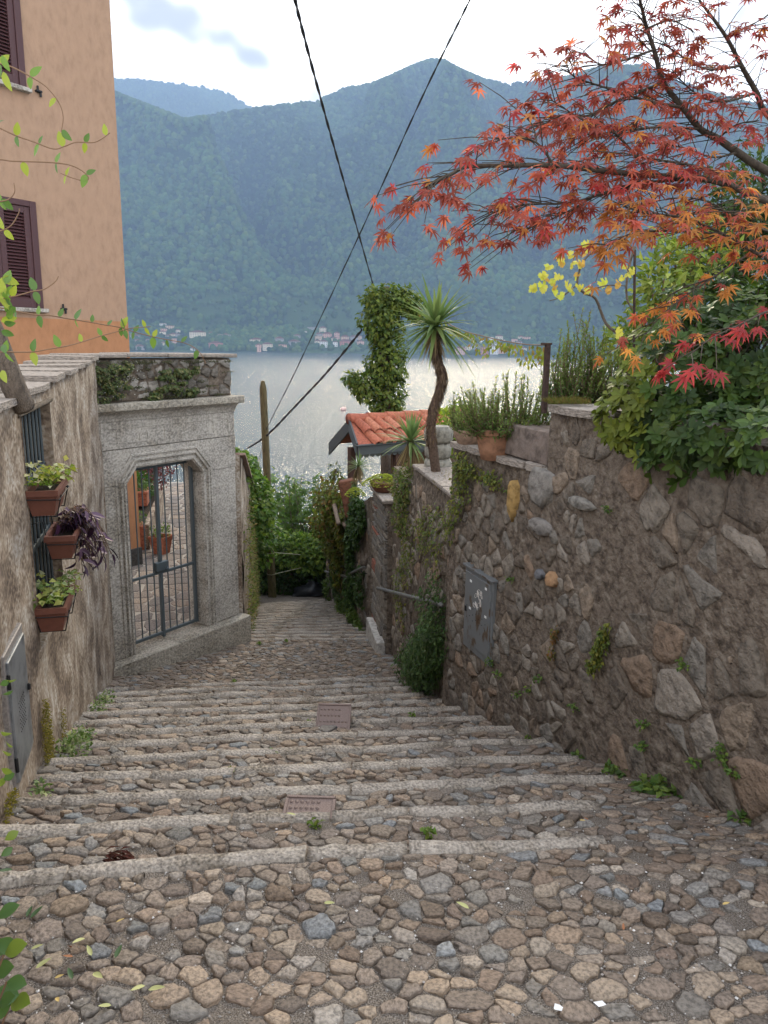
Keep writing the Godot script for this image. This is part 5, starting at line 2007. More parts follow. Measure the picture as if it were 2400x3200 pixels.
# ---------- the lower end of the lane ----------
func lower_lane() -> void:
	var fr := low_frame()
	var o := thing("ivy_clad_wall", "rubble wall overgrown by ivy along the lowest steps", "wall", at(-0.7, 13, 4.5))
	var top := func(s: float) -> float: return 1.92 + (6.1 - s) * 0.27
	var bot := func(s: float) -> float: return ramp(15.8 - 0.985 * s) + 0.4
	var mb := MB.new()
	rough_wall(mb, fr, -0.6, 6.15, top, bot, 0.4, [], 0.1, 0.03)
	part(mb, "wall", mats.mortar, o)
	rubble(o, fr, 0.0, 6.1, top, func(s: float) -> float: return bot.call(s) - 0.4, Vector2(0.26, 0.15), 0.6, 150, 1.2)
	# left wall below the gateway
	var lf := ll_frame()
	o = thing("slab_topped_wall", "stained wall with sloping slab coping that continues below the gateway", "wall", at(-2.0, 11, 4.2))
	var tp := func(s: float) -> float: return 1.28 + s * 0.268
	mb = MB.new()
	rough_wall(mb, lf, 0.0, 6.6, tp, func(s: float) -> float: return ramp(8.97 + 0.989 * s) + 0.4, 0.35, [], 0.09, 0.02)
	part(mb, "wall", mats.streak, o)
	var s := 0.0
	while s < 6.5:
		mb = MB.new()
		var ln := rf(0.4, 0.8)
		mb.box(lf * Transform3D(Basis(Vector3.BACK, -0.262), Vector3(s + ln * 0.5, -tp.call(s + ln * 0.5) + 0.015, -0.16)), Vector3(ln - 0.01, 0.035, 0.45), 0.006)
		part(mb, "coping_slab", mat("red_slab", lin(0.36, 0.25, 0.2), 0.88, {"tex": "slate", "bump": "coarse", "cm": 0.5, "scale": Vector3(2, 2, 2)}), o, true, true)
		s += ln
	# wall across the bottom
	var bf := Transform3D(Basis(), at(-4.8, 16.35, 0))
	o = thing("end_wall", "low dark stone wall under the hedge at the bottom of the lane", "wall", at(-2, 16.4, 5.5))
	mb = MB.new()
	rough_wall(mb, bf, 0.0, 4.6, func(_s: float) -> float: return 4.5, func(_s: float) -> float: return 6.2, 0.5, [], 0.1, 0.03)
	part(mb, "wall", mats.mortar, o)
	rubble(o, bf, 1.6, 4.4, func(_s: float) -> float: return 4.5, func(_s: float) -> float: return 5.7, Vector2(0.24, 0.14), 0.75, 120)
	# terrain that falls away to the lake, and the garden soil
	mb = MB.new()
	for k in 20:
		for a in 30:
			var d := lerpf(16.6, 95.0, pow(k / 19.0, 1.4))
			var x := lerpf(-90, 90, a / 29.0)
			mb.p(at(x, d, 5.6 + (d - 16.6) * 0.3 + sin(x * 0.3 + d * 0.2) * 0.2), lin(0.06, 0.09, 0.03))
	for k in 19:
		for a in 29:
			var i := k * 30 + a
			mb.q(i, i + 30, i + 31, i + 1)
	structure(mb, "ground", mats.forest)
	mb = MB.new()
	for k in 30:
		for a in 16:
			var d := lerpf(-6.0, 17.5, k / 29.0)
			var x := right_x(d) + 0.12 + (a / 15.0) * 16.0
			mb.p(at(x, d, 0.5 + 0.27 * maxf(0.0, d - 4.0) + (0.35 if d > 4.4 else 0.0)), lin(0.07, 0.065, 0.04))
	for k in 29:
		for a in 15:
			var i := k * 16 + a
			mb.q(i, i + 16, i + 17, i + 1)
	structure(mb, "garden_ground", mats.forest)

	# leaning wooden pole
	o = thing("wooden_pole", "weathered wooden utility pole, mossy towards its foot, in front of the hedge", "pole", at(-2.33, 15.5, 5.25))
	mb = MB.new()
	var base := at(-2.33, 15.5, 5.35)
	var tip := at(-2.42, 15.35, 0.73)
	mb.tube([base, base.lerp(tip, 0.3), base.lerp(tip, 0.6), base.lerp(tip, 0.97), tip + Vector3(0, 0.02, 0)], [0.088, 0.08, 0.074, 0.07, 0.035], 12)
	part(mb, "shaft", mat("pole_wood", lin(0.16, 0.13, 0.065), 0.95, {"tex": "mottle", "bump": "fine", "cm": 0.8, "scale": Vector3(5, 0.7, 5)}), o)
	mb = MB.new()
	for k in 500:
		var f := pow(rng.randf(), 1.5) * 0.62
		var a := rf(0.4, 2.8) + 3.3
		var q := base.lerp(tip, f) + Vector3(cos(a), 0, -sin(a)) * 0.084
		mb.leaf(frame(q, Vector3(cos(a), rf(-0.6, 0.6), -sin(a)), Vector3.UP), rf(0.01, 0.022), 0.014, vary(lin(0.14, 0.17, 0.025), 0.4, 0.1))
	stuff(part(mb, "moss", mats.foliage_matt, o, false))
	for f in [0.14, 0.24]:
		mb = MB.new()
		var ring := []
		for k in 11:
			ring.append(base.lerp(tip, f) + Vector3(cos(k * TAU / 10), 0.02 * sin(k * 0.7), sin(k * TAU / 10)) * 0.09)
		mb.tube(ring + [ring[0] + Vector3(0.5, -0.12 if f > 0.2 else 0.05, -0.3)], 0.008, 5)
		part(mb, "rope", mat("rope", lin(0.3, 0.29, 0.2), 0.95), o)
	cables()

	foliage("hedge", "clipped green climber hedge topping the end wall of the lane", "hedge", [[at(-1.75, 16.35, 4.5), Vector3(0.85, 0.5, 0.45), 2600], [at(-3.0, 16.4, 4.75), Vector3(1.0, 0.7, 0.5), 1800], [at(-1.2, 16.1, 4.45), Vector3(0.5, 0.4, 0.35), 900]], [0.08, 0.14], 0.5, [lin(0.13, 0.21, 0.03), lin(0.18, 0.25, 0.035), lin(0.08, 0.15, 0.025)])
	foliage("ivy", "dark ivy hanging down over the end wall of the lane", "ivy", [[at(-2.3, 16.2, 5.0), Vector3(1.0, 0.45, 0.16), 1500], [at(-1.3, 16.15, 4.95), Vector3(0.5, 0.3, 0.15), 500]], [0.06, 0.1], 0.7, [lin(0.03, 0.065, 0.015), lin(0.045, 0.085, 0.02)])
	fig()
	# climber over the slab-topped wall
	foliage("climber", "bright leafy climber spilling over the slab-topped wall", "climber", [[at(-2.32, 11.9, 1.95), Vector3(0.28, 0.3, 0.9), 1000], [at(-2.25, 13.2, 2.75), Vector3(0.3, 0.55, 0.9), 1400], [at(-2.45, 14.6, 3.6), Vector3(0.35, 0.7, 0.9), 1200], [at(-2.05, 10.2, 1.5), Vector3(0.12, 0.08, 0.4), 160]], [0.07, 0.12], 0.75, [lin(0.1, 0.19, 0.025), lin(0.07, 0.14, 0.02), lin(0.16, 0.23, 0.04)])
	var wp := thing("wall_weeds", "straw and green weeds rooted along the slab-topped wall", "weeds", lf * Vector3(2.5, -3.0, 0.05))
	mb = MB.new()
	for k in 3200:
		var x := pow(rng.randf(), 0.8) * 5.5 + 0.15
		var band := sin(x * 2.6) * 0.25
		var dr: float = lerpf(tp.call(x) + 0.5 + band, ramp(8.97 + 0.989 * x), pow(rng.randf(), 0.75))
		var c: Color = [lin(0.2, 0.19, 0.05), lin(0.12, 0.17, 0.03), lin(0.26, 0.19, 0.09), lin(0.09, 0.14, 0.03)][rng.randi() % 4]
		mb.leaf(frame(lf * Vector3(x, -dr, rf(0.0, 0.09)), lf.basis.z * rf(0.1, 1) + Vector3(rf(-1, 1), rf(-1, 0.6), rf(-1, 1)) * 0.8, lf.basis.z + Vector3.UP), rf(0.03, 0.075), rf(0.012, 0.03), vary(c, 0.35, 0.1))
	stuff(part(mb, "foliage", mats.foliage_matt, wp, false))
	# ivy and creeper on the right, low wall
	var fr2 := low_frame()
	foliage_on(fr2, "ivy", "dark ivy sheeting the rubble wall below the pillar", "ivy", [[5.2, 2.35, 0.55, 0.42, 1400], [4.6, 3.0, 0.3, 0.6, 900], [4.4, 3.8, 0.35, 0.3, 500], [5.6, 3.3, 0.2, 0.3, 200], [2.4, 4.1, 0.6, 0.35, 500]], [0.05, 0.085], [lin(0.04, 0.085, 0.018), lin(0.06, 0.11, 0.025)], 0.12)
	foliage_on(fr2, "creeper", "yellow-green creeper hanging over the lowest rubble wall", "creeper", [[3.6, 2.75, 0.7, 0.42, 1500], [2.6, 3.1, 0.8, 0.5, 1400], [1.6, 3.6, 0.6, 0.4, 700], [3.2, 3.6, 0.3, 0.5, 400]], [0.06, 0.1], [lin(0.17, 0.19, 0.025), lin(0.12, 0.16, 0.025), lin(0.2, 0.15, 0.03)], 0.25)
	foliage_on(fr2, "weeds", "green weeds along the foot of the lowest rubble wall", "weeds", [[5.0, 3.95, 0.9, 0.16, 700], [3.4, 4.35, 0.6, 0.14, 300], [0.9, 4.8, 0.3, 0.25, 250]], [0.04, 0.08], [lin(0.08, 0.14, 0.025), lin(0.12, 0.17, 0.03)], 0.12)
	var bag := MB.new()
	var cen := at(-1.62, 15.95, 5.26)
	for ring in 7:
		for k in 12:
			var a := TAU * k / 12.0
			var el := lerpf(-0.2, PI / 2, ring / 6.0)
			var r := 1.0 + 0.22 * sin(a * 3 + ring * 1.3) + rf(-0.07, 0.07)
			bag.p(cen + Vector3(cos(a) * cos(el) * 0.36 * r, sin(el) * 0.2 * r + 0.05 * cos(a), sin(a) * cos(el) * 0.2 * r))
	for ring in 6:
		for k in 12:
			bag.q(ring * 12 + k, (ring + 1) * 12 + k, (ring + 1) * 12 + (k + 1) % 12, ring * 12 + (k + 1) % 12)
	tag(part(bag, "black_bag", mat("bag", lin(0.012, 0.013, 0.016), 0.35)), "crumpled black plastic bag lying against the end wall", "bag")


func cables() -> void:
	var c := mat("cable", lin(0.035, 0.035, 0.04), 0.7)
	var wires := [
		["twisted black overhead cable running up from the ivy-clad pole", [Vector3(-0.251, 2.713, -14.000), Vector3(-0.469, 3.351, -9.600), Vector3(-0.569, 3.644, -7.300), Vector3(-0.613, 3.795, -5.800), Vector3(-0.611, 3.835, -5.200)], 0.0085, true],
		["twin overhead cable rising from the wooden pole across the peak", [Vector3(-2.355, 0.015, -15.300), Vector3(-1.493, 1.136, -12.500), Vector3(-0.313, 2.809, -8.800), Vector3(0.240, 3.568, -6.800), Vector3(0.490, 3.850, -5.800), Vector3(0.591, 3.958, -5.400)], 0.0055, true],
		["black cable slung from the wooden pole to the ivy-clad pole", [Vector3(-3.047, -0.614, -17.000), Vector3(-2.349, -0.123, -15.300), Vector3(-1.715, 0.511, -14.900), Vector3(-1.060, 1.189, -14.500), Vector3(-0.432, 1.923, -14.000)], 0.016, true],
		["thin stay wire hanging below the cables at the wooden pole", [Vector3(-2.346, 0.015, -15.300), Vector3(-2.483, -0.348, -15.600), Vector3(-2.657, -0.873, -15.900)], 0.007, false]]
	for w in wires:
		var pts := curve(w[1], 14)
		var mb := MB.new()
		var strands := 2 if w[3] else 1
		var o := thing("cable", w[0], "cable", w[1][0])
		for k in strands:
			var q := []
			var i := 0
			for p in pts:
				var tw: Vector3 = Vector3(cos(i * 1.1 + k * PI), sin(i * 1.1 + k * PI), 0) * w[2] * 0.75 if strands == 2 else Vector3.ZERO
				q.append(p + tw)
				i += 1
			var m := MB.new()
			m.tube(q, w[2] * (0.8 if strands == 2 else 1.0), 6)
			part(m, "strand", c, o)


# a mass of leaves in ellipsoids [centre, radii, count]
func foliage(called: String, label: String, category: String, blobs: Array, size: Array, wide: float, palette: Array, opt := {}) -> Node3D:
	var lowest: Vector3 = blobs[0][0]
	var o := thing(called, label, category, lowest - Vector3(0, blobs[0][1].y, 0), opt.get("group", ""))
	var mb := MB.new()
	var hang: float = opt.get("hang", 0.35)
	for b in blobs:
		for k in b[2]:
			var n := rdir()
			var q: Vector3 = b[0] + n * pow(rng.randf(), 0.38) * b[1] * (1.0 + 0.16 * sin(n.x * 5.0 + n.y * 7.0 + b[0].x))
			var dir := n + rdir() * 0.9 + Vector3.DOWN * hang
			mb.leaf(frame(q, dir, n + Vector3.UP * 0.7 + rdir() * 0.5), rf(size[0], size[1]), rf(0.75, 1.1) * wide * size[1], vary(palette[rng.randi() % palette.size()], 0.35, 0.08), 0.18, 0.15)
	stuff(part(mb, "foliage", mats.foliage if not opt.has("matt") else mats.foliage_matt, o, false))
	var st := MB.new()
	for b in blobs:
		for k in 4:
			var e: Vector3 = b[0] + rdir() * b[1] * 0.6
			st.tube([b[0] - Vector3(0, b[1].y * 0.9, 0), (b[0] + e) * 0.5 + rdir() * 0.03, e], [0.012, 0.008, 0.003], 5)
	part(st, "stems", mats.twig, o)
	if opt.has("trunk"):
		var tk := MB.new()
		var foot := Vector3(lowest.x, EYE - opt.trunk[1], lowest.z)
		tk.tube([foot, (foot + lowest) * 0.5 + Vector3(0.04, 0, 0.03), lowest], [opt.trunk[0], opt.trunk[0] * 0.8, opt.trunk[0] * 0.5], 8)
		for b in blobs.slice(1):
			tk.tube([(foot + lowest) * 0.5, b[0]], [opt.trunk[0] * 0.6, opt.trunk[0] * 0.25], 6)
		part(tk, "trunk", mats.bark, o)
	return o


# leaves lying on a wall frame, patches [x, drop, rx, ry, count]
func foliage_on(fr: Transform3D, called: String, label: String, category: String, patches: Array, size: Array, palette: Array, thick: float) -> Node3D:
	var o := thing(called, label, category, fr * Vector3(patches[0][0], -patches[0][1], 0.03))
	var mb := MB.new()
	for p in patches:
		for k in p[4]:
			var a := rf(0, TAU)
			var r := pow(rng.randf(), 0.55) * (1.0 + 0.3 * sin(a * 3.0 + p[0] * 5.0))
			var q := fr * Vector3(p[0] + cos(a) * r * p[2], -p[1] + sin(a) * r * p[3], rf(0.02, 0.05 + thick * (1.0 - 0.6 * r)))
			mb.leaf(frame(q, fr.basis.z * rf(0.0, 0.7) + fr.basis.x * rf(-0.8, 0.8) + Vector3.DOWN * rf(0.0, 1.2), fr.basis.z + Vector3.UP * 0.7 + rdir() * 0.5), rf(size[0], size[1]), rf(0.5, 0.8) * size[1], vary(palette[rng.randi() % palette.size()], 0.35, 0.08), 0.18, 0.15)
	stuff(part(mb, "foliage", mats.foliage, o, false))
	return o


func fig() -> void:
	var o := thing("fig_tree", "young fig tree with broad lobed leaves behind the hedge", "tree", at(-1.9, 17.6, 5.6))
	var mb := MB.new()
	var st := MB.new()
	for k in 26:
		var a := at(-1.95 + rf(-0.35, 0.35), 17.6, 5.4)
		var b := at(-1.95 + rf(-0.75, 0.75), 17.6 + rf(-0.5, 0.5), rf(2.95, 4.3))
		var m := (a + b) * 0.5 + rdir() * 0.12
		st.tube([a, m, b], [0.02, 0.014, 0.006], 5)
		for j in 48:
			var q := a.lerp(b, pow(rng.randf(), 0.5)) + rdir() * rf(0.05, 0.3)
			mb.maple(frame(q, rdir() + Vector3.DOWN * 0.4, Vector3.UP + rdir() * 0.7), rf(0.09, 0.15), vary([lin(0.1, 0.18, 0.035), lin(0.15, 0.23, 0.045), lin(0.075, 0.135, 0.03)][rng.randi() % 3], 0.3, 0.06))
	stuff(part(mb, "crown", mats.foliage, o, false))
	part(st, "trunk", mats.bark, o)



# ---------- garden on the right ----------
func pot_of(o: Node3D, where: Vector3, r: float, h: float, m: Material, bowl := false) -> void:
	var mb := MB.new()
	var prof := [[0.0, 0.0], [r * 0.66, 0.0], [r * 0.8, h * 0.35], [r * 0.93, h * 0.78], [r * 0.94, h * 0.8], [r * 1.04, h * 0.82], [r * 1.05, h * 0.97], [r * 1.0, h], [r * 0.9, h], [r * 0.85, h * 0.85], [0.0, h * 0.85]]
	if bowl:
		prof = [[0.0, 0.0], [r * 0.5, 0.0], [r * 0.75, h * 0.25], [r * 0.93, h * 0.6], [r, h * 0.95], [r * 0.97, h], [r * 0.9, h * 0.97], [r * 0.86, h * 0.8], [0.0, h * 0.8]]
	mb.lathe(Transform3D(Basis(), where), prof, 24)
	part(mb, "pot", m, o)


func rosemary(o: Node3D, base: Vector3, spread: Vector3, tall: float, stems: int, tone: Color) -> void:
	var nd := MB.new()
	var st := MB.new()
	for k in stems:
		var a := rf(0, TAU)
		var r := sqrt(rng.randf())
		var root := base + Vector3(cos(a) * r * spread.x * 0.45, 0, sin(a) * r * spread.z * 0.45)
		var tip := base + Vector3(cos(a) * r * spread.x + rf(-0.08, 0.08), tall * rf(0.35, 1.0) * (1.15 - 0.55 * r), sin(a) * r * spread.z + rf(-0.08, 0.08))
		var mid := (root + tip) * 0.5 + Vector3(cos(a), -0.2, sin(a)) * 0.04
		var pts := curve([root, mid, tip], 5)
		st.tube(pts, taper(pts.size(), 0.0035, 0.0012), 4)
		var n := int(root.distance_to(tip) / 0.006)
		for j in n:
			var f := float(j) / n
			if f < 0.12:
				continue
			var i := f * (pts.size() - 1)
			var q: Vector3 = pts[int(i)].lerp(pts[mini(int(i) + 1, pts.size() - 1)], i - int(i))
			var up: Vector3 = (pts[mini(int(i) + 1, pts.size() - 1)] - pts[int(i)]).normalized()
			nd.leaf(frame(q, rdir() + up * 0.75, up), rf(0.028, 0.042) * (1.1 - 0.4 * f), 0.0105, vary(tone.lerp(lin(0.25, 0.3, 0.08), f * f * 0.75), 0.3, 0.05), 0.1, 0.1)
	stuff(part(nd, "needles", mats.foliage_matt, o, false))
	part(st, "stems", mats.twig, o)


func yucca_head(o: Node3D, c: Vector3, n: int, ln: float, wd: float, low: float, col: Array, called := "leaf") -> void:
	var m := [mat("yucca_a", col[0], 0.5, {"back": col[0] * 1.6}), mat("yucca_b", col[1], 0.5, {"back": col[1] * 1.6})]
	for k in n:
		var el := lerpf(low, 1.35, pow(rng.randf(), 0.8))
		var a := k * 2.39996 + rf(-0.2, 0.2)
		var dir := Vector3(cos(a) * cos(el), sin(el), sin(a) * cos(el))
		var l := ln * rf(0.75, 1.1)
		var mb := MB.new()
		var fr := frame(c, dir, Vector3.UP if el < 1.2 else Vector3.BACK)
		var rows := 6
		for j in rows:
			var f := float(j) / (rows - 1)
			var w := wd * 0.5 * (0.75 + 0.5 * sin(PI * minf(1.0, f * 1.4))) * (1.0 - pow(f, 2.5)) + 0.0008
			var sag := -l * f * f * (0.16 + 0.22 * maxf(0.0, cos(el) - 0.5))
			var p := c + dir * l * f + Vector3.UP * sag
			mb.p(p - fr.basis.y * w + fr.basis.z * w * 0.35)
			mb.p(p)
			mb.p(p + fr.basis.y * w + fr.basis.z * w * 0.35)
		for j in rows - 1:
			var i := j * 3
			mb.q(i, i + 3, i + 4, i + 1)
			mb.q(i + 1, i + 4, i + 5, i + 2)
		part(mb, called, m[rng.randi() % 2], o, true, true)


func dead_skirt(o: Node3D, c: Vector3, n: int, ln: float, spread: float) -> void:
	var mb := MB.new()
	for k in n:
		var a := rf(0, TAU)
		var out := Vector3(cos(a), 0, sin(a))
		var q := c + out * 0.015 + Vector3.UP * rf(-0.03, 0.03)
		mb.leaf(frame(q, Vector3.DOWN + out * rf(0.1, spread), out), ln * rf(0.6, 1.1), rf(0.008, 0.016), vary([lin(0.3, 0.21, 0.12), lin(0.22, 0.15, 0.09), lin(0.38, 0.3, 0.17)][rng.randi() % 3], 0.3), 0.3, -0.05)
	stuff(part(mb, "dead_leaves", mats.foliage_matt, o, false))


func sedum(o: Node3D, c: Vector3, r: Vector3, n: int) -> void:
	var mb := MB.new()
	for k in n:
		var a := rf(0, TAU)
		var q := sqrt(rng.randf())
		var at_ := c + Vector3(cos(a) * q * r.x, r.y * (1.0 - q * q) * rf(0.8, 1.0) - 0.03 * q * q, sin(a) * q * r.z)
		var col := vary([lin(0.42, 0.46, 0.06), lin(0.33, 0.4, 0.06), lin(0.5, 0.5, 0.1)][rng.randi() % 3], 0.2, 0.05)
		for j in 6:
			var b := j * TAU / 6.0 + a
			mb.leaf(frame(at_, Vector3(cos(b), rf(0.3, 0.9), sin(b)), Vector3.UP), 0.017, 0.011, col)
	stuff(part(mb, "foliage", mats.foliage_matt, o, false))


func garden() -> void:
	var mb := MB.new()
	# pots of rosemary on the lower coping
	var p1: Vector3 = Vector3(0.716, 0.935, -4.980)
	var o := thing("terracotta_pot", "large terracotta pot standing on the lower garden wall coping", "pot", p1)
	pot_of(o, p1, 0.135, 0.2, mat("pot_old", lin(0.33, 0.17, 0.1), 0.88, {"tex": "mottle", "bump": "fine", "cm": 0.25, "scale": Vector3(2.2, 2.2, 2.2)}))
	var p2: Vector3 = Vector3(0.620, 0.945, -5.500)
	o = thing("terracotta_bowl", "weathered terracotta bowl on the wall beside the large pot", "pot", p2)
	pot_of(o, p2, 0.135, 0.13, mat("pot_pale", lin(0.36, 0.24, 0.17), 0.9, {"tex": "mottle", "bump": "fine", "cm": 0.25, "scale": Vector3(2, 2, 2)}), true)
	o = thing("rosemary", "rosemary bush growing out of the large terracotta pot", "shrub", p1 + Vector3(0, 0.18, 0), "rosemary bushes")
	rosemary(o, p1 + Vector3(0.06, 0.14, 0), Vector3(0.34, 0, 0.26), 0.42, 190, lin(0.11, 0.17, 0.05))
	o = thing("rosemary", "low rosemary spilling from the weathered terracotta bowl", "shrub", p2 + Vector3(0, 0.1, 0), "rosemary bushes")
	rosemary(o, p2 + Vector3(0, 0.08, 0), Vector3(0.17, 0, 0.15), 0.38, 80, lin(0.08, 0.12, 0.05))
	var p3: Vector3 = Vector3(1.157, 1.295, -4.750)
	o = thing("rosemary", "tall rosemary bush rising behind the rusty metal post", "shrub", p3, "rosemary bushes")
	rosemary(o, p3 - Vector3(0, 0.05, 0), Vector3(0.2, 0, 0.24), 0.62, 150, lin(0.1, 0.16, 0.05))
	rosemary(o, p3 + Vector3(0.22, -0.05, 0), Vector3(0.2, 0, 0.2), 0.5, 110, lin(0.08, 0.125, 0.045))
	var p4: Vector3 = Vector3(0.977, 1.350, -4.280)
	o = thing("stonecrop", "tufts of yellowish stonecrop on the tall wall coping", "plant", p4)
	mb = MB.new()
	for k in 900:
		var q := p4 + Vector3(rf(-0.09, 0.14), 0, rf(-0.14, 0.1))
		mb.leaf(frame(q, rdir() * 0.6 + Vector3.UP, Vector3.RIGHT), rf(0.015, 0.05), 0.006, vary([lin(0.2, 0.19, 0.05), lin(0.24, 0.15, 0.06), lin(0.12, 0.15, 0.04)][rng.randi() % 3], 0.3))
	stuff(part(mb, "foliage", mats.foliage_matt, o, false))

	# rusty post and the vine wire tied to it
	o = thing("metal_post", "thin rusty metal post with a small cap plate among the rosemary", "post", Vector3(0.951, 1.294, -4.550))
	var rm := mat("rusty_post", lin(0.06, 0.035, 0.028), 0.8, {"tex": "mottle", "scale": Vector3(4, 4, 4)})
	mb = MB.new()
	var pt: Vector3 = Vector3(0.933, 1.664, -4.550)
	mb.box(Transform3D(Basis(Vector3.UP, 0.3), pt + Vector3(0, -0.19, 0)), Vector3(0.028, 0.4, 0.028), 0.002)
	part(mb, "post", rm, o, false)
	mb = MB.new()
	mb.box(Transform3D(Basis(Vector3.UP, 0.3), pt + Vector3(-0.008, 0.008, 0)), Vector3(0.055, 0.012, 0.04), 0.002)
	part(mb, "cap", rm, o, false)
	o = thing("vine_wire", "wire strung with thin yellowing creeper between post and ivy-clad pole", "vine", pt)
	var wp := curve([pt, Vector3(1.041, 1.680, -6.200), Vector3(1.075, 1.755, -8.500), Vector3(0.967, 1.906, -11.000), Vector3(0.552, 2.289, -13.600)], 8)
	mb = MB.new()
	mb.tube(wp, taper(wp.size(), 0.003, 0.009), 5)
	part(mb, "stem", mats.twig, o)
	mb = MB.new()
	for k in 260:
		var f := rng.randf()
		var i := int(f * (wp.size() - 1))
		var q: Vector3 = wp[i].lerp(wp[mini(i + 1, wp.size() - 1)], rng.randf())
		var sc: float = 0.55 + q.distance_to(Vector3(0, EYE, 0)) * 0.05
		q += Vector3(rf(-0.03, 0.03), -rf(0.0, 0.16) * sc * (0.4 + pow(absf(sin(f * 9.0)), 2.0)), rf(-0.05, 0.05))
		mb.leaf(frame(q, Vector3.DOWN + rdir() * 0.7, Vector3.BACK + rdir() * 0.5), 0.055 * sc, 0.026 * sc, vary([lin(0.26, 0.28, 0.04), lin(0.18, 0.22, 0.04), lin(0.3, 0.2, 0.06)][rng.randi() % 3], 0.3))
	stuff(part(mb, "leaves", mats.foliage, o, false))

	# grape vine with yellow leaves
	o = thing("grape_vine", "grape vine with bright yellow leaves climbing a thin stake", "vine", Vector3(1.319, 1.586, -4.200))
	mb = MB.new()
	for l in [[[Vector3(1.321, 1.562, -4.200), Vector3(1.248, 1.706, -4.200), Vector3(1.163, 1.779, -4.200), Vector3(1.087, 1.901, -4.150), Vector3(1.013, 1.927, -4.100), Vector3(0.974, 1.968, -4.100), Vector3(0.989, 2.068, -4.100), Vector3(1.030, 2.118, -4.100), Vector3(1.073, 2.154, -4.100), Vector3(1.191, 2.236, -4.100)], 0.0085], [[Vector3(0.974, 1.968, -4.100), Vector3(0.891, 1.906, -4.050), Vector3(0.817, 1.880, -4.000)], 0.004], [[Vector3(1.284, 2.169, -4.200), Vector3(1.264, 2.081, -4.200), Vector3(1.256, 1.972, -4.200), Vector3(1.270, 1.892, -4.200), Vector3(1.307, 1.848, -4.200)], 0.008], [[Vector3(1.031, 1.934, -4.100), Vector3(1.138, 1.969, -4.150), Vector3(1.256, 1.972, -4.200)], 0.005], [[Vector3(1.073, 2.154, -4.100), Vector3(1.066, 2.250, -4.100), Vector3(1.066, 2.338, -4.100)], 0.003]]:
		var pts := curve(l[0], 4)
		mb.tube(pts, taper(pts.size(), l[1], l[1] * 0.5), 6)
	part(mb, "stem", mats.bark, o)
	mb = MB.new()
	mb.tube([Vector3(1.285, 2.153, -4.200), Vector3(1.330, 1.538, -4.200)], 0.007, 6)
	part(mb, "stake", rm, o)
	var gl := [mat("grape_a", lin(0.42, 0.4, 0.06), 0.6, {"back": lin(0.5, 0.48, 0.08)}), mat("grape_b", lin(0.36, 0.4, 0.05), 0.6, {"back": lin(0.6, 0.65, 0.1)}), mat("grape_c", lin(0.42, 0.25, 0.05), 0.65, {"back": lin(0.6, 0.4, 0.1)})]
	var shape := MB.new()
	grape_leaf(shape, 0.028)
	var gm := shape.mesh(false)
	for q in [Vector3(0.734, 1.944, -4.000), Vector3(0.777, 1.958, -4.000), Vector3(0.837, 1.985, -4.050), Vector3(0.878, 2.005, -4.050), Vector3(0.817, 2.054, -4.050), Vector3(0.884, 2.068, -4.050), Vector3(0.926, 2.062, -4.050), Vector3(0.977, 2.069, -4.050), Vector3(0.988, 2.112, -4.050), Vector3(0.996, 2.167, -4.050), Vector3(0.923, 2.104, -4.050), Vector3(0.866, 1.910, -4.000), Vector3(0.934, 1.936, -4.050), Vector3(0.984, 1.957, -4.050), Vector3(1.015, 1.944, -4.050), Vector3(0.775, 2.007, -4.000), Vector3(0.910, 1.974, -4.050), Vector3(0.853, 1.951, -4.050), Vector3(1.113, 1.985, -4.150), Vector3(1.219, 2.009, -4.150), Vector3(1.197, 1.974, -4.150), Vector3(1.151, 1.957, -4.150), Vector3(1.253, 2.032, -4.150), Vector3(1.207, 1.747, -4.100), Vector3(1.234, 2.071, -4.200), Vector3(0.968, 2.002, -4.100), Vector3(0.798, 1.993, -4.020)]:
		for j in 2:
			inst(gm, "leaf", gl[[0, 0, 0, 1, 2][rng.randi() % 5]], o, frame(q + rdir() * 0.02 * j, Vector3.DOWN + rdir() * 0.9, Vector3.BACK + Vector3.UP * 0.6 + rdir() * 0.7).scaled_local(Vector3.ONE * rf(0.6, 1.1)))

	pittosporum()
	foliage("laurel", "yellow-green laurel behind the grape vine stake", "shrub", [[Vector3(1.805, 2.017, -5.200), Vector3(0.2, 0.3, 0.25), 620], [Vector3(2.026, 2.242, -5.400), Vector3(0.26, 0.3, 0.25), 640], [Vector3(1.788, 1.693, -5.200), Vector3(0.22, 0.22, 0.2), 420], [Vector3(1.574, 1.690, -5.200), Vector3(0.14, 0.16, 0.2), 200]], [0.05, 0.085], 0.42, [lin(0.19, 0.25, 0.045), lin(0.13, 0.19, 0.035), lin(0.28, 0.31, 0.06)], {"hang": 0.1, "trunk": [0.035, 1.5]})
	foliage("evergreen_tree", "dense dark evergreen tree behind the maple branches", "tree", [[Vector3(2.554, 2.212, -6.000), Vector3(0.36, 0.5, 0.4), 1700], [Vector3(2.777, 2.737, -6.200), Vector3(0.34, 0.42, 0.4), 1300], [Vector3(3.037, 2.338, -6.200), Vector3(0.4, 0.7, 0.4), 1400], [Vector3(2.378, 1.766, -5.600), Vector3(0.36, 0.3, 0.3), 900]], [0.05, 0.09], 0.36, [lin(0.035, 0.065, 0.02), lin(0.05, 0.085, 0.025), lin(0.08, 0.12, 0.03)], {"hang": 0.2, "trunk": [0.07, 1.7]})

	yuccas()
	shed()
	ivy_pole()


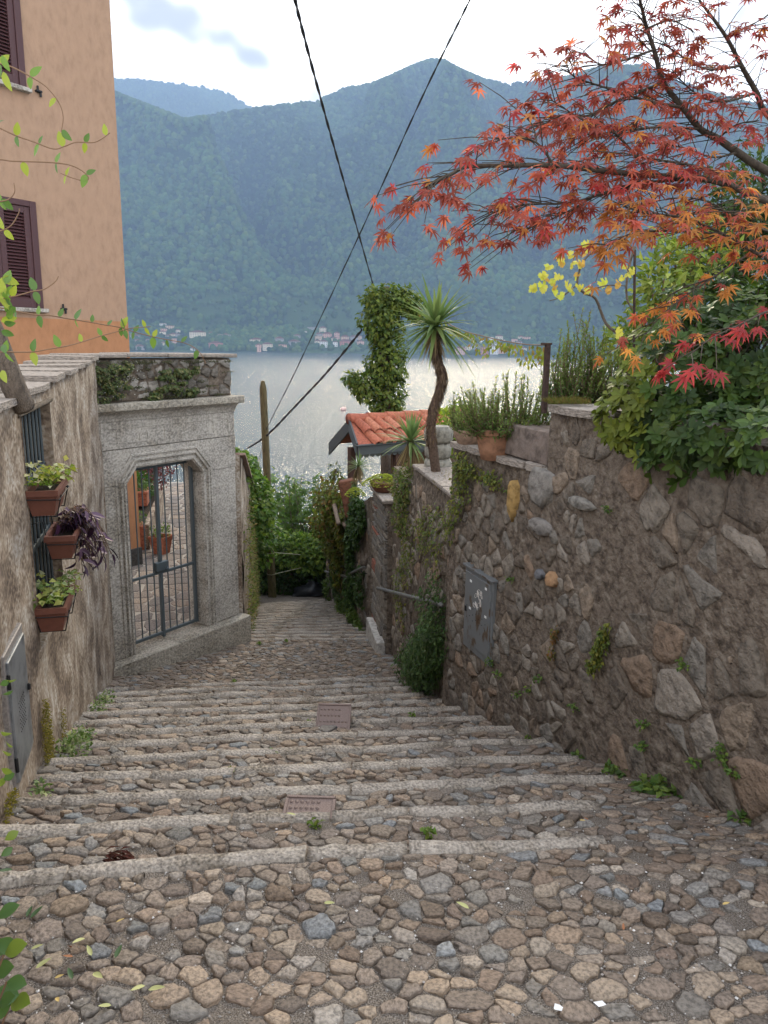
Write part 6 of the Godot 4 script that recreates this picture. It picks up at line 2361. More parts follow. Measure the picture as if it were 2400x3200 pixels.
func grape_leaf(mb: MB, s: float) -> void:
	var m := mb.p(Vector3.ZERO)
	var n := 0
	for k in 21:
		var a := deg_to_rad(-160.0 + k * 16.0)
		var r := s * (0.62 + 0.38 * pow(absf(cos(a * 1.25)), 0.8)) * (1.0 if k % 2 == 0 else 0.82)
		mb.p(Vector3(cos(a) * r + s * 0.2, sin(a) * r, -0.25 * r * r / s + 0.12 * s * sin(a * 3.0)))
		n += 1
	for k in n - 1:
		mb.t(m, m + 1 + k, m + 2 + k)


func pittosporum() -> void:
	var o := thing("pittosporum", "glossy rosette-leaved pittosporum bush hanging over the garden wall", "shrub", Vector3(1.533, 1.191, -3.800))
	var tones := [lin(0.05, 0.09, 0.02), lin(0.065, 0.115, 0.022), lin(0.036, 0.07, 0.018), lin(0.09, 0.135, 0.025)]
	var all := []
	var st := MB.new()
	var root: Vector3 = Vector3(1.794, 1.231, -4.100)
	for b in [[Vector3(1.365, 1.451, -3.600), Vector3(0.36, 0.36, 0.33), 190], [Vector3(1.627, 1.602, -3.600), Vector3(0.36, 0.32, 0.33), 170], [Vector3(1.439, 1.259, -3.420), Vector3(0.34, 0.22, 0.26), 140], [Vector3(1.164, 1.362, -3.620), Vector3(0.16, 0.17, 0.22), 70], [Vector3(1.416, 1.306, -3.100), Vector3(0.26, 0.13, 0.16), 100], [Vector3(1.474, 1.328, -2.850), Vector3(0.2, 0.12, 0.18), 70], [Vector3(1.746, 1.367, -3.400), Vector3(0.3, 0.35, 0.3), 120], [Vector3(1.513, 1.795, -3.900), Vector3(0.2, 0.16, 0.2), 55], [Vector3(1.647, 1.819, -3.900), Vector3(0.24, 0.16, 0.2), 60]]:
		for k in b[2]:
			var n := rdir()
			if n.z < -0.35:
				n.z = -n.z
			var q: Vector3 = b[0] + n * b[1] * (1.0 if rng.randf() < 0.75 else rf(0.6, 0.95))
			var ax := (n + Vector3.UP * 0.5 + rdir() * 0.35).normalized()
			if k % 3 == 0:
				st.tube([root, (root + b[0]) * 0.5, q - ax * 0.03, q], [0.012, 0.008, 0.003, 0.002], 5)
			var tone: Color = tones[rng.randi() % 4]
			if q.x < 1.13:
				tone = tone.lerp(lin(0.27, 0.3, 0.04), 0.5)
			var cnt := rng.randi_range(6, 9)
			for j in cnt:
				var a := TAU * j / cnt + rf(-0.2, 0.2)
				var f := frame(q, ax, Vector3.UP + rdir() * 0.1)
				var el := rf(0.05, 0.6)
				var dir := (f.basis.y * cos(a) + f.basis.z * sin(a)) * cos(el) + ax * sin(el)
				all.append([q.distance_to(Vector3(0, EYE, 0)), frame(q, dir, ax), rf(0.042, 0.066), vary(tone * 0.85, 0.25, 0.06)])
	all.sort_custom(func(p, q): return p[0] < q[0])
	var shape := MB.new()
	shape.leaf_full(Transform3D(), 1.0, 0.42, Color.WHITE, 0.1, 0.12, 0.8)
	var lm := shape.mesh(true)
	var m := []
	for c in [lin(0.042, 0.078, 0.018), lin(0.055, 0.098, 0.02), lin(0.032, 0.06, 0.016), lin(0.075, 0.115, 0.022)]:
		m.append(mat("pitto_%d" % m.size(), c, 0.5, {"back": c * 1.4, "spec": 0.35}))
	var rest := MB.new()
	for k in all.size():
		if k < 300:
			inst(lm, "leaf", m[rng.randi() % 4], o, (all[k][1] as Transform3D).scaled_local(Vector3.ONE * all[k][2]))
		else:
			rest.leaf_full(all[k][1], all[k][2], all[k][2] * 0.42, all[k][3], 0.1, 0.12, 0.8)
	mat("gloss_leaf", lin(1, 1, 1), 0.5, {"vc": true, "back": lin(0.5, 0.6, 0.35), "spec": 0.35})
	stuff(part(rest, "leaves", mats.gloss_leaf, o))
	part(st, "branch", mats.bark, o)


func yuccas() -> void:
	var o := thing("yucca_tree", "tall yucca with crooked shaggy trunk and spiky green crown", "yucca", Vector3(0.462, 0.538, -6.750))
	var mb := MB.new()
	var pts := curve([Vector3(0.463, 0.517, -6.750), Vector3(0.428, 0.744, -6.750), Vector3(0.402, 0.948, -6.750), Vector3(0.422, 1.130, -6.750), Vector3(0.474, 1.290, -6.750), Vector3(0.486, 1.428, -6.750), Vector3(0.439, 1.545, -6.750), Vector3(0.423, 1.681, -6.750), Vector3(0.420, 1.805, -6.750)], 4)
	mb.tube(pts, taper(pts.size(), 0.045, 0.032), 10)
	part(mb, "trunk", mat("yucca_bark", lin(0.16, 0.105, 0.075), 0.95, {"tex": "mottle", "bump": "fine", "cm": 1.0, "scale": Vector3(6, 6, 6)}), o)
	mb = MB.new()
	for k in 1500:
		var i := rng.randi_range(5, pts.size() - 2)
		var a := rf(0, TAU)
		var out := Vector3(cos(a), 0, sin(a))
		mb.leaf(frame(pts[i].lerp(pts[i + 1], rng.randf()) + out * 0.034, Vector3.DOWN + out * rf(0.1, 0.7), out), rf(0.03, 0.075), rf(0.008, 0.016), vary(lin(0.16, 0.11, 0.075), 0.45), 0.2, 0.0)
	stuff(part(mb, "bark_fibres", mats.foliage_matt, o, false))
	var c: Vector3 = Vector3(0.419, 1.816, -6.750)
	yucca_head(o, c, 90, 0.5, 0.032, -0.75, [lin(0.075, 0.12, 0.035), lin(0.11, 0.15, 0.045)])
	dead_skirt(o, c + Vector3(0, -0.03, 0), 60, 0.3, 0.7)

	o = thing("yucca", "young yucca with upright green blades and a skirt of dead leaves", "yucca", Vector3(0.269, 0.401, -7.700))
	c = Vector3(0.258, 0.707, -7.700)
	yucca_head(o, c, 64, 0.42, 0.024, -0.4, [lin(0.1, 0.18, 0.03), lin(0.15, 0.22, 0.05)])
	dead_skirt(o, c, 150, 0.32, 0.55)
	mb = MB.new()
	mb.tube([Vector3(0.271, 0.282, -7.700), c], 0.035, 8)
	part(mb, "trunk", mats.bark, o)
	o = thing("yucca", "small grey-green yucca with brown skirt in front of the tiled shelter", "yucca", Vector3(-0.331, -0.130, -9.800))
	c = Vector3(-0.332, 0.124, -9.800)
	yucca_head(o, c, 46, 0.26, 0.014, -0.3, [lin(0.09, 0.13, 0.06), lin(0.12, 0.16, 0.08)])
	dead_skirt(o, c, 80, 0.28, 0.4)

	# stone urn behind the yucca trunk
	o = thing("stone_column", "stack of rounded pale stones with a flat pot behind the yucca trunk", "stone", Vector3(0.481, 0.510, -7.100))
	var sm := mat("urn", lin(0.34, 0.32, 0.27), 0.92, {"tex": "mottle", "bump": "coarse", "cm": 0.8, "scale": Vector3(2, 2, 2)})
	var y: Vector3 = Vector3(0.494, 0.502, -7.100)
	for e in [[0.0, 0.13, 0.13], [0.125, 0.125, 0.15], [0.27, 0.135, 0.16]]:
		mb = MB.new()
		mb.lathe(Transform3D(Basis(Vector3.UP, e[0] * 7.0), y + Vector3(0, e[0], 0)), [[0.0, 0.0], [e[1] * 0.85, 0.005], [e[1], e[2] * 0.25], [e[1] * 1.02, e[2] * 0.7], [e[1] * 0.88, e[2]], [0.0, e[2] - 0.005]], 9)
		part(mb, "stone", sm, o)

	# sedum bowl on the pillar
	var b: Vector3 = Vector3(0.016, -0.040, -8.900)
	o = thing("terracotta_bowl", "rust-brown bowl on the pillar slab, brimming with yellow sedum", "pot", b)
	pot_of(o, b, 0.19, 0.14, mat("bowl_brown", lin(0.18, 0.075, 0.045), 0.75, {"tex": "mottle", "scale": Vector3(3, 3, 3)}), true)
	o = thing("sedum", "yellow-green sedum cushion overflowing the rust-brown bowl", "plant", b + Vector3(0, 0.12, 0))
	sedum(o, b + Vector3(-0.03, 0.12, 0), Vector3(0.26, 0.1, 0.22), 700)
	o = thing("sedum", "yellow-green sedum patch on the wall end below the bowl", "plant", Vector3(-0.394, -0.272, -9.900))
	sedum(o, Vector3(-0.384, -0.257, -9.950), Vector3(0.14, 0.08, 0.16), 260)
	o = thing("wall_grass", "dry grass and creeping plants on the coping under the yucca", "plant", Vector3(0.474, 0.519, -6.500))
	var mb2 := MB.new()
	for k in 900:
		var q: Vector3 = (Vector3(0.455, 0.519, -6.500) as Vector3) + Vector3(rf(-0.02, 0.22), rf(-0.02, 0.01), rf(-0.35, 0.35))
		mb2.leaf(frame(q, rdir() * 0.8 + Vector3.UP, rdir()), rf(0.02, 0.08), 0.006, vary([lin(0.3, 0.2, 0.09), lin(0.25, 0.22, 0.07), lin(0.2, 0.13, 0.07)][rng.randi() % 3], 0.3))
	stuff(part(mb2, "foliage", mats.foliage_matt, o, false))
	foliage("creeper", "tangle of small leaves draped over the wall below the young yucca", "creeper", [[Vector3(0.191, 0.294, -7.500), Vector3(0.14, 0.2, 0.25), 700], [Vector3(0.171, -0.010, -7.600), Vector3(0.1, 0.25, 0.25), 420]], [0.025, 0.05], 0.5, [lin(0.12, 0.16, 0.03), lin(0.09, 0.13, 0.03), lin(0.2, 0.19, 0.06)])
	foliage("yellow_bush", "bright yellow-green bush glimpsed between the shelter and the wall", "bush", [[Vector3(0.876, 0.637, -9.500), Vector3(0.25, 0.35, 0.3), 500]], [0.06, 0.1], 0.6, [lin(0.26, 0.34, 0.03), lin(0.2, 0.28, 0.03)])


func shed() -> void:
	var o := thing("tiled_shelter", "garden shelter with terracotta tile roof and dark grey fascia", "shelter", at(0.2, 12.4, 3.0))
	var F := at(-0.4, 11.5, 1.47)
	var A := at(-0.55, 12.1, 1.16)
	var B := at(-0.9, 12.6, 1.6)
	var along_ := Vector3(0.786, 0, -0.618)
	var ln := 2.5
	var dark := mat("fascia", lin(0.06, 0.068, 0.07), 0.5)
	var tile_m := []
	for c in [lin(0.46, 0.15, 0.085), lin(0.4, 0.12, 0.07), lin(0.5, 0.19, 0.11)]:
		tile_m.append(mat("tile_%d" % tile_m.size(), c, 0.8, {"tex": "mottle", "bump": "fine", "cm": 0.2, "scale": Vector3(3, 3, 3)}))
	var mb := MB.new()
	mb.face([F, A, A + along_ * ln, F + along_ * ln])
	mb.face([A, B, B + along_ * ln, A + along_ * ln])
	part(mb, "roof_deck", tile_m[1], o, false)
	mb = MB.new()
	var dn := Vector3(0, -0.17, 0)
	for pr in [[F, A], [A, B]]:
		mb.slab(Transform3D(), PackedVector2Array([Vector2(0, 0), Vector2(0.01, 0), Vector2(0.01, 0.01)]), 0.001)
		var a: Vector3 = pr[0]
		var b: Vector3 = pr[1]
		var th := along_ * -0.03
		for q in [[a + Vector3.UP * 0.03, b + Vector3.UP * 0.03, b + dn, a + dn], [a + Vector3.UP * 0.03 + th, b + Vector3.UP * 0.03 + th, b + dn + th, a + dn + th], [a + Vector3.UP * 0.03, b + Vector3.UP * 0.03, b + Vector3.UP * 0.03 + th, a + Vector3.UP * 0.03 + th], [a + dn, b + dn, b + dn + th, a + dn + th]]:
			mb.face(q)
	part(mb, "barge_board", dark, o, false)
	mb = MB.new()
	mb.box(frame(F + along_ * ln * 0.5 + Vector3(-0.01, -0.075, 0.02), along_, Vector3.UP), Vector3(ln, 0.03, 0.15), 0.004)
	mb.box(frame(F + along_ * ln * 0.5 + Vector3(-0.04, 0.0, 0.05), along_, Vector3.UP), Vector3(ln, 0.09, 0.02), 0.004)
	part(mb, "fascia", dark, o, false)
	# scalloped canvas edge
	for k in 22:
		mb = MB.new()
		mb.slab(frame(F + along_ * (0.05 + k * 0.11) + Vector3(0, -0.15, 0), along_, Vector3.UP) * Transform3D(Basis(Vector3(1, 0, 0), Vector3(0, 0, 1), Vector3(0, -1, 0)), Vector3.ZERO), PackedVector2Array([Vector2(-0.055, 0), Vector2(-0.04, -0.035), Vector2(0, -0.05), Vector2(0.04, -0.035), Vector2(0.055, 0)]), 0.006)
		part(mb, "scallop", mat("canvas", lin(0.07, 0.075, 0.07), 0.9), o, false, true)
	# tiles: barrels in two courses, then the ridge
	var down := (F - A).normalized()
	var slope := F.distance_to(A)
	var nrm := along_.cross(down).normalized()
	if nrm.y < 0.0:
		nrm = -nrm
	var down_true := (nrm.cross(along_)).normalized()
	if down_true.y > 0.0:
		down_true = -down_true
	var rise: float = (A - F).dot(-down_true)
	var barrel := MB.new()
	for j in 4:
		var f := j / 3.0
		for k in 7:
			var a := PI * k / 6.0
			var r := lerpf(0.072, 0.09, f)
			barrel.p(Vector3(f * rise * 0.6, cos(a) * r, sin(a) * r * 0.9 + 0.004 + f * 0.02))
	for j in 3:
		for k in 6:
			var i := j * 7 + k
			barrel.q(i, i + 7, i + 8, i + 1)
	for k in 7:
		var a := PI * k / 6.0
		barrel.p(Vector3(rise * 0.6, cos(a) * 0.076, sin(a) * 0.064 + 0.018))
	for k in 6:
		barrel.q(21 + k, 28 + k, 29 + k, 22 + k)
	var bm := barrel.mesh(true)
	for row in 2:
		for k in 13:
			var foot := A + along_ * (0.1 + k * 0.195 - 0.25 * 0.0) + down_true * (row * rise * 0.48) + nrm * (0.012 if row == 0 else 0.0)
			if row == 0 and k == 12:
				continue
			inst(bm, "roof_tile", tile_m[rng.randi() % 3], o, Transform3D(Basis(down_true, nrm.cross(down_true), nrm), foot + along_ * row * 0.0))
	for k in 7:
		mb = MB.new()
		mb.tube([A + along_ * (k * 0.37 - 0.03) + Vector3.UP * 0.03, A + along_ * (k * 0.37 + 0.36) + Vector3.UP * 0.025], [0.09, 0.075], 10)
		part(mb, "ridge_tile", tile_m[rng.randi() % 3], o, true, true)
	var wood := mat("dark_post", lin(0.07, 0.035, 0.025), 0.8)
	for q in [F + along_ * 0.1 + Vector3(-0.2, 0, -0.5), F + along_ * 0.75 + Vector3(0, 0, -0.1), F + along_ * 2.2 + Vector3(0, 0, -0.1)]:
		mb = MB.new()
		mb.box(Transform3D(Basis(Vector3.UP, 0.6), q + Vector3(0, -0.85, 0)), Vector3(0.1, 1.5, 0.1), 0.006)
		part(mb, "post", wood, o, false)
	mb = MB.new()
	mb.box(frame(F + along_ * 1.5 + Vector3(0, -0.85, -0.6), along_, Vector3.UP), Vector3(1.7, 0.03, 1.2), 0.0)
	part(mb, "back_wall", mat("shed_boards", lin(0.14, 0.085, 0.055), 0.9), o, false)
	mb = MB.new()
	mb.box(Transform3D(Basis(Vector3(0, 0, 1), 0.2), Vector3(-0.514, -0.561, -11.200)), Vector3(0.22, 0.55, 0.2), 0.02)
	tag(part(mb, "rusty_chimney", mat("rust_box", lin(0.2, 0.085, 0.05), 0.9, {"tex": "mottle", "bump": "coarse", "cm": 0.5, "scale": Vector3(2, 2, 2)})), "rusty brown boxy stump beside the small grey-green yucca", "stump")
	for k in 4:
		mb = MB.new()
		var q: Vector3 = (Vector3(-0.794, -0.834, -12.000) as Vector3) + Vector3(k * 0.1, -0.04 * k, 0)
		mb.tube([q, q + Vector3(0.1, -0.2, 0.5)], 0.035, 8)
		tag(part(mb, "log", mat("log", lin(0.3, 0.23, 0.18), 0.95, {"tex": "mottle", "scale": Vector3(4, 4, 4)})), "sawn pale log end poking out of the creeper", "log", "logs in the creeper")
	foliage("creeper", "hanging spray of leaves under the shelter's dark gable", "creeper", [[Vector3(-0.780, -0.279, -11.800), Vector3(0.1, 0.14, 0.1), 90]], [0.05, 0.08], 0.4, [lin(0.15, 0.17, 0.03), lin(0.1, 0.13, 0.03)], {"hang": 1.0})
	foliage("creeper", "autumn-tinted creeper heaped at the corner of the garden below the shelter", "creeper", [[Vector3(-0.836, -0.801, -12.400), Vector3(0.36, 0.32, 0.4), 1100], [Vector3(-0.982, -1.325, -12.800), Vector3(0.3, 0.3, 0.4), 800]], [0.05, 0.09], 0.6, [lin(0.12, 0.17, 0.025), lin(0.17, 0.19, 0.03), lin(0.19, 0.12, 0.03)])


func ivy_pole() -> void:
	var o := foliage("ivy_pole", "utility pole wholly wrapped in yellow-green ivy, bulging at the top", "ivy", [[Vector3(-0.073, 2.102, -14.000), Vector3(0.4, 0.5, 0.4), 1600], [Vector3(0.010, 1.381, -14.000), Vector3(0.36, 0.55, 0.36), 1500], [Vector3(0.045, 0.643, -14.000), Vector3(0.32, 0.5, 0.32), 1100], [Vector3(-0.078, 2.457, -14.000), Vector3(0.36, 0.26, 0.34), 800], [Vector3(0.265, 2.422, -14.000), Vector3(0.34, 0.22, 0.3), 700], [Vector3(0.512, 2.284, -14.000), Vector3(0.2, 0.2, 0.25), 320], [Vector3(-0.353, 0.937, -13.800), Vector3(0.26, 0.3, 0.26), 500], [Vector3(-0.584, 1.056, -13.800), Vector3(0.16, 0.16, 0.16), 160]], [0.07, 0.12], 0.55, [lin(0.12, 0.17, 0.028), lin(0.16, 0.2, 0.03), lin(0.07, 0.12, 0.02)], {"hang": 0.9})
	var mb := MB.new()
	var base: Vector3 = Vector3(0.056, -0.113, -14.000)
	mb.tube([base + Vector3(0, -1.2, 0), Vector3(-0.048, 2.653, -14.000)], [0.12, 0.09], 10)
	part(mb, "pole", mats.bark, o)



# ---------- Japanese maple reaching in from the right ----------
func maple_tree() -> void:
	var o := thing("japanese_maple", "red-orange Japanese maple reaching over the garden wall", "tree", at(3.0, 2.9, 0.5))
	var limbs := [
		[[Vector3(1.891, 1.999, -3.100), Vector3(1.573, 2.115, -3.000), Vector3(1.346, 2.164, -2.900), Vector3(1.177, 2.209, -2.850), Vector3(1.048, 2.220, -2.800), Vector3(0.859, 2.206, -2.700), Vector3(0.674, 2.197, -2.600), Vector3(0.501, 2.189, -2.500), Vector3(0.344, 2.170, -2.420), Vector3(0.224, 2.151, -2.350), Vector3(0.177, 2.124, -2.320), Vector3(0.144, 2.106, -2.300), Vector3(0.111, 2.085, -2.280)], 0.014, 1.0],
		[[Vector3(1.876, 2.100, -3.100), Vector3(1.380, 2.286, -3.000), Vector3(1.241, 2.338, -2.950), Vector3(1.167, 2.382, -2.950), Vector3(1.083, 2.400, -2.900), Vector3(0.999, 2.453, -2.850), Vector3(0.926, 2.530, -2.850), Vector3(0.869, 2.613, -2.800), Vector3(0.840, 2.676, -2.800), Vector3(0.799, 2.729, -2.750), Vector3(0.768, 2.758, -2.700)], 0.016, 1.0],
		[[Vector3(1.354, 2.180, -2.920), Vector3(1.197, 2.203, -2.850), Vector3(1.106, 2.241, -2.800), Vector3(0.981, 2.240, -2.700), Vector3(0.845, 2.232, -2.600), Vector3(0.699, 2.228, -2.500)], 0.008, 1.0],
		[[Vector3(1.644, 2.399, -3.200), Vector3(1.403, 2.501, -3.100), Vector3(1.330, 2.563, -3.050), Vector3(1.244, 2.635, -3.000), Vector3(1.160, 2.709, -2.950), Vector3(1.066, 2.772, -2.900), Vector3(1.012, 2.829, -2.900)], 0.013, 0.9],
		[[Vector3(0.501, 2.189, -2.500), Vector3(0.441, 2.248, -2.480), Vector3(0.361, 2.253, -2.450), Vector3(0.310, 2.235, -2.420), Vector3(0.255, 2.206, -2.400)], 0.004, 0.9],
		[[Vector3(0.441, 2.248, -2.480), Vector3(0.429, 2.302, -2.500), Vector3(0.386, 2.340, -2.500)], 0.003, 0.8],
		[[Vector3(1.048, 2.220, -2.800), Vector3(0.805, 2.176, -2.700), Vector3(0.588, 2.103, -2.600), Vector3(0.419, 2.077, -2.500), Vector3(0.296, 2.041, -2.450)], 0.006, 1.2],
		[[Vector3(0.690, 2.144, -2.650), Vector3(0.578, 2.078, -2.600), Vector3(0.454, 2.020, -2.550), Vector3(0.360, 1.998, -2.500)], 0.003, 1.0],
		[[Vector3(0.926, 2.530, -2.850), Vector3(0.756, 2.448, -2.750), Vector3(0.642, 2.384, -2.700), Vector3(0.527, 2.362, -2.650), Vector3(0.476, 2.322, -2.600)], 0.005, 1.2],
		[[Vector3(0.999, 2.453, -2.850), Vector3(0.832, 2.448, -2.750), Vector3(0.695, 2.466, -2.700), Vector3(0.578, 2.483, -2.650), Vector3(0.544, 2.500, -2.600)], 0.005, 1.2],
		[[Vector3(0.859, 2.206, -2.700), Vector3(0.714, 2.310, -2.620), Vector3(0.600, 2.338, -2.580), Vector3(0.490, 2.387, -2.550)], 0.005, 1.1],
		[[Vector3(1.083, 2.400, -2.900), Vector3(0.885, 2.365, -2.750), Vector3(0.721, 2.324, -2.650), Vector3(0.593, 2.290, -2.600)], 0.005, 1.2],
		[[Vector3(1.244, 2.635, -3.000), Vector3(1.091, 2.589, -2.900), Vector3(0.975, 2.614, -2.850), Vector3(0.893, 2.638, -2.800)], 0.005, 1.1],
		[[Vector3(1.330, 2.563, -3.050), Vector3(1.169, 2.502, -2.950), Vector3(1.051, 2.516, -2.900), Vector3(0.948, 2.571, -2.850)], 0.005, 1.2],
		[[Vector3(1.160, 2.709, -2.950), Vector3(1.203, 2.719, -2.900), Vector3(1.263, 2.748, -2.900)], 0.004, 1.2],
		[[Vector3(1.167, 2.382, -2.950), Vector3(1.205, 2.415, -2.900), Vector3(1.262, 2.417, -2.850)], 0.004, 1.2],
		[[Vector3(1.241, 2.338, -2.950), Vector3(1.116, 2.298, -2.850), Vector3(1.000, 2.314, -2.800), Vector3(0.904, 2.316, -2.750)], 0.004, 1.1],
		[[Vector3(0.869, 2.613, -2.800), Vector3(0.762, 2.565, -2.750), Vector3(0.676, 2.534, -2.700), Vector3(0.629, 2.560, -2.700)], 0.004, 1.0],
		[[Vector3(0.840, 2.676, -2.800), Vector3(0.918, 2.700, -2.800), Vector3(0.997, 2.666, -2.800)], 0.004, 0.9],
		[[Vector3(1.505, 1.863, -2.700), Vector3(1.227, 1.938, -2.600), Vector3(1.051, 2.007, -2.550), Vector3(0.898, 2.046, -2.500), Vector3(0.791, 2.052, -2.480), Vector3(0.710, 2.068, -2.450)], 0.007, 1.3],
		[[Vector3(1.051, 2.007, -2.550), Vector3(0.916, 2.005, -2.500), Vector3(0.786, 1.997, -2.450), Vector3(0.695, 1.965, -2.420), Vector3(0.650, 1.943, -2.400)], 0.004, 1.0],
		[[Vector3(0.898, 2.046, -2.500), Vector3(0.994, 2.073, -2.500), Vector3(1.082, 2.048, -2.500)], 0.004, 1.1],
		[[Vector3(1.603, 1.974, -2.900), Vector3(1.287, 2.044, -2.750), Vector3(1.170, 2.065, -2.700), Vector3(1.052, 2.113, -2.650), Vector3(0.928, 2.124, -2.600)], 0.005, 1.1],
		[[Vector3(1.518, 2.115, -2.900), Vector3(1.205, 1.954, -2.750), Vector3(1.096, 1.887, -2.700), Vector3(0.990, 1.823, -2.650), Vector3(0.908, 1.761, -2.620), Vector3(0.840, 1.678, -2.600)], 0.004, 0.5],
		[[Vector3(1.096, 1.887, -2.700), Vector3(0.991, 1.853, -2.660), Vector3(0.925, 1.821, -2.640)], 0.003, 0.45],
		[[Vector3(1.232, 1.805, -2.300), Vector3(1.056, 1.757, -2.200), Vector3(0.949, 1.713, -2.150), Vector3(0.865, 1.675, -2.120), Vector3(0.806, 1.630, -2.100)], 0.0035, 0.5],
		[[Vector3(0.840, 2.676, -2.800), Vector3(0.788, 2.700, -2.750), Vector3(0.728, 2.701, -2.720)], 0.003, 0.7]]
	var trunk := MB.new()
	var crotch: Vector3 = Vector3(2.378, 1.880, -3.300)
	var foot := Vector3(crotch.x + 0.25, EYE - 0.6, crotch.z - 0.1)
	trunk.tube(curve([foot, foot.lerp(crotch, 0.5) + Vector3(-0.05, 0, 0.03), crotch], 4), taper(9, 0.075, 0.05), 10)
	for k in [0, 1, 3, 19, 22, 23, 25]:
		var b: Vector3 = limbs[k][0][0]
		trunk.tube(curve([crotch - Vector3(0, 0.02, 0), crotch.lerp(b, 0.5) + Vector3(0, 0.04, 0), b], 4), taper(9, 0.03, limbs[k][1]), 8)
	part(trunk, "trunk", mat("maple_bark", lin(0.075, 0.06, 0.045), 0.9, {"tex": "mottle", "scale": Vector3(6, 6, 6)}), o)
	var tones := [mat("maple_a", lin(0.24, 0.055, 0.035), 0.5, {"back": lin(0.85, 0.2, 0.09)}), mat("maple_b", lin(0.36, 0.08, 0.055), 0.5, {"back": lin(0.95, 0.28, 0.12)}), mat("maple_c", lin(0.42, 0.17, 0.04), 0.5, {"back": lin(0.95, 0.45, 0.1)}), mat("maple_d", lin(0.23, 0.028, 0.032), 0.5, {"back": lin(0.8, 0.1, 0.08)})]
	var cols := [lin(0.27, 0.062, 0.04), lin(0.4, 0.09, 0.06), lin(0.46, 0.19, 0.045), lin(0.33, 0.045, 0.05)]
	var shapes := []
	for k in 4:
		var mb := MB.new()
		mb.maple(Transform3D(), 1.0, Color.WHITE, [0.12, 0.25, 0.4, 0.55][k])
		shapes.append(mb.mesh(false))
	var all := []
	var twigs := MB.new()
	var li := 0
	for l in limbs:
		var pts := curve(l[0], 5)
		var mb := MB.new()
		mb.tube(pts, taper(pts.size(), l[1], maxf(0.0012, l[1] * 0.22)), 7)
		part(mb, "branch", mat("maple_bark", lin(0.075, 0.06, 0.045), 0.9, {"tex": "mottle", "scale": Vector3(6, 6, 6)}), o)
		var n := pts.size()
		var low := li >= 19 and li <= 24
		var crimson := li == 25
		var total := 0.0
		for k in n - 1:
			total += pts[k].distance_to(pts[k + 1])
		var count := int(total * 56.0 * l[2])
		for k in count:
			var f := lerpf(0.12 if li > 1 else 0.3, 1.0, float(k) / count)
			var i := mini(int(f * (n - 1)), n - 2)
			var q: Vector3 = pts[i].lerp(pts[i + 1], f * (n - 1) - i)
			var dir: Vector3 = (pts[i + 1] - pts[i]).normalized()
			var side := dir.cross(Vector3.UP).normalized() * (1.0 if k % 2 == 0 else -1.0)
			var tl := rf(0.03, 0.2) * (0.6 if crimson else 1.0)
			var tip := q + (dir * 0.7 + side * rf(0.3, 1.0) + Vector3.UP * rf(-0.55, 0.35)) * tl
			if li == 0 and f > 0.66 and rng.randf() < 0.45:
				continue
			twigs.tube([q, (q + tip) * 0.5 + Vector3.UP * 0.006, tip], [0.0018, 0.0014, 0.0009], 4)
			for j in (3 if rng.randf() < 0.55 else 2):
				var a := rf(-1.1, 1.1)
				var out := (dir * 0.6 + side * 0.8).rotated(Vector3.UP, a) + Vector3.DOWN * rf(0.15, 0.9)
				var e := tip + out.normalized() * rf(0.008, 0.035)
				var tone := 0
				var r := rng.randf()
				if crimson:
					tone = 3
				elif low:
					tone = 2 if r < 0.55 else 1
				else:
					tone = 0 if r < 0.42 else 1 if r < 0.76 else 2 if r < 0.85 else 3
				all.append([e.distance_to(Vector3(0, EYE, 0)), frame(e, out, Vector3.UP * 0.9 + rdir() * 0.55 + Vector3.BACK * 0.25), rf(0.027, 0.044), tone])
		li += 1
	stuff(part(twigs, "twigs", mats.maple_bark, o))
	all.sort_custom(func(p, q): return p[0] < q[0])
	var rest := MB.new()
	for k in all.size():
		var e: Array = all[k]
		if k % 4 == 0 and k / 4 < 300:
			inst(shapes[rng.randi() % 4], "leaf", tones[e[3]], o, (e[1] as Transform3D).scaled_local(Vector3.ONE * e[2]))
		else:
			rest.maple(e[1], e[2], vary(cols[e[3]], 0.25, 0.06), rf(0.1, 0.5))
	mat("maple_leaf", lin(1, 1, 1), 0.5, {"vc": true, "back": lin(0.95, 0.9, 0.8)})
	stuff(part(rest, "leaves", mats.maple_leaf, o, false))
	print("maple leaves ", all.size())


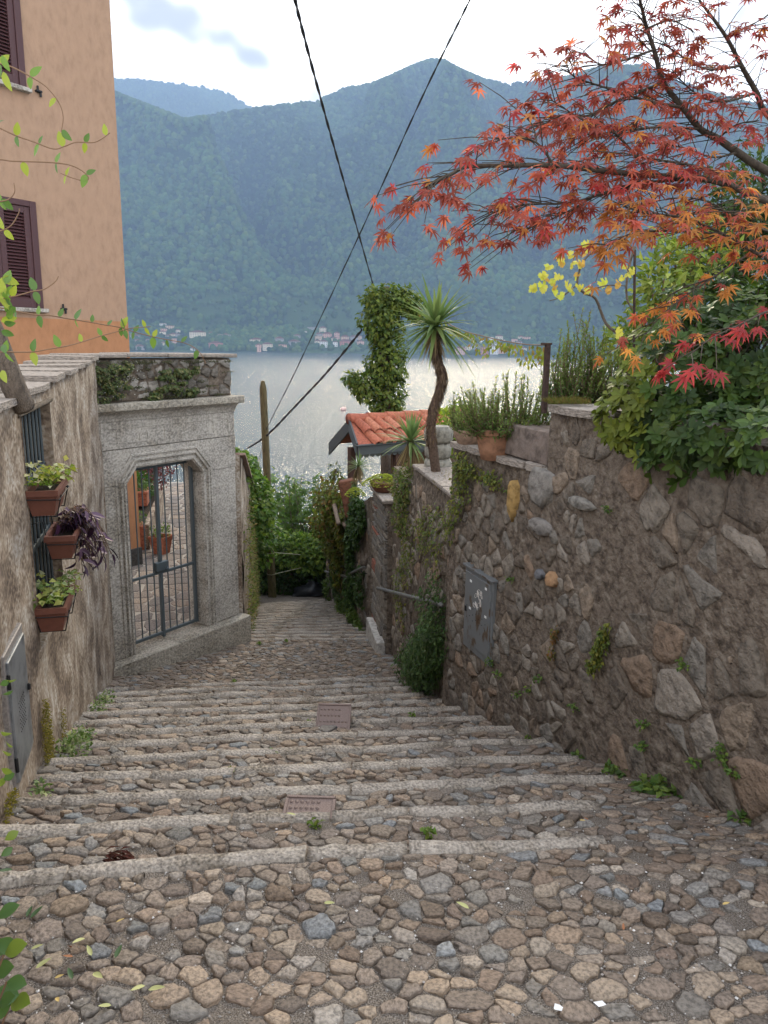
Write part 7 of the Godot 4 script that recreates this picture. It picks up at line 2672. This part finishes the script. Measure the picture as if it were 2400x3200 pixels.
# ---------- climber hanging in from the left ----------
func hanging_vine() -> void:
	var o := thing("climbing_vine", "thin climbing vine with paired oval leaves trailing across the orange house", "vine", at(-1.0, 1.7, 0.4))
	var strands := [
		[Vector3(-0.838, 2.204, -1.700), Vector3(-0.784, 2.194, -1.700), Vector3(-0.763, 2.189, -1.700), Vector3(-0.744, 2.181, -1.700), Vector3(-0.721, 2.169, -1.700), Vector3(-0.696, 2.154, -1.700), Vector3(-0.676, 2.132, -1.700), Vector3(-0.666, 2.112, -1.700), Vector3(-0.664, 2.092, -1.700), Vector3(-0.670, 2.069, -1.700)],
		[Vector3(-0.849, 2.097, -1.700), Vector3(-0.795, 2.074, -1.700), Vector3(-0.763, 2.060, -1.700), Vector3(-0.731, 2.050, -1.700), Vector3(-0.689, 2.036, -1.700), Vector3(-0.665, 2.041, -1.700), Vector3(-0.641, 2.049, -1.700), Vector3(-0.606, 2.049, -1.700), Vector3(-0.588, 2.056, -1.700), Vector3(-0.570, 2.068, -1.700)],
		[Vector3(-0.883, 2.026, -1.750), Vector3(-0.824, 2.025, -1.750), Vector3(-0.795, 2.022, -1.750), Vector3(-0.732, 2.021, -1.750), Vector3(-0.682, 2.017, -1.750), Vector3(-0.653, 2.006, -1.750), Vector3(-0.638, 1.991, -1.750), Vector3(-0.648, 1.985, -1.750), Vector3(-0.672, 1.990, -1.750), Vector3(-0.697, 1.999, -1.750)],
		[Vector3(-0.816, 1.723, -1.600), Vector3(-0.778, 1.731, -1.600), Vector3(-0.744, 1.738, -1.600), Vector3(-0.711, 1.747, -1.600), Vector3(-0.686, 1.752, -1.600), Vector3(-0.664, 1.766, -1.600), Vector3(-0.656, 1.777, -1.600)],
		[Vector3(-0.866, 1.728, -1.700), Vector3(-0.828, 1.719, -1.700), Vector3(-0.794, 1.712, -1.700), Vector3(-0.751, 1.705, -1.700), Vector3(-0.722, 1.704, -1.700), Vector3(-0.702, 1.699, -1.750), Vector3(-0.677, 1.694, -1.800), Vector3(-0.658, 1.689, -1.850), Vector3(-0.637, 1.684, -1.900), Vector3(-0.623, 1.675, -1.950), Vector3(-0.581, 1.662, -2.000), Vector3(-0.536, 1.649, -2.100), Vector3(-0.500, 1.628, -2.100), Vector3(-0.483, 1.597, -2.100)],
		[Vector3(-0.877, 1.621, -1.700), Vector3(-0.826, 1.626, -1.700), Vector3(-0.801, 1.626, -1.700), Vector3(-0.766, 1.627, -1.700), Vector3(-0.730, 1.633, -1.700), Vector3(-0.698, 1.643, -1.750), Vector3(-0.668, 1.664, -1.850), Vector3(-0.638, 1.677, -1.900), Vector3(-0.614, 1.683, -1.900), Vector3(-0.582, 1.688, -1.950)],
		[Vector3(-0.788, 1.912, -1.600), Vector3(-0.760, 1.916, -1.600), Vector3(-0.742, 1.921, -1.600), Vector3(-0.730, 1.934, -1.600), Vector3(-0.730, 1.951, -1.600)],
		[Vector3(-0.793, 1.856, -1.600), Vector3(-0.765, 1.861, -1.600), Vector3(-0.742, 1.872, -1.600), Vector3(-0.726, 1.894, -1.600), Vector3(-0.723, 1.904, -1.600)]]
	var vm := [mat("vine_a", lin(0.085, 0.15, 0.025), 0.4, {"back": lin(0.14, 0.25, 0.03)}), mat("vine_b", lin(0.05, 0.1, 0.02), 0.4, {"back": lin(0.08, 0.16, 0.025)}), mat("vine_c", lin(0.17, 0.21, 0.025), 0.45, {"back": lin(0.3, 0.36, 0.03)})]
	var shape := MB.new()
	shape.leaf_full(Transform3D(), 1.0, 0.52, Color.WHITE, 0.1, 0.1)
	var lm := shape.mesh(true)
	var si := 0
	for s in strands:
		var pts := curve(s, 6)
		var mb := MB.new()
		mb.tube(pts, taper(pts.size(), 0.0017, 0.0009), 5)
		part(mb, "stem", mat("vine_stem", lin(0.2, 0.12, 0.07), 0.8), o)
		var step := 0.045 if si in [1, 4] else 0.06
		var run := rf(0.0, 0.03)
		for k in pts.size() - 1:
			run += pts[k].distance_to(pts[k + 1])
			if run > step:
				run = 0.0
				var dir: Vector3 = (pts[k + 1] - pts[k]).normalized()
				var across := dir.cross(Vector3.BACK).normalized()
				for e in [-1.0, 1.0]:
					if rng.randf() < 0.14:
						continue
					var f := frame(pts[k], across * e + dir * rf(-0.3, 0.7) + Vector3.BACK * rf(-0.3, 0.3), Vector3.BACK + rdir() * 0.7)
					inst(lm, "leaf", vm[[0, 1, 1, 2][rng.randi() % 4]], o, f.scaled_local(Vector3.ONE * rf(0.018, 0.032)))
		si += 1
	# leaf cluster at the edge of the view and the old stem on the wall
	for q in [Vector3(-0.770, 1.773, -1.600), Vector3(-0.764, 1.760, -1.600), Vector3(-0.774, 1.746, -1.600), Vector3(-0.759, 1.730, -1.600), Vector3(-0.771, 1.737, -1.600), Vector3(-0.747, 1.716, -1.600), Vector3(-0.755, 1.737, -1.600), Vector3(-0.771, 1.719, -1.600), Vector3(-0.779, 1.688, -1.600), Vector3(-0.764, 1.692, -1.600), Vector3(-0.773, 1.683, -1.600), Vector3(-0.781, 1.669, -1.600), Vector3(-0.780, 1.642, -1.600), Vector3(-0.756, 2.193, -1.650), Vector3(-0.756, 2.164, -1.650), Vector3(-0.768, 2.076, -1.650), Vector3(-0.836, 1.587, -1.700), Vector3(-0.758, 1.921, -1.600)]:
		inst(lm, "leaf", vm[[0, 1, 2][rng.randi() % 3]], o, frame(q, rdir() + Vector3.RIGHT * 0.5, Vector3.BACK + rdir() * 0.6).scaled_local(Vector3.ONE * rf(0.025, 0.038)))
	var tr := MB.new()
	var tp := curve([Vector3(-1.718, 1.828, -3.300), Vector3(-1.680, 1.680, -3.350), Vector3(-1.658, 1.544, -3.400), Vector3(-1.643, 1.431, -3.450), Vector3(-1.635, 1.356, -3.500)], 5)
	tr.tube(tp, taper(tp.size(), 0.06, 0.05), 10)
	tag(part(tr, "old_trunk", mats.bark), "thick gnarled grey-brown vine trunk leaning over the slab coping", "trunk")

	# leaves of a ground plant in the near corner
	o = thing("broadleaf_plant", "broad toothed glossy leaves of a plant at the left edge of the lane", "plant", at(-0.75, 1.35, 1.5))
	var bm := [mat("broad_a", lin(0.05, 0.1, 0.03), 0.35, {"back": lin(0.1, 0.2, 0.04)}), mat("broad_b", lin(0.12, 0.17, 0.025), 0.4, {"back": lin(0.2, 0.28, 0.04)})]
	shape = MB.new()
	shape.leaf_full(Transform3D(), 1.0, 0.66, Color.WHITE, 0.12, 0.25, 0.8)
	lm = shape.mesh(true)
	var st := MB.new()
	var k := 0
	for q in [Vector3(-0.747, 0.545, -1.300), Vector3(-0.749, 0.498, -1.300), Vector3(-0.727, 0.484, -1.280), Vector3(-0.749, 0.441, -1.280), Vector3(-0.717, 0.439, -1.260), Vector3(-0.730, 0.396, -1.250), Vector3(-0.724, 0.372, -1.280), Vector3(-0.750, 0.364, -1.250), Vector3(-0.761, 0.465, -1.300), Vector3(-0.750, 0.417, -1.250)]:
		inst(lm, "leaf", bm[1 if k in [2, 6] else 0], o, frame(q, Vector3(rf(0.3, 1), rf(-0.3, 0.8), rf(-0.4, 0.6)), Vector3(0, 1, 0.7) + rdir() * 0.3).scaled_local(Vector3.ONE * rf(0.042, 0.058)))
		st.tube([q, q + Vector3(-0.08, -0.2, 0.05)], [0.002, 0.003], 5)
		k += 1
	part(st, "stem", mat("vine_stem", lin(0.2, 0.12, 0.07), 0.8), o)
	for q in [Vector3(-1.015, 0.754, -1.900), Vector3(-0.997, 0.768, -1.900), Vector3(-1.011, 0.728, -1.900), Vector3(-0.998, 0.647, -1.850), Vector3(-0.988, 0.621, -1.850), Vector3(-1.001, 0.594, -1.850), Vector3(-0.980, 0.570, -1.800), Vector3(-0.977, 0.537, -1.800), Vector3(-0.988, 0.517, -1.800), Vector3(-0.880, 0.504, -1.600), Vector3(-0.893, 0.461, -1.600)]:
		inst(lm, "leaf", bm[[0, 1][rng.randi() % 2]], o, frame(q, Vector3(rf(0.2, 1), rf(-0.4, 0.7), rf(-0.4, 0.4)), Vector3.BACK + rdir() * 0.6).scaled_local(Vector3.ONE * rf(0.025, 0.035)))



# ---------- small things ----------
func tuft(called: String, label: String, category: String, where: Vector3, nrm: Vector3, r: float, n: int, size: float, palette: Array, group := "") -> void:
	var o := thing(called, label, category, where, group)
	var mb := MB.new()
	for k in n:
		var q := where + rdir() * r * Vector3(1, 0.75, 1) * pow(rng.randf(), 0.5) + nrm * r * 0.35
		mb.leaf(frame(q, rdir() + nrm * 0.5, Vector3.UP + nrm * 0.5 + rdir() * 0.4), rf(0.6, 1.1) * size, size * 0.6, vary(palette[rng.randi() % palette.size()], 0.35, 0.08), 0.2, 0.15)
	part(mb, "leaves", mats.foliage, o, false).set_meta("kind", "stuff")


func cover(c: Vector2, sx: float, sd: float, label: String) -> void:
	var y := lane_y(c.x, c.y) + 0.022
	var tilt := atan2(lane_y(c.x, c.y - 0.08) - lane_y(c.x, c.y + 0.08), 0.16)
	var xf := Transform3D(Basis(Vector3.UP, -0.03) * Basis(Vector3.RIGHT, tilt), Vector3(c.x, y, -c.y))
	var o := thing("access_cover", label, "manhole cover", Vector3(c.x, y, -c.y), "cast iron covers in the steps")
	var m := mat("cast_iron", lin(0.27, 0.2, 0.175), 0.6, {"metal": 0.4, "tex": "grain", "bump": "fine", "cm": 0.15, "scale": Vector3(5, 5, 5)})
	var mb := MB.new()
	mb.box(xf, Vector3(sx, 0.02, sd), 0.003)
	part(mb, "lid", m, o, false)
	mb = MB.new()
	for e in [[-1, 0], [1, 0], [0, -1], [0, 1]]:
		mb.box(xf * Transform3D(Basis(), Vector3(e[0] * sx * 0.52, 0.003, e[1] * sd * 0.52)), Vector3(0.014 if e[0] else sx * 1.08, 0.026, sd * 1.08 - 0.03 if e[0] else 0.014), 0.002)
	part(mb, "rim", m, o, false)
	for i in 8:
		for j in 5:
			if (j == 3 and i > 1 and i < 6) or (j > 2 and i < 2) or (j < 2 and i > 5):
				continue
			mb = MB.new()
			var q := xf * Vector3((i - 3.5) / 8.0 * sx * 0.94, 0.0, (j - 2.0) / 5.0 * sd * 0.92)
			mb.lathe(Transform3D(xf.basis, q), [[0.0085, 0.009], [0.0075, 0.0135], [0.0, 0.015]], 8)
			part(mb, "stud", m, o, true, true)
	mb = MB.new()
	mb.box(xf * Transform3D(Basis(), Vector3(0, 0.011, sd * 0.18)), Vector3(sx * 0.3, 0.005, 0.014), 0.001)
	part(mb, "key_slot", mats.black_iron, o, false)


func small_things() -> void:
	cover(COVER_A, 0.185, 0.19, "larger looking rust-brown studded access cover lying near the first steps")
	cover(COVER_B, 0.2, 0.24, "studded access cover with a weed at its side, farther down the steps")

	# fallen leaves
	var lf := MB.new()
	lf.leaf_full(Transform3D(), 1.0, 0.36, Color.WHITE, 0.25, -0.12)
	var lm := lf.mesh(true)
	var tones := [mat("fall_green", lin(0.05, 0.09, 0.03), 0.45), mat("fall_pale", lin(0.4, 0.4, 0.17), 0.6), mat("fall_yellow", lin(0.5, 0.36, 0.13), 0.65), mat("fall_brown", lin(0.3, 0.13, 0.06), 0.75)]
	var words := ["dark green fallen leaf lying on the cobbles", "pale green fallen leaf lying on the cobbles", "yellow fallen leaf lying on the cobbles", "curled brown fallen leaf lying on the cobbles"]
	for e in [[Vector3(-1.120, 0.010, -2.065), 0], [Vector3(-0.986, 0.030, -1.863), 0], [Vector3(-0.973, 0.032, -1.858), 0], [Vector3(-0.919, 0.043, -1.744), 1], [Vector3(-0.876, 0.050, -1.675), 1], [Vector3(-0.754, 0.042, -1.730), 1], [Vector3(-0.689, 0.042, -1.720), 0], [Vector3(-0.723, 0.050, -1.660), 1], [Vector3(-0.766, 0.054, -1.636), 0], [Vector3(-0.577, 0.055, -1.616), 1], [Vector3(-0.565, 0.054, -1.601), 1], [Vector3(-0.636, 0.063, -1.547), 1], [Vector3(-0.796, 0.037, -1.794), 1], [Vector3(-0.800, 0.045, -1.725), 3], [Vector3(-0.734, 0.032, -1.858), 2], [Vector3(-0.819, 0.039, -1.759), 3], [Vector3(-0.781, 0.056, -1.577), 2], [Vector3(-0.813, 0.054, -1.641), 2], [Vector3(0.787, -0.371, -3.300), 2], [Vector3(0.761, -0.147, -2.623), 2], [Vector3(1.015, 0.019, -1.981), 2], [Vector3(0.264, 0.023, -1.952), 1], [Vector3(0.797, -0.150, -2.628), 3], [Vector3(0.685, 0.030, -1.858), 3], [Vector3(1.305, -0.183, -2.732), 3], [Vector3(-0.765, 0.000, -2.149), 2], [Vector3(-0.315, -0.132, -2.579), 1], [Vector3(0.692, -0.750, -4.450), 3], [Vector3(-0.160, 0.021, -1.952), 1]]:
		var q: Vector3 = e[0]
		var y := lane_y(q.x, -q.z) + 0.026
		var o := inst(lm, numbered("fallen_leaf"), tones[e[1]], self, frame(Vector3(q.x, y, q.z), Vector3(rf(-1, 1), 0.1, rf(-0.6, 0.6)), Vector3.UP + rdir() * 0.15).scaled_local(Vector3.ONE * (rf(0.03, 0.045) if e[1] < 2 else rf(0.018, 0.028))))
		tag(o, words[e[1]], "leaf", words[e[1]].replace("leaf lying", "leaves"))
	# dried reddish husk on the second step
	var h: Vector3 = Vector3(-0.862, -0.006, -2.194)
	var o := thing("dried_husk", "dark red-brown dried palm husk lying on the steps", "debris", h)
	var mb := MB.new()
	for k in 90:
		var q := h + Vector3(rf(-0.045, 0.045), rf(0.01, 0.04), rf(-0.03, 0.03))
		mb.leaf(frame(q, Vector3(0.6, rf(-0.2, 0.35), 0.25) + rdir() * 0.35, Vector3.UP), rf(0.03, 0.06), 0.01, vary(lin(0.085, 0.03, 0.022), 0.45), 0.3, 0.2)
	stuff(part(mb, "flakes", mats.foliage_matt, o, false))
	for e in [Vector3(0.437, 0.060, -1.572), Vector3(0.541, 0.059, -1.581), Vector3(-0.764, 0.002, -2.144)]:
		var q: Vector3 = e
		mb = MB.new()
		var pts := []
		for k in 6:
			pts.append(Vector3(q.x, lane_y(q.x, -q.z) + 0.024 + rf(0, 0.008), q.z) + Vector3(cos(k * 1.05) * rf(0.008, 0.02), 0, sin(k * 1.05) * rf(0.006, 0.014)))
		mb.face(pts)
		tag(part(mb, "paper_scrap", mat("paper", lin(0.75, 0.75, 0.74), 0.8), null, false), "tiny scrap of white paper trodden into the cobbles", "litter", "paper scraps on the cobbles")

	# weeds
	var g := [lin(0.07, 0.13, 0.025), lin(0.1, 0.17, 0.03), lin(0.14, 0.2, 0.035)]
	var yl := [lin(0.15, 0.18, 0.03), lin(0.2, 0.2, 0.035), lin(0.1, 0.14, 0.03)]
	var rn := Vector3(-0.949, 0, 0.315)
	tuft("nettle_clump", "largest clump of nettles at the foot of the garden wall", "weeds", Vector3(1.288, -0.325, -3.162), rn, 0.1, 230, 0.05, g)
	tuft("nettle_clump", "low clump of nettles where the garden wall bends, beside a bigger clump", "weeds", Vector3(1.232, -0.437, -3.502), rn, 0.09, 190, 0.045, g)
	tuft("weed", "small weed clump at the foot of the garden wall", "weeds", Vector3(1.111, -0.543, -3.823), rn, 0.06, 80, 0.035, g, "weeds at the wall foot")
	tuft("weed", "small weed clump at the foot of the garden wall", "weeds", Vector3(0.928, -0.706, -4.317), rn, 0.045, 60, 0.03, g, "weeds at the wall foot")
	tuft("weed", "small weed clump at the foot of the garden wall", "weeds", Vector3(0.799, -0.787, -4.564), rn, 0.06, 80, 0.03, g, "weeds at the wall foot")
	tuft("weed", "small weed clump at the foot of the garden wall", "weeds", Vector3(1.485, -0.187, -2.742), rn, 0.07, 110, 0.04, g, "weeds at the wall foot")
	for q in [Vector3(1.244, -0.075, -3.327), Vector3(1.243, -0.183, -3.330), Vector3(1.353, -0.073, -2.998), Vector3(1.311, 0.316, -3.125), Vector3(1.112, 0.881, -3.691), Vector3(1.400, 0.021, -2.855), Vector3(1.421, 0.007, -2.792), Vector3(1.394, 0.062, -2.873), Vector3(1.061, -0.255, -3.876), Vector3(0.807, 0.229, -4.641), Vector3(0.930, -0.259, -4.238), Vector3(0.856, -0.470, -4.463), Vector3(0.774, -0.442, -4.709), Vector3(0.730, -0.418, -4.842), Vector3(0.899, -0.377, -4.332)]:
		tuft("wall_weed", "sprig of weed rooted in a joint of the garden wall", "weeds", q, rn, 0.032, 26, 0.026, g, "sprigs in the garden wall")
	var fr := rw_frame()
	foliage_on(fr, "creeping_fern", "yellow-green creeper strip running down the garden wall", "creeper", [[2.08, 1.42, 0.03, 0.07, 130], [2.04, 1.52, 0.03, 0.08, 150], [2.0, 1.6, 0.025, 0.06, 80]], [0.018, 0.03], yl, 0.03)
	foliage_on(fr, "creeping_fern", "short rust-tinted creeper strip beside the yellow-green one", "creeper", [[1.62, 1.58, 0.02, 0.05, 60], [1.6, 1.7, 0.02, 0.05, 40]], [0.016, 0.026], [lin(0.2, 0.1, 0.03), lin(0.14, 0.13, 0.03)], 0.025)
	foliage_on(fr, "creeper", "straggling creeper under the terracotta pots on the garden wall", "creeper", [[0.35, 0.82, 0.22, 0.09, 260], [0.25, 1.0, 0.12, 0.2, 240], [0.75, 0.84, 0.2, 0.05, 120], [0.1, 1.25, 0.08, 0.15, 120]], [0.02, 0.036], yl, 0.06)
	var mf := mw_frame()
	foliage_on(mf, "ivy", "thick green ivy mound on the wall foot left of the rusty cabinet", "ivy", [[3.85, 2.45, 0.32, 0.28, 1300], [3.5, 2.75, 0.35, 0.26, 1200], [3.1, 2.9, 0.3, 0.24, 700], [4.1, 2.25, 0.15, 0.3, 500], [3.9, 2.0, 0.2, 0.2, 300]], [0.025, 0.045], [lin(0.05, 0.1, 0.025), lin(0.075, 0.13, 0.035), lin(0.1, 0.15, 0.05)], 0.24)
	foliage_on(mf, "creeper", "sparse yellowish creeper over the grey rubble wall below the yucca", "creeper", [[3.3, 1.6, 0.3, 0.25, 260], [2.6, 1.9, 0.3, 0.35, 260], [3.8, 1.5, 0.2, 0.3, 160], [2.2, 2.5, 0.3, 0.4, 260]], [0.022, 0.04], yl, 0.06)
	# left wall: moss, ivy and flowers along its foot
	var lf_ := lw_frame()
	for e in [[0.55, 1.98, 0.1, 0.26, 1500, "yellow moss streaking down the foot of the rendered wall"], [-0.32, 1.8, 0.12, 0.1, 600, "yellow moss patch low on the rendered wall under the meter cabinet"], [1.05, 2.2, 0.05, 0.2, 350, "thin yellow moss streak on the rendered wall beyond the wider one"]]:
		var m := thing("moss", e[5], "moss", lf_ * Vector3(e[0], -e[1], 0.02))
		mb = MB.new()
		for k in e[4]:
			var a := rf(0, TAU)
			var r := pow(rng.randf(), 0.5)
			mb.leaf(frame(lf_ * Vector3(e[0] + cos(a) * r * e[2], -e[1] + sin(a) * r * e[3], rf(0.005, 0.03)), lf_.basis.z + rdir() * 0.9, Vector3.UP), rf(0.008, 0.018), 0.008, vary([lin(0.2, 0.17, 0.02), lin(0.14, 0.13, 0.02), lin(0.26, 0.2, 0.03)][rng.randi() % 3], 0.35))
		stuff(part(mb, "cushion", mats.foliage_matt, m, false))
	for e in [[0.72, 0.1, 190], [0.9, 0.08, 130], [1.1, 0.08, 130], [2.05, 0.07, 90], [2.35, 0.08, 110], [2.7, 0.07, 90], [-0.1, 0.06, 50]]:
		var d: float = 2.96 + 0.9645 * e[0]
		tuft("variegated_weed", "pale variegated ground ivy sprouting along the rendered wall foot", "weeds", lw(e[0], ramp(d) - 0.05, 0.07), lf_.basis.z, e[1], e[2], 0.028, [lin(0.2, 0.27, 0.1), lin(0.1, 0.17, 0.03), lin(0.36, 0.4, 0.2)], "ground ivy along the rendered wall")
	# ferns on the parapet
	var gf := gw_frame()
	var green := [lin(0.08, 0.12, 0.03), lin(0.13, 0.15, 0.045), lin(0.06, 0.09, 0.025), lin(0.18, 0.17, 0.07)]
	var mat1 := []
	for k in 26:
		mat1.append([rf(-0.02, 0.42), lerpf(0.2, 0.56, rng.randf()), rf(0.03, 0.09), rf(0.02, 0.06), rng.randi_range(40, 110)])
	foliage_on(gf, "fern_mat", "mat of ferns and tiny white flowers on the parapet beside the corner", "plant", mat1, [0.018, 0.036], green, 0.07)
	var mat2 := []
	for k in 22:
		mat2.append([rf(0.7, 1.4), 0.26 + 0.28 * rng.randf(), rf(0.02, 0.08), rf(0.015, 0.045), rng.randi_range(25, 80)])
	foliage_on(gf, "fern_mat", "spiky fern tufts in the middle of the rubble parapet", "plant", mat2, [0.025, 0.05], green, 0.05)
	var mat3 := []
	for k in 40:
		mat3.append([rf(0.0, 1.86), [0.19, 0.55, rf(0.2, 0.55)][rng.randi() % 3], rf(0.03, 0.1), rf(0.01, 0.025), rng.randi_range(20, 60)])
	foliage_on(gf, "moss", "dark moss creeping over the rubble parapet stones", "moss", mat3, [0.01, 0.02], [lin(0.05, 0.055, 0.02), lin(0.08, 0.075, 0.03)], 0.03)
	mb = MB.new()
	for k in 60:
		var q := gf * Vector3(rf(0.0, 0.6), -rf(0.17, 0.55), rf(0.04, 0.1))
		mb.leaf(frame(q, rdir(), gf.basis.z), 0.011, 0.011, lin(0.7, 0.7, 0.68))
	var fl := part(mb, "white_flowers", mats.foliage_matt, null, false)
	tag(stuff(fl), "tiny white daisies dotted over the parapet ferns", "flowers")
	# weeds between the cobbles
	for q in [Vector3(-0.241, -0.119, -2.539), Vector3(0.175, -0.097, -2.470), Vector3(-0.690, -0.378, -3.325), Vector3(-0.474, -0.817, -4.653), Vector3(-1.408, -1.527, -6.806), Vector3(0.217, -0.934, -5.009), Vector3(-0.573, -0.510, -3.725), Vector3(-1.485, -1.910, -8.732), Vector3(-1.166, -1.928, -8.860)]:
		tuft("joint_weed", "tiny green weed growing between the cobbles", "weeds", q + Vector3(0, 0.02, 0), Vector3.UP, 0.028, 26, 0.028, [lin(0.12, 0.2, 0.03), lin(0.16, 0.22, 0.04)], "weeds between the cobbles")
	# a buoy out on the lake
	mb = MB.new()
	var bq: Vector3 = Vector3(-12.455, -8.697, -230.000)
	mb.lathe(Transform3D(Basis(), Vector3(bq.x, LAKE - 0.3, bq.z)), [[0.0, 0.0], [0.6, 0.1], [0.95, 0.6], [0.8, 1.1], [0.0, 1.4]], 14)
	tag(part(mb, "buoy", mat("buoy", lin(0.6, 0.4, 0.36), 0.5)), "pale pink mooring buoy floating on the lake beside the ivy", "buoy")
